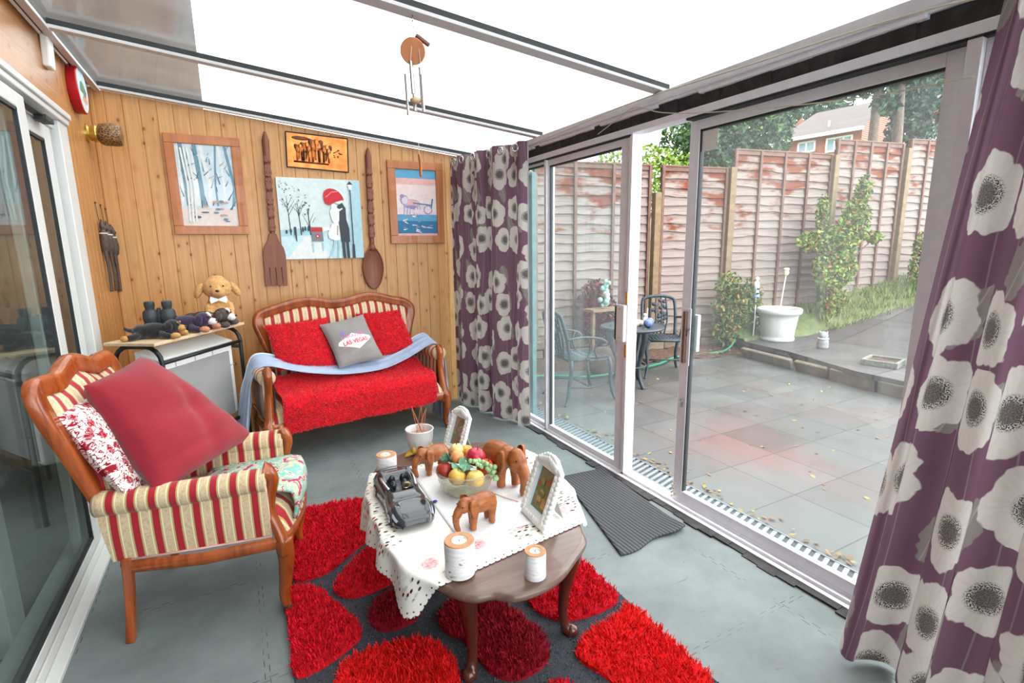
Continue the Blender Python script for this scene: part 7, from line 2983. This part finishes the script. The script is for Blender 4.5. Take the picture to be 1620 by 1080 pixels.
TD = thing('teddy', 'large woolly beige plush dog with a white bow tie on the stand against the wall', 'soft toy', on_stand(0.732, 0.125), 2)
TD.scale = (1.02, 1.02, 1.04)
wool = plain('curly_beige_wool', rgb(206, 156, 100), 0.95, 0, 60, 0.25, 0.9, bscale=110, sheen=0.2, spec=0.1)
mb = MB()
mb.ell((0, 0, 0.085), (0.088, 0.07, 0.095), 16)
mb.ell((0, 0, 0.135), (0.066, 0.058, 0.07), 14)
mb.ell((0, -0.015, 0.235), (0.088, 0.075, 0.072), 16)
mb.ell((0, -0.075, 0.215), (0.042, 0.03, 0.034), 12)
mb.ell((0, 0.0, 0.295), (0.05, 0.045, 0.022), 10)
for s in (-1, 1):
    mb.tube(smooth_path([(s * 0.06, -0.03, 0.13), (s * 0.062, -0.07, 0.08), (s * 0.045, -0.088, 0.035)], 4), .026, 8)
    mb.ell((s * 0.055, -0.075, 0.028), (0.034, 0.045, 0.028), 10)
for i in range(len(mb.v)):
    x, y, z = mb.v[i]
    mb.v[i] = (x, y, max(0.001, z))
blob('body', mb, wool, TD, 0.008, 2)
for s in (-1, 1):
    e = MB()
    e.ell((s * 0.105, -0.01, 0.222), (0.024, 0.030, 0.052), 12, 0, Ry(-s * 28))
    e.build('ear', wool, TD, smooth=True)
    y = MB()
    y.ell((s * 0.036, -0.088, 0.252), 0.006, 8)
    y.build('eye', eyem, TD, smooth=True)
    b_ = MB()
    b_.prism([(0, -0.006), (s * 0.045, -0.024), (s * 0.052, 0.0), (s * 0.045, 0.024), (0, 0.006)], -0.006, 0.006, 0, Matrix.Translation((0.0, -0.075, 0.163)) @ Matrix.Rotation(pi / 2, 4, 'X'))
    b_.build('bow_tie', M['white'], TD, bevel=0.003)
n_ = MB()
n_.ell((0, -0.105, 0.222), (0.012, 0.007, 0.008), 8)
n_.build('nose', eyem, TD, smooth=True)

BN = thing('binoculars', 'black binoculars standing upright on the stand against the pine wall', 'binoculars', on_stand(0.335, 0.235), -10)
BN.scale = (1.2, 1.2, 1.2)
rub = plain('black_rubber_armour', rgb(52, 58, 64), 0.5, 0, 60, 0.25, 0.2)
for s in (-1, 1):
    b_ = MB()
    x = s * 0.038
    b_.lathe([(0.030, 0.0), (0.034, 0.004), (0.035, 0.05), (0.030, 0.058), (0.033, 0.066), (0.036, 0.085), (0.033, 0.112), (0.024, 0.122), (0.020, 0.124), (0.0205, 0.134), (0.023, 0.138), (0.023, 0.160), (0.019, 0.164)], (x, 0, 0), 22)
    b_.ell((s * 0.048, 0, 0.088), (0.026, 0.026, 0.038), 12)
    b_.build('barrel', rub, BN, smooth=True, angle=40)
b_ = MB()
b_.span((-0.03, -0.012, 0.062), (0.03, 0.012, 0.078))
b_.span((-0.02, -0.012, 0.100), (0.02, 0.012, 0.112))
b_.lathe([(0.010, 0.05), (0.010, 0.075), (0.014, 0.082), (0.014, 0.104), (0.009, 0.11), (0.009, 0.13)], n=16)
b_.build('hinge', rub, BN, bevel=0.002)

# ================================================================== THINGS ON THE COFFEE TABLE
def elephant(label, loc, rz, sc, big=False):
    root = thing('wooden_elephant', label, 'elephant', loc, rz, 'carved wooden elephants on the coffee table')
    root.scale = (sc, sc, sc)
    # faces +X; about 1 unit = 1 m at sc 1, standing 0.13 m high
    mb = MB()
    mb.ell((-0.005, 0, 0.088), (0.062, 0.036, 0.038), 16)
    mb.ell((-0.038, 0, 0.085), (0.032, 0.034, 0.037), 14)
    mb.ell((0.032, 0, 0.092), (0.030, 0.031, 0.034), 14)
    if big:
        mb.ell((0.078, 0, 0.092), (0.030, 0.027, 0.034), 14)
        mb.ell((0.074, 0, 0.118), (0.020, 0.019, 0.012), 10)
        tp_ = [(0.098, 0, 0.082), (0.112, 0, 0.055), (0.112, 0, 0.028), (0.106, 0, 0.010), (0.112, 0, 0.008)]
        tr_ = [.019, .012]
    else:
        mb.ell((0.072, 0, 0.098), (0.027, 0.024, 0.029), 14)
        mb.ell((0.064, 0, 0.120), (0.018, 0.016, 0.010), 10)
        tp_ = [(0.092, 0, 0.092), (0.106, 0, 0.066), (0.106, 0, 0.035), (0.098, 0, 0.008), (0.102, 0, 0.004)]
        tr_ = [.016, .008]
    sp_ = smooth_path(tp_, 5)
    mb.tube(sp_, [tr_[0] + (tr_[1] - tr_[0]) * i / (len(sp_) - 1) for i in range(len(sp_))], 10)
    for (x, y, dx) in ((0.036, 0.019, 0.010), (0.030, -0.019, -0.006), (-0.044, 0.020, 0.004), (-0.036, -0.020, -0.012)):
        mb.tube(smooth_path([(x, y, 0.085), (x + dx * 0.5, y, 0.045), (x + dx, y, 0.004)], 4), [.019, .018, .017, .016, .0145, .0135, .013, .0135, .0145], 10)
    mb.tube(smooth_path([(-0.068, 0, 0.098), (-0.076, 0, 0.07), (-0.074, 0, 0.045)], 4), [.006, .005, .005, .004, .004, .004, .0035, .0035, .005], 6)
    for i in range(len(mb.v)):
        x, y, z = mb.v[i]
        mb.v[i] = (x, y, max(0.0005, z))
    blob('body', mb, M['elephant'], root, 0.0042 if not big else 0.004, 3)
    for s in (-1, 1):
        e = MB()
        poly = [(0.062, 0.122), (0.048, 0.124), (0.034, 0.112), (0.030, 0.088), (0.038, 0.064), (0.050, 0.056), (0.058, 0.072), (0.064, 0.09)]
        pp_ = smooth_path(poly, 3, True)
        cx_, cz_ = 0.050, 0.09
        yb_ = 0.026 if not big else 0.030
        vs = []
        for (k, dy) in ((1.0, 0.010), (0.98, 0.014), (0.5, 0.012), (0.02, 0.008)):
            vs += [(cx_ + (p[0] - cx_) * k, s * (yb_ + dy - 0.12 * (p[0] - 0.03) * k * 0.5), cz_ + (p[1] - cz_) * k) for p in pp_]
        vs += [(cx_ + (p[0] - cx_), s * (yb_ + 0.005 - 0.06 * (p[0] - 0.03)), cz_ + (p[1] - cz_)) for p in pp_]
        q = len(pp_)
        fs = []
        for (a_, b2) in ((0, 1), (1, 2), (2, 3), (4, 0)):
            for k in range(q):
                l = (k + 1) % q
                fs.append((a_ * q + k, a_ * q + l, b2 * q + l, b2 * q + k))
        e.add(vs, fs)
        e.build('ear', M['elephant'], root, smooth=True)
        y = MB()
        y.ell((0.088 if not big else 0.098, s * 0.020, 0.104), (0.003, 0.002, 0.003), 6)
        y.build('eye', eyem, root)
        t_ = MB()
        t_.tube(smooth_path([(0.090, s * 0.013, 0.078), (0.104, s * 0.016, 0.066), (0.116, s * 0.015, 0.066)], 4), [.004, .004, .0035, .003, .003, .0025, .002, .0015, .001], 6)
        if not big:
            t_.build('tusk', M['elephant'], root, smooth=True)
    return root


elephant('small wooden elephant at the back of the coffee table behind the fruit bowl', (0.700, 2.045, TOP), 196, 0.98)
elephant('largest wooden elephant on the coffee table, between the two white photo frames', (0.905, 1.80, TOP), -80, 1.42, True)
elephant('small wooden elephant in front of the fruit bowl on the coffee table', (0.690, 1.545, TOP), 190, 0.95)

# birch candle holders
def birch(label, loc, rad, hgt):
    root = thing('candle_holder', label, 'candle holder', loc, random.Random(int(hgt * 1e4)).uniform(0, 180), 'birch log tealight holders')
    mb = MB()
    mb.lathe([(rad * 0.98, 0), (rad, 0.004), (rad * 0.985, hgt * 0.4), (rad * 1.01, hgt * 0.8), (rad, hgt - 0.002)], n=28, cap=False)
    mb.lathe([(0.0, 0.0), (rad * 0.98, 0.0)], n=28, cap=False)
    mb.build('bark', M['birch'], root, smooth=True)
    mb = MB()
    mb.lathe([(rad, hgt - 0.002), (rad * 0.96, hgt + 0.001), (rad * 0.56, hgt + 0.001), (rad * 0.55, hgt - 0.012), (0.0, hgt - 0.012)], n=28, cap=False)
    mb.build('cut_top', M['birch_cut'], root, smooth=True, angle=30)
    mb = MB()
    mb.lathe([(rad * 0.52, hgt - 0.012), (rad * 0.52, hgt + 0.000), (rad * 0.49, hgt + 0.000), (rad * 0.48, hgt - 0.005), (0.0, hgt - 0.005)], n=24, cap=False)
    tl = mb.build('tealight', M['wax'], root, smooth=True, angle=30)
    mb = MB()
    mb.tube([(0, 0, hgt - 0.006), (0.001, 0, hgt + 0.002)], 0.0012, 5)
    mb.build('wick', M['wick'], tl)
    return root


birch('birch log tealight holder at the back left corner of the coffee table', (0.497, 2.085, TOP), 0.043, 0.108)
birch('widest birch log tealight holder at the front edge of the tablecloth', (0.520, 1.325, TOP), 0.046, 0.108)
birch('slim birch log tealight holder on the bare wood of the coffee table', (0.716, 1.205, TTOP + 0.001), 0.033, 0.084)

# glass bowl with artificial fruit
BC = Vector((0.745, 1.805, TOP))
bw = thing('fruit_bowl', 'round ribbed glass bowl heaped with fruit at the centre of the coffee table', 'bowl', BC)
bw.scale = (1.06, 1.06, 1.15)
gb = NT('ribbed_bowl_glass')
tr = gb.n('ShaderNodeBsdfTransparent')
tr.inputs[0].default_value = (0.93, 0.94, 0.91, 1)
gl = gb.n('ShaderNodeBsdfGlossy')
gl.inputs['Roughness'].default_value = 0.06
df = gb.n('ShaderNodeBsdfDiffuse')
df.inputs[0].default_value = (0.62, 0.56, 0.36, 1)
m1 = gb.n('ShaderNodeMixShader')
gb.put(m1.inputs[0], gb.math('ADD', gb.fresnel(1.5), 0.04))
gb.put(m1.inputs[1], tr.outputs[0])
gb.put(m1.inputs[2], gl.outputs[0])
oz = gb.sep(gb.coord())['Z']
bandw = gb.math('ABSOLUTE', gb.math('SINE', gb.math('MULTIPLY', oz, 2 * pi / 0.02)))
m2 = gb.n('ShaderNodeMixShader')
gb.put(m2.inputs[0], gb.math('MULTIPLY', gb.math('POWER', bandw, 3.0), 0.30))
gb.put(m2.inputs[1], m1.outputs[0])
gb.put(m2.inputs[2], df.outputs[0])
M['bowl_glass'] = gb.done(m2.outputs[0])
mb = MB()
mb.lathe([(0.0, 0.004), (0.065, 0.002), (0.075, 0.008), (0.090, 0.02), (0.098, 0.032), (0.097, 0.038), (0.104, 0.052), (0.103, 0.058), (0.108, 0.075), (0.110, 0.086), (0.107, 0.089), (0.104, 0.084), (0.100, 0.06), (0.092, 0.035), (0.075, 0.014), (0.0, 0.010)], n=48, cap=False)
mb.build('glass', M['bowl_glass'], bw, smooth=True)


def two_tone(name, c1, c2, sc=30):
    t = NT(name)
    o = t.coord()
    n = t.noise(o, sc, 3)
    g = t.math('ADD', n, t.math('MULTIPLY', t.sep(o)['Z'], 6.0))
    return t.done(t.bsdf(t.ramp(g, [(0.35, rgb(*c1)), (0.7, rgb(*c2))]), 0.32, 0, t.bump(n, 0.04, 0.002)))


def fruit(kind, label, loc, rad, mat, stem=True, squash=1.0, tilt=0.0):
    root = thing(kind, label, 'fruit', loc, 0, 'artificial fruit in the glass bowl')
    root.rotation_euler = (radians(tilt), radians(tilt * 0.7), 0.3)
    mb = MB()
    prof = []
    for k in range(17):
        th = pi * k / 16
        rr_ = rad * sin(th) * (1 + 0.04 * cos(th))
        zz = -rad * squash * cos(th)
        dim = 0.16 * rad * (math.exp(-(th / 0.35) ** 2) - 0) - 0.2 * rad * math.exp(-((pi - th) / 0.38) ** 2)
        prof.append((max(0.0, rr_), zz + dim))
    mb.lathe(prof, n=24, cap=False)
    mb.build('flesh', mat, root, smooth=True)
    if stem:
        s_ = MB()
        s_.tube([(0, 0, rad * squash * 0.72), (0.002, 0.001, rad * squash * 1.05)], [0.0022, 0.0028], 6)
        s_.build('stem', M['bark'], root)
    return root


Bz = BC.z + 0.012
fruit('apple', 'large glossy crimson apple at the top of the fruit bowl', (0.790, 1.800, Bz + 0.128), 0.040, two_tone('crimson_apple', (150, 16, 40), (196, 48, 70)), True, 0.95, 12)
fruit('apple', 'dark red apple at the left edge of the fruit bowl', (0.673, 1.850, Bz + 0.075), 0.035, two_tone('dark_red_apple', (150, 38, 34), (176, 66, 48)), True, 1.0, -14)
fruit('apple', 'red-orange apple at the right of the fruit bowl, partly behind the grapes', (0.826, 1.785, Bz + 0.080), 0.036, two_tone('orange_red_apple', (216, 62, 34), (232, 98, 54)), True, 1.0, 20)
fruit('pear', 'yellow lemon-coloured fruit on the left of the fruit bowl', (0.697, 1.775, Bz + 0.072), 0.035, two_tone('amber_fruit', (216, 160, 66), (232, 186, 96)), False, 0.95, 20)
fruit('apple', 'pale yellow apple at the front of the fruit bowl', (0.755, 1.728, Bz + 0.070), 0.037, two_tone('yellow_apple', (222, 178, 84), (238, 206, 120)), False, 0.95, -8)
fruit('peach', 'small peach orange fruit near the top of the bowl', (0.726, 1.838, Bz + 0.128), 0.028, two_tone('peach_skin', (232, 136, 78), (240, 170, 116)), False, 1.0, 5)
fruit('apple', 'pale cream apple behind the peach in the bowl', (0.742, 1.885, Bz + 0.136), 0.029, two_tone('cream_apple', (226, 190, 116), (240, 214, 150)), True, 1.0, 0)
fruit('mango', 'small yellow and orange mottled fruit behind the crimson apple', (0.786, 1.880, Bz + 0.122), 0.028, two_tone('mottled_fruit', (206, 104, 52), (214, 180, 74), 60), False, 1.0, 10)
fruit('plum', 'dark fruit low in the middle of the bowl under the others', (0.745, 1.82, Bz + 0.046), 0.036, two_tone('olive_fruit', (120, 110, 50), (170, 150, 60)), False, 1.0, 0)
gr_ = thing('grape_bunch', 'bunch of green grapes trailing over the front right of the fruit bowl', 'fruit', (0, 0, 0), 0, 'artificial fruit in the glass bowl')
gm = plain('green_grape', rgb(156, 190, 138), 0.25, 0, 30, 0.15)
r = random.Random(6)
path_g = smooth_path([(0.765, 1.775, Bz + 0.128), (0.785, 1.752, Bz + 0.116), (0.812, 1.742, Bz + 0.104), (0.830, 1.728, Bz + 0.080), (0.836, 1.722, Bz + 0.050)], 3)
for k in range(30):
    t_ = k / 29 * (len(path_g) - 1)
    i = min(len(path_g) - 2, int(t_))
    p = Vector(path_g[i]).lerp(Vector(path_g[i + 1]), t_ - i)
    w_ = 0.020 * (1 - abs(k / 29 - 0.45))
    g_ = MB()
    g_.ell((p.x + r.uniform(-w_, w_), p.y + r.uniform(-w_, w_ * 0.6), p.z + r.uniform(-w_ * .6, w_ * .8)), 0.0095 * r.uniform(0.9, 1.1), 10)
    g_.build('grape', gm, gr_, smooth=True)
g_ = MB()
g_.tube([Vector(p) + Vector((0, 0, 0.002)) for p in path_g], 0.002, 5)
g_.build('stalk', M['lf3'], gr_)
lm_ = plain('fabric_vine_leaf', rgb(110, 160, 128), 0.6, 0, 40, 0.2)
for k, (x, y, z, a, t_) in enumerate(((0.735, 1.775, 0.118, 20, 35), (0.712, 1.80, 0.102, 80, 30), (0.690, 1.855, 0.122, 140, 60), (0.752, 1.825, 0.125, 200, 20))):
    g_ = MB()
    out_ = [(0.0, -0.030), (0.012, -0.022), (0.028, -0.024), (0.022, -0.008), (0.034, 0.006), (0.018, 0.012), (0.014, 0.028), (0.0, 0.034), (-0.014, 0.026), (-0.018, 0.010), (-0.034, 0.006), (-0.022, -0.010), (-0.026, -0.024), (-0.012, -0.022)]
    R_ = Matrix.Rotation(radians(a), 4, 'Z') @ Matrix.Rotation(radians(t_), 4, 'X')
    g_.add([(x_, y_, 0.006 * cos(9 * x_ * 20) - abs(x_) * 0.25) for x_, y_ in out_] + [(0, 0, 0.004)], [(i, (i + 1) % 14, 14) for i in range(14)], 0, Matrix.Translation((x, y, Bz + z)) @ R_)
    g_.build('leaf', lm_, gr_, solid=0.001)

# black model sports car
CAR = thing('toy_car', 'glossy black open-cockpit model sports car on the left of the coffee table', 'toy car', (0.487, 1.815, TOP), -86 - 6)
carb = plain('grey_black_car_paint', rgb(50, 52, 58), 0.2, 0.3, 0, 0, coat=0.8)
card = plain('dark_cockpit', rgb(24, 26, 36), 0.25, 0, 60, 0.3)
NX_, NY_ = 44, 24
Lc, Wc = 0.40, 0.165


def hprof(t):
    """height of the centre line from tail (0) to nose (1)"""
    return float(np.interp(t, [0, 0.03, 0.12, 0.22, 0.34, 0.46, 0.60, 0.74, 0.88, 0.96, 1.0], [0.052, 0.078, 0.090, 0.096, 0.090, 0.080, 0.072, 0.064, 0.052, 0.040, 0.026]))


def wprof(t):
    return float(np.interp(t, [0, 0.06, 0.2, 0.35, 0.5, 0.65, 0.8, 0.92, 1.0], [0.80, 0.94, 1.0, 0.93, 0.88, 0.95, 1.0, 0.88, 0.62])) * Wc / 2


def body_fn(u, v):
    t = u
    a = pi * v
    h, w_ = hprof(t), wprof(t)
    cx_ = cos(a)
    sx_ = sin(a)
    y = w_ * (abs(cx_) ** 0.55) * (1 if cx_ > 0 else -1)
    z = 0.016 + (h - 0.016) * (sx_ ** 0.62)
    # wheel-arch humps over both axles
    hump = 0.013 * (math.exp(-((t - 0.20) / 0.07) ** 2) + math.exp(-((t - 0.80) / 0.065) ** 2)) * math.exp(-((abs(y) / (Wc / 2) - 0.72) / 0.2) ** 2)
    z += hump
    # bonnet creases
    z -= 0.004 * math.exp(-((t - 0.68) / 0.02) ** 2) * (abs(y) < 0.05)
    # sunken cockpit tub
    k = math.exp(-((t - 0.40) / 0.115) ** 4) * math.exp(-((y) / 0.042) ** 4)
    z -= 0.038 * k
    return (-Lc / 2 + Lc * t, y, z)


mb = MB()
mb.grid(body_fn, NX_ * 2, NY_ * 2, 0, None, True)
mb.build('bodywork', carb, CAR, smooth=True)
mb = MB()
mb.span((-Lc / 2 + 0.015, -Wc / 2 + 0.012, 0.006), (Lc / 2 - 0.03, Wc / 2 - 0.012, 0.020))
mb.build('underside', card, CAR, bevel=0.004)
mb = MB()
mb.grid(lambda u, v: (lambda p: (p[0], p[1], p[2] + 0.0016))(body_fn(0.30 + 0.21 * u, 0.5 + 0.22 * (v - 0.5))), 20, 16, 0, None, True)
for s in (-1, 1):
    mb.ell((-0.058, s * 0.022, 0.064), (0.020, 0.014, 0.018), 10)
    mb.ell((-0.076, s * 0.022, 0.078), (0.008, 0.013, 0.020), 10)
mb.build('cockpit', card, CAR, smooth=True)
mb = MB()
mb.tube([(-0.012 + 0.004 * sin(a), 0.020 + 0.014 * cos(a), 0.074 + 0.013 * sin(a)) for a in [k * pi / 8 for k in range(16)]], 0.0022, 6, 0, True)
mb.build('steering_wheel', M['brass'], CAR, smooth=True)
mb = MB()
mb.grid(lambda u, v: (0.004 + 0.012 * (1 - abs(2 * u - 1) ** 2) - 0.020 * v, (u - 0.5) * 0.105, 0.076 + 0.020 * v), 14, 3)
mb.build('windscreen', M['pglass'], CAR, smooth=True)
for s in (-1, 1):
    for t_ in (0.20, 0.80):
        wl_ = MB()
        wl_.lathe([(0.012, -0.011), (0.024, -0.012), (0.026, -0.009), (0.026, 0.009), (0.024, 0.012), (0.012, 0.011), (0.0, 0.008)], (0, 0, 0), 22, 0, Matrix.Translation((-Lc / 2 + Lc * t_, s * (Wc / 2 - 0.012), 0.027)) @ Matrix.Rotation(-s * pi / 2, 4, 'X'))
        wo = wl_.build('wheel', M['seal'], CAR, smooth=True, angle=40)
        hb_ = MB()
        hb_.lathe([(0.016, 0.0), (0.015, 0.003), (0.004, 0.004), (0.0, 0.005)], (0, 0, 0), 16, 0, Matrix.Translation((-Lc / 2 + Lc * t_, s * (Wc / 2 - 0.001), 0.027)) @ Matrix.Rotation(-s * pi / 2, 4, 'X'))
        hb_.build('hub', M['chrome'], wo, smooth=True)
    hl = MB()
    hl.grid(lambda u, v: (lambda p: (p[0], p[1], p[2] + 0.0022))(body_fn(0.845 + 0.09 * u, (0.5 + s * (0.30 + 0.10 * v)))), 8, 6, 0, None, s > 0)
    hl.build('headlight', plain('clear_headlamp', rgb(196, 200, 222), 0.1, 0.2, 0, 0, coat=0.8), CAR, smooth=True)
    vn = MB()
    vn.tube(smooth_path([(-0.09, s * 0.062, 0.088), (-0.05, s * 0.060, 0.086), (0.0, s * 0.052, 0.078)], 4), [(0.003, 0.006)] * 9, 6)
    vn.build('side_trim', M['chrome'], CAR, smooth=True)
sp_ = MB()
sp_.grid(lambda u, v: (-Lc / 2 + 0.008 + 0.03 * v, (u - 0.5) * 0.13, 0.084 + 0.010 * v - 0.012 * abs(2 * u - 1) ** 2), 12, 3)
sp_.build('rear_spoiler', carb, CAR, smooth=True, solid=0.003)


# white ornate photo frames
def photo_frame(label, loc, rz, lean, w_, h_, tones, seed):
    root = thing('photo_frame', label, 'photo frame', loc, rz, 'white ornate photo frames on the coffee table')
    root.rotation_euler = (-radians(lean), 0, radians(rz))
    root.rotation_mode = 'XYZ'
    mb = MB()
    nn_ = 40
    # outline with a raised crest, faces -Y, stands on z=0
    out_ = [(-w_ / 2, 0.0), (w_ / 2, 0.0), (w_ / 2 + 0.004, h_ * 0.45), (w_ / 2, h_ * 0.86), (w_ * 0.32, h_ * 0.94), (w_ * 0.18, h_ * 1.0), (0.0, h_ * 1.02), (-w_ * 0.18, h_ * 1.0), (-w_ * 0.32, h_ * 0.94), (-w_ / 2, h_ * 0.86), (-w_ / 2 - 0.004, h_ * 0.45)]
    iw, ih0, ih1 = w_ * 0.29, h_ * 0.17, h_ * 0.80
    inn = [(-iw, ih0), (iw, ih0), (iw, h_ * 0.45), (iw, ih1), (iw * 0.8, ih1), (iw * 0.4, ih1), (0, ih1), (-iw * 0.4, ih1), (-iw * 0.8, ih1), (-iw, ih1), (-iw, h_ * 0.45)]
    q = len(out_)
    vs = [(x, 0.004, z) for x, z in out_] + [(x, -0.008, z) for x, z in out_] + [((x * 0.55 + a * 0.45), -0.017, (z * 0.55 + b * 0.45)) for (x, z), (a, b) in zip(out_, inn)] + [(x, -0.010, z) for x, z in inn] + [(x, 0.000, z) for x, z in inn]
    fs = []
    for lev in range(4):
        for k in range(q):
            l = (k + 1) % q
            fs.append((lev * q + k, lev * q + l, (lev + 1) * q + l, (lev + 1) * q + k))
    fs.append(tuple(reversed(range(q))))
    mb.add(vs, fs)
    fo = mb.build('frame', M['white_paint'], root, bevel=0.001)
    mb = MB()
    r_ = random.Random(seed)
    per = resample(out_ + [out_[0]], 46)
    for p in per[:-1]:
        if p[1] < 0.004:
            continue
        mb.ell((p[0] * 0.955, -0.011, 0.5 * h_ + (p[1] - 0.5 * h_) * 0.965), (0.010, 0.007, 0.010), 8)
    for k in range(11):
        x = (k - 5) / 5 * w_ * 0.32
        mb.ell((x, -0.016, h_ * (0.88 + 0.06 * (1 - abs(k - 5) / 5))), (0.011, 0.006, 0.014), 8, 0, Ry((k - 5) * 12))
    for s in (-1, 1):
        for k in range(9):
            mb.ell((s * w_ * 0.40, -0.015, h_ * (0.12 + 0.08 * k)), (0.010, 0.005, 0.013), 8, 0, Ry(s * (30 if k % 2 else -30)))
    for k in range(8):
        mb.ell(((k - 3.5) * w_ * 0.105, -0.015, h_ * 0.085), (0.010, 0.005, 0.009), 8)
    mb.build('moulding', M['white_paint'], fo, smooth=True)
    mb = MB()
    mb.add([(-iw, -0.001, ih0), (iw, -0.001, ih0), (iw, -0.001, ih1), (-iw, -0.001, ih1)], [(0, 1, 2, 3)], 0)
    for k in range(16):
        cx_, cz_ = r_.uniform(-iw * .7, iw * .7), r_.uniform(ih0 + .02, ih1 - .02)
        poly = ellp(cx_, cz_, min(iw - abs(cx_), r_.uniform(.006, .022)), r_.uniform(.008, .016), 9)
        mb.add([(p[0], -0.0013 - 0.0002 * k, p[1]) for p in poly], [tuple(range(9))], 1 + k % (len(tones) - 1))
    mb.build('picture', [plain('photo_tone', rgb(*c), 0.3, 0, 40, 0.15) for c in tones], root)
    mb = MB()
    sl = [(-iw, ih0), (iw, ih0), (iw, ih1), (-iw, ih1)]
    sv = [(x, -0.0095, z) for x, z in sl] + [(x * 0.93, -0.002, (ih0 + ih1) / 2 + (z - (ih0 + ih1) / 2) * 0.95) for x, z in sl]
    mb.add(sv, [(k, (k + 1) % 4, 4 + (k + 1) % 4, 4 + k) for k in range(4)])
    mb.build('slip', plain('pale_blue_slip', rgb(190, 220, 232), 0.4), root)
    mb = MB()
    L_ = h_ * 0.62
    a = radians(lean + 20)
    mb.add([(-0.02, 0.006, h_ * 0.62), (0.02, 0.006, h_ * 0.62), (0.028, 0.006 + L_ * sin(a) * 0.95, h_ * 0.62 - L_ * cos(a) + 0.002), (-0.028, 0.006 + L_ * sin(a) * 0.95, h_ * 0.62 - L_ * cos(a) + 0.002)], [(0, 1, 2, 3)])
    mb.build('easel_leg', M['grey_panel'], root, solid=0.003)
    return root


photo_frame('white ornate photo frame at the back of the coffee table by the incense pot', (0.840, 2.185, TOP), -82, 19, 0.155, 0.225, [(176, 140, 104), (150, 110, 76), (190, 160, 130), (120, 116, 96)], 3)
photo_frame('white ornate photo frame with a flower picture at the right edge of the tablecloth', (0.862, 1.462, TOP), -93, 20, 0.175, 0.25, [(140, 126, 84), (176, 84, 60), (110, 120, 80), (196, 150, 96), (150, 140, 100)], 4)

# incense pot
PT = thing('incense_pot', 'white tulip-shaped pot on a yellow leaf base holding sticks, at the back of the table', 'pot', (0.712, 2.285, TTOP + 0.0015))
mb = MB()
mb.lathe([(0.022, 0.008), (0.040, 0.012), (0.055, 0.045), (0.064, 0.085), (0.066, 0.118), (0.069, 0.124), (0.066, 0.128), (0.060, 0.122), (0.058, 0.09), (0.046, 0.045), (0.0, 0.03)], n=30)
mb.build('cup', M['pot_white'], PT, smooth=True)
yl = plain('yellow_glaze', rgb(214, 176, 66), 0.35, 0, 30, 0.15)
mb = MB()
for (a, L_) in ((195, 0.085), (250, 0.06), (320, 0.07), (20, 0.06), (110, 0.06)):
    c_, s_ = cos(radians(a)), sin(radians(a))
    mb.tube(smooth_path([(0, 0, 0.014), (c_ * L_ * 0.6, s_ * L_ * 0.6, 0.020), (c_ * L_, s_ * L_, 0.006)], 4), [(0.010, 0.026), (0.010, 0.028), (0.010, 0.03), (0.010, 0.029), (0.009, 0.027), (0.008, 0.022), (0.007, 0.016), (0.006, 0.009), (0.004, 0.003)], 8, up=(0, 0, 1))
for i in range(len(mb.v)):
    x, y, z = mb.v[i]
    mb.v[i] = (x, y, max(0.0, z))
mb.build('leaf_base', yl, PT, smooth=True)
mb = MB()
for k in range(4):
    a = radians(220 + 36 * k)
    mb.ell((0.050 * cos(a), 0.050 * sin(a), 0.034), (0.016, 0.012, 0.022), 8)
mb.build('yellow_drip', yl, PT, smooth=True)
mb = MB()
mb.lathe([(0.0, 0.095), (0.058, 0.095)], n=24, cap=False)
mb.build('sand', plain('incense_ash', rgb(196, 150, 118), 0.9, 0, 40, 0.2), PT)
stk = plain('incense_stick', rgb(186, 110, 66), 0.8)
r = random.Random(2)
for k in range(8):
    a = r.uniform(0, 6.28)
    b0 = Vector((0.018 * cos(a), 0.018 * sin(a), 0.09))
    tp_ = Vector((0.012 + 0.009 * (k % 4) if k > 2 else -0.022 - 0.006 * k, r.uniform(-0.02, 0.02), 0.235 + r.uniform(-0.02, 0.01)))
    mb = MB()
    mb.tube([b0, tp_], 0.0013 if k else 0.002, 5)
    ob = mb.build('incense_stick', stk)
    ob.location = PT.location
    tag(ob, 'thin brown incense stick standing in the white tulip-shaped pot', 'incense stick', 'incense sticks in the white pot')

# beads
for (p, nm, c, lb) in (((0.602, 1.775), 'bead', (52, 36, 150), 'small violet bead beside the model car on the tablecloth'), ((0.618, 1.487), 'bead', (60, 196, 196), 'turquoise bead at the small front elephant trunk tip'), ((0.690, 1.690), 'bead', (40, 140, 120), 'tiny dark green bead at the foot of the fruit bowl')):
    mb = MB()
    mb.ell((0, 0, 0.0045), (0.009 if c[0] == 52 else 0.007, 0.009 if c[0] == 52 else 0.007, 0.0045), 12)
    ob = mb.build(nm, plain('bead_' + str(c[0]), rgb(*c), 0.2), smooth=True)
    ob.location = (*p, TOP if nm else 0)
    tag(ob, lb, 'bead')
mb = MB()
mb.tube(smooth_path([(0.835, 1.72, 0), (0.86, 1.66, 0.0005), (0.885, 1.615, 0)], 4), 0.0013, 5)
ob = mb.build('incense_stick', stk)
ob.location = (0, 0, TOP + 0.002)
tag(ob, 'single incense stick lying on the lace mat beside the fruit bowl', 'incense stick')
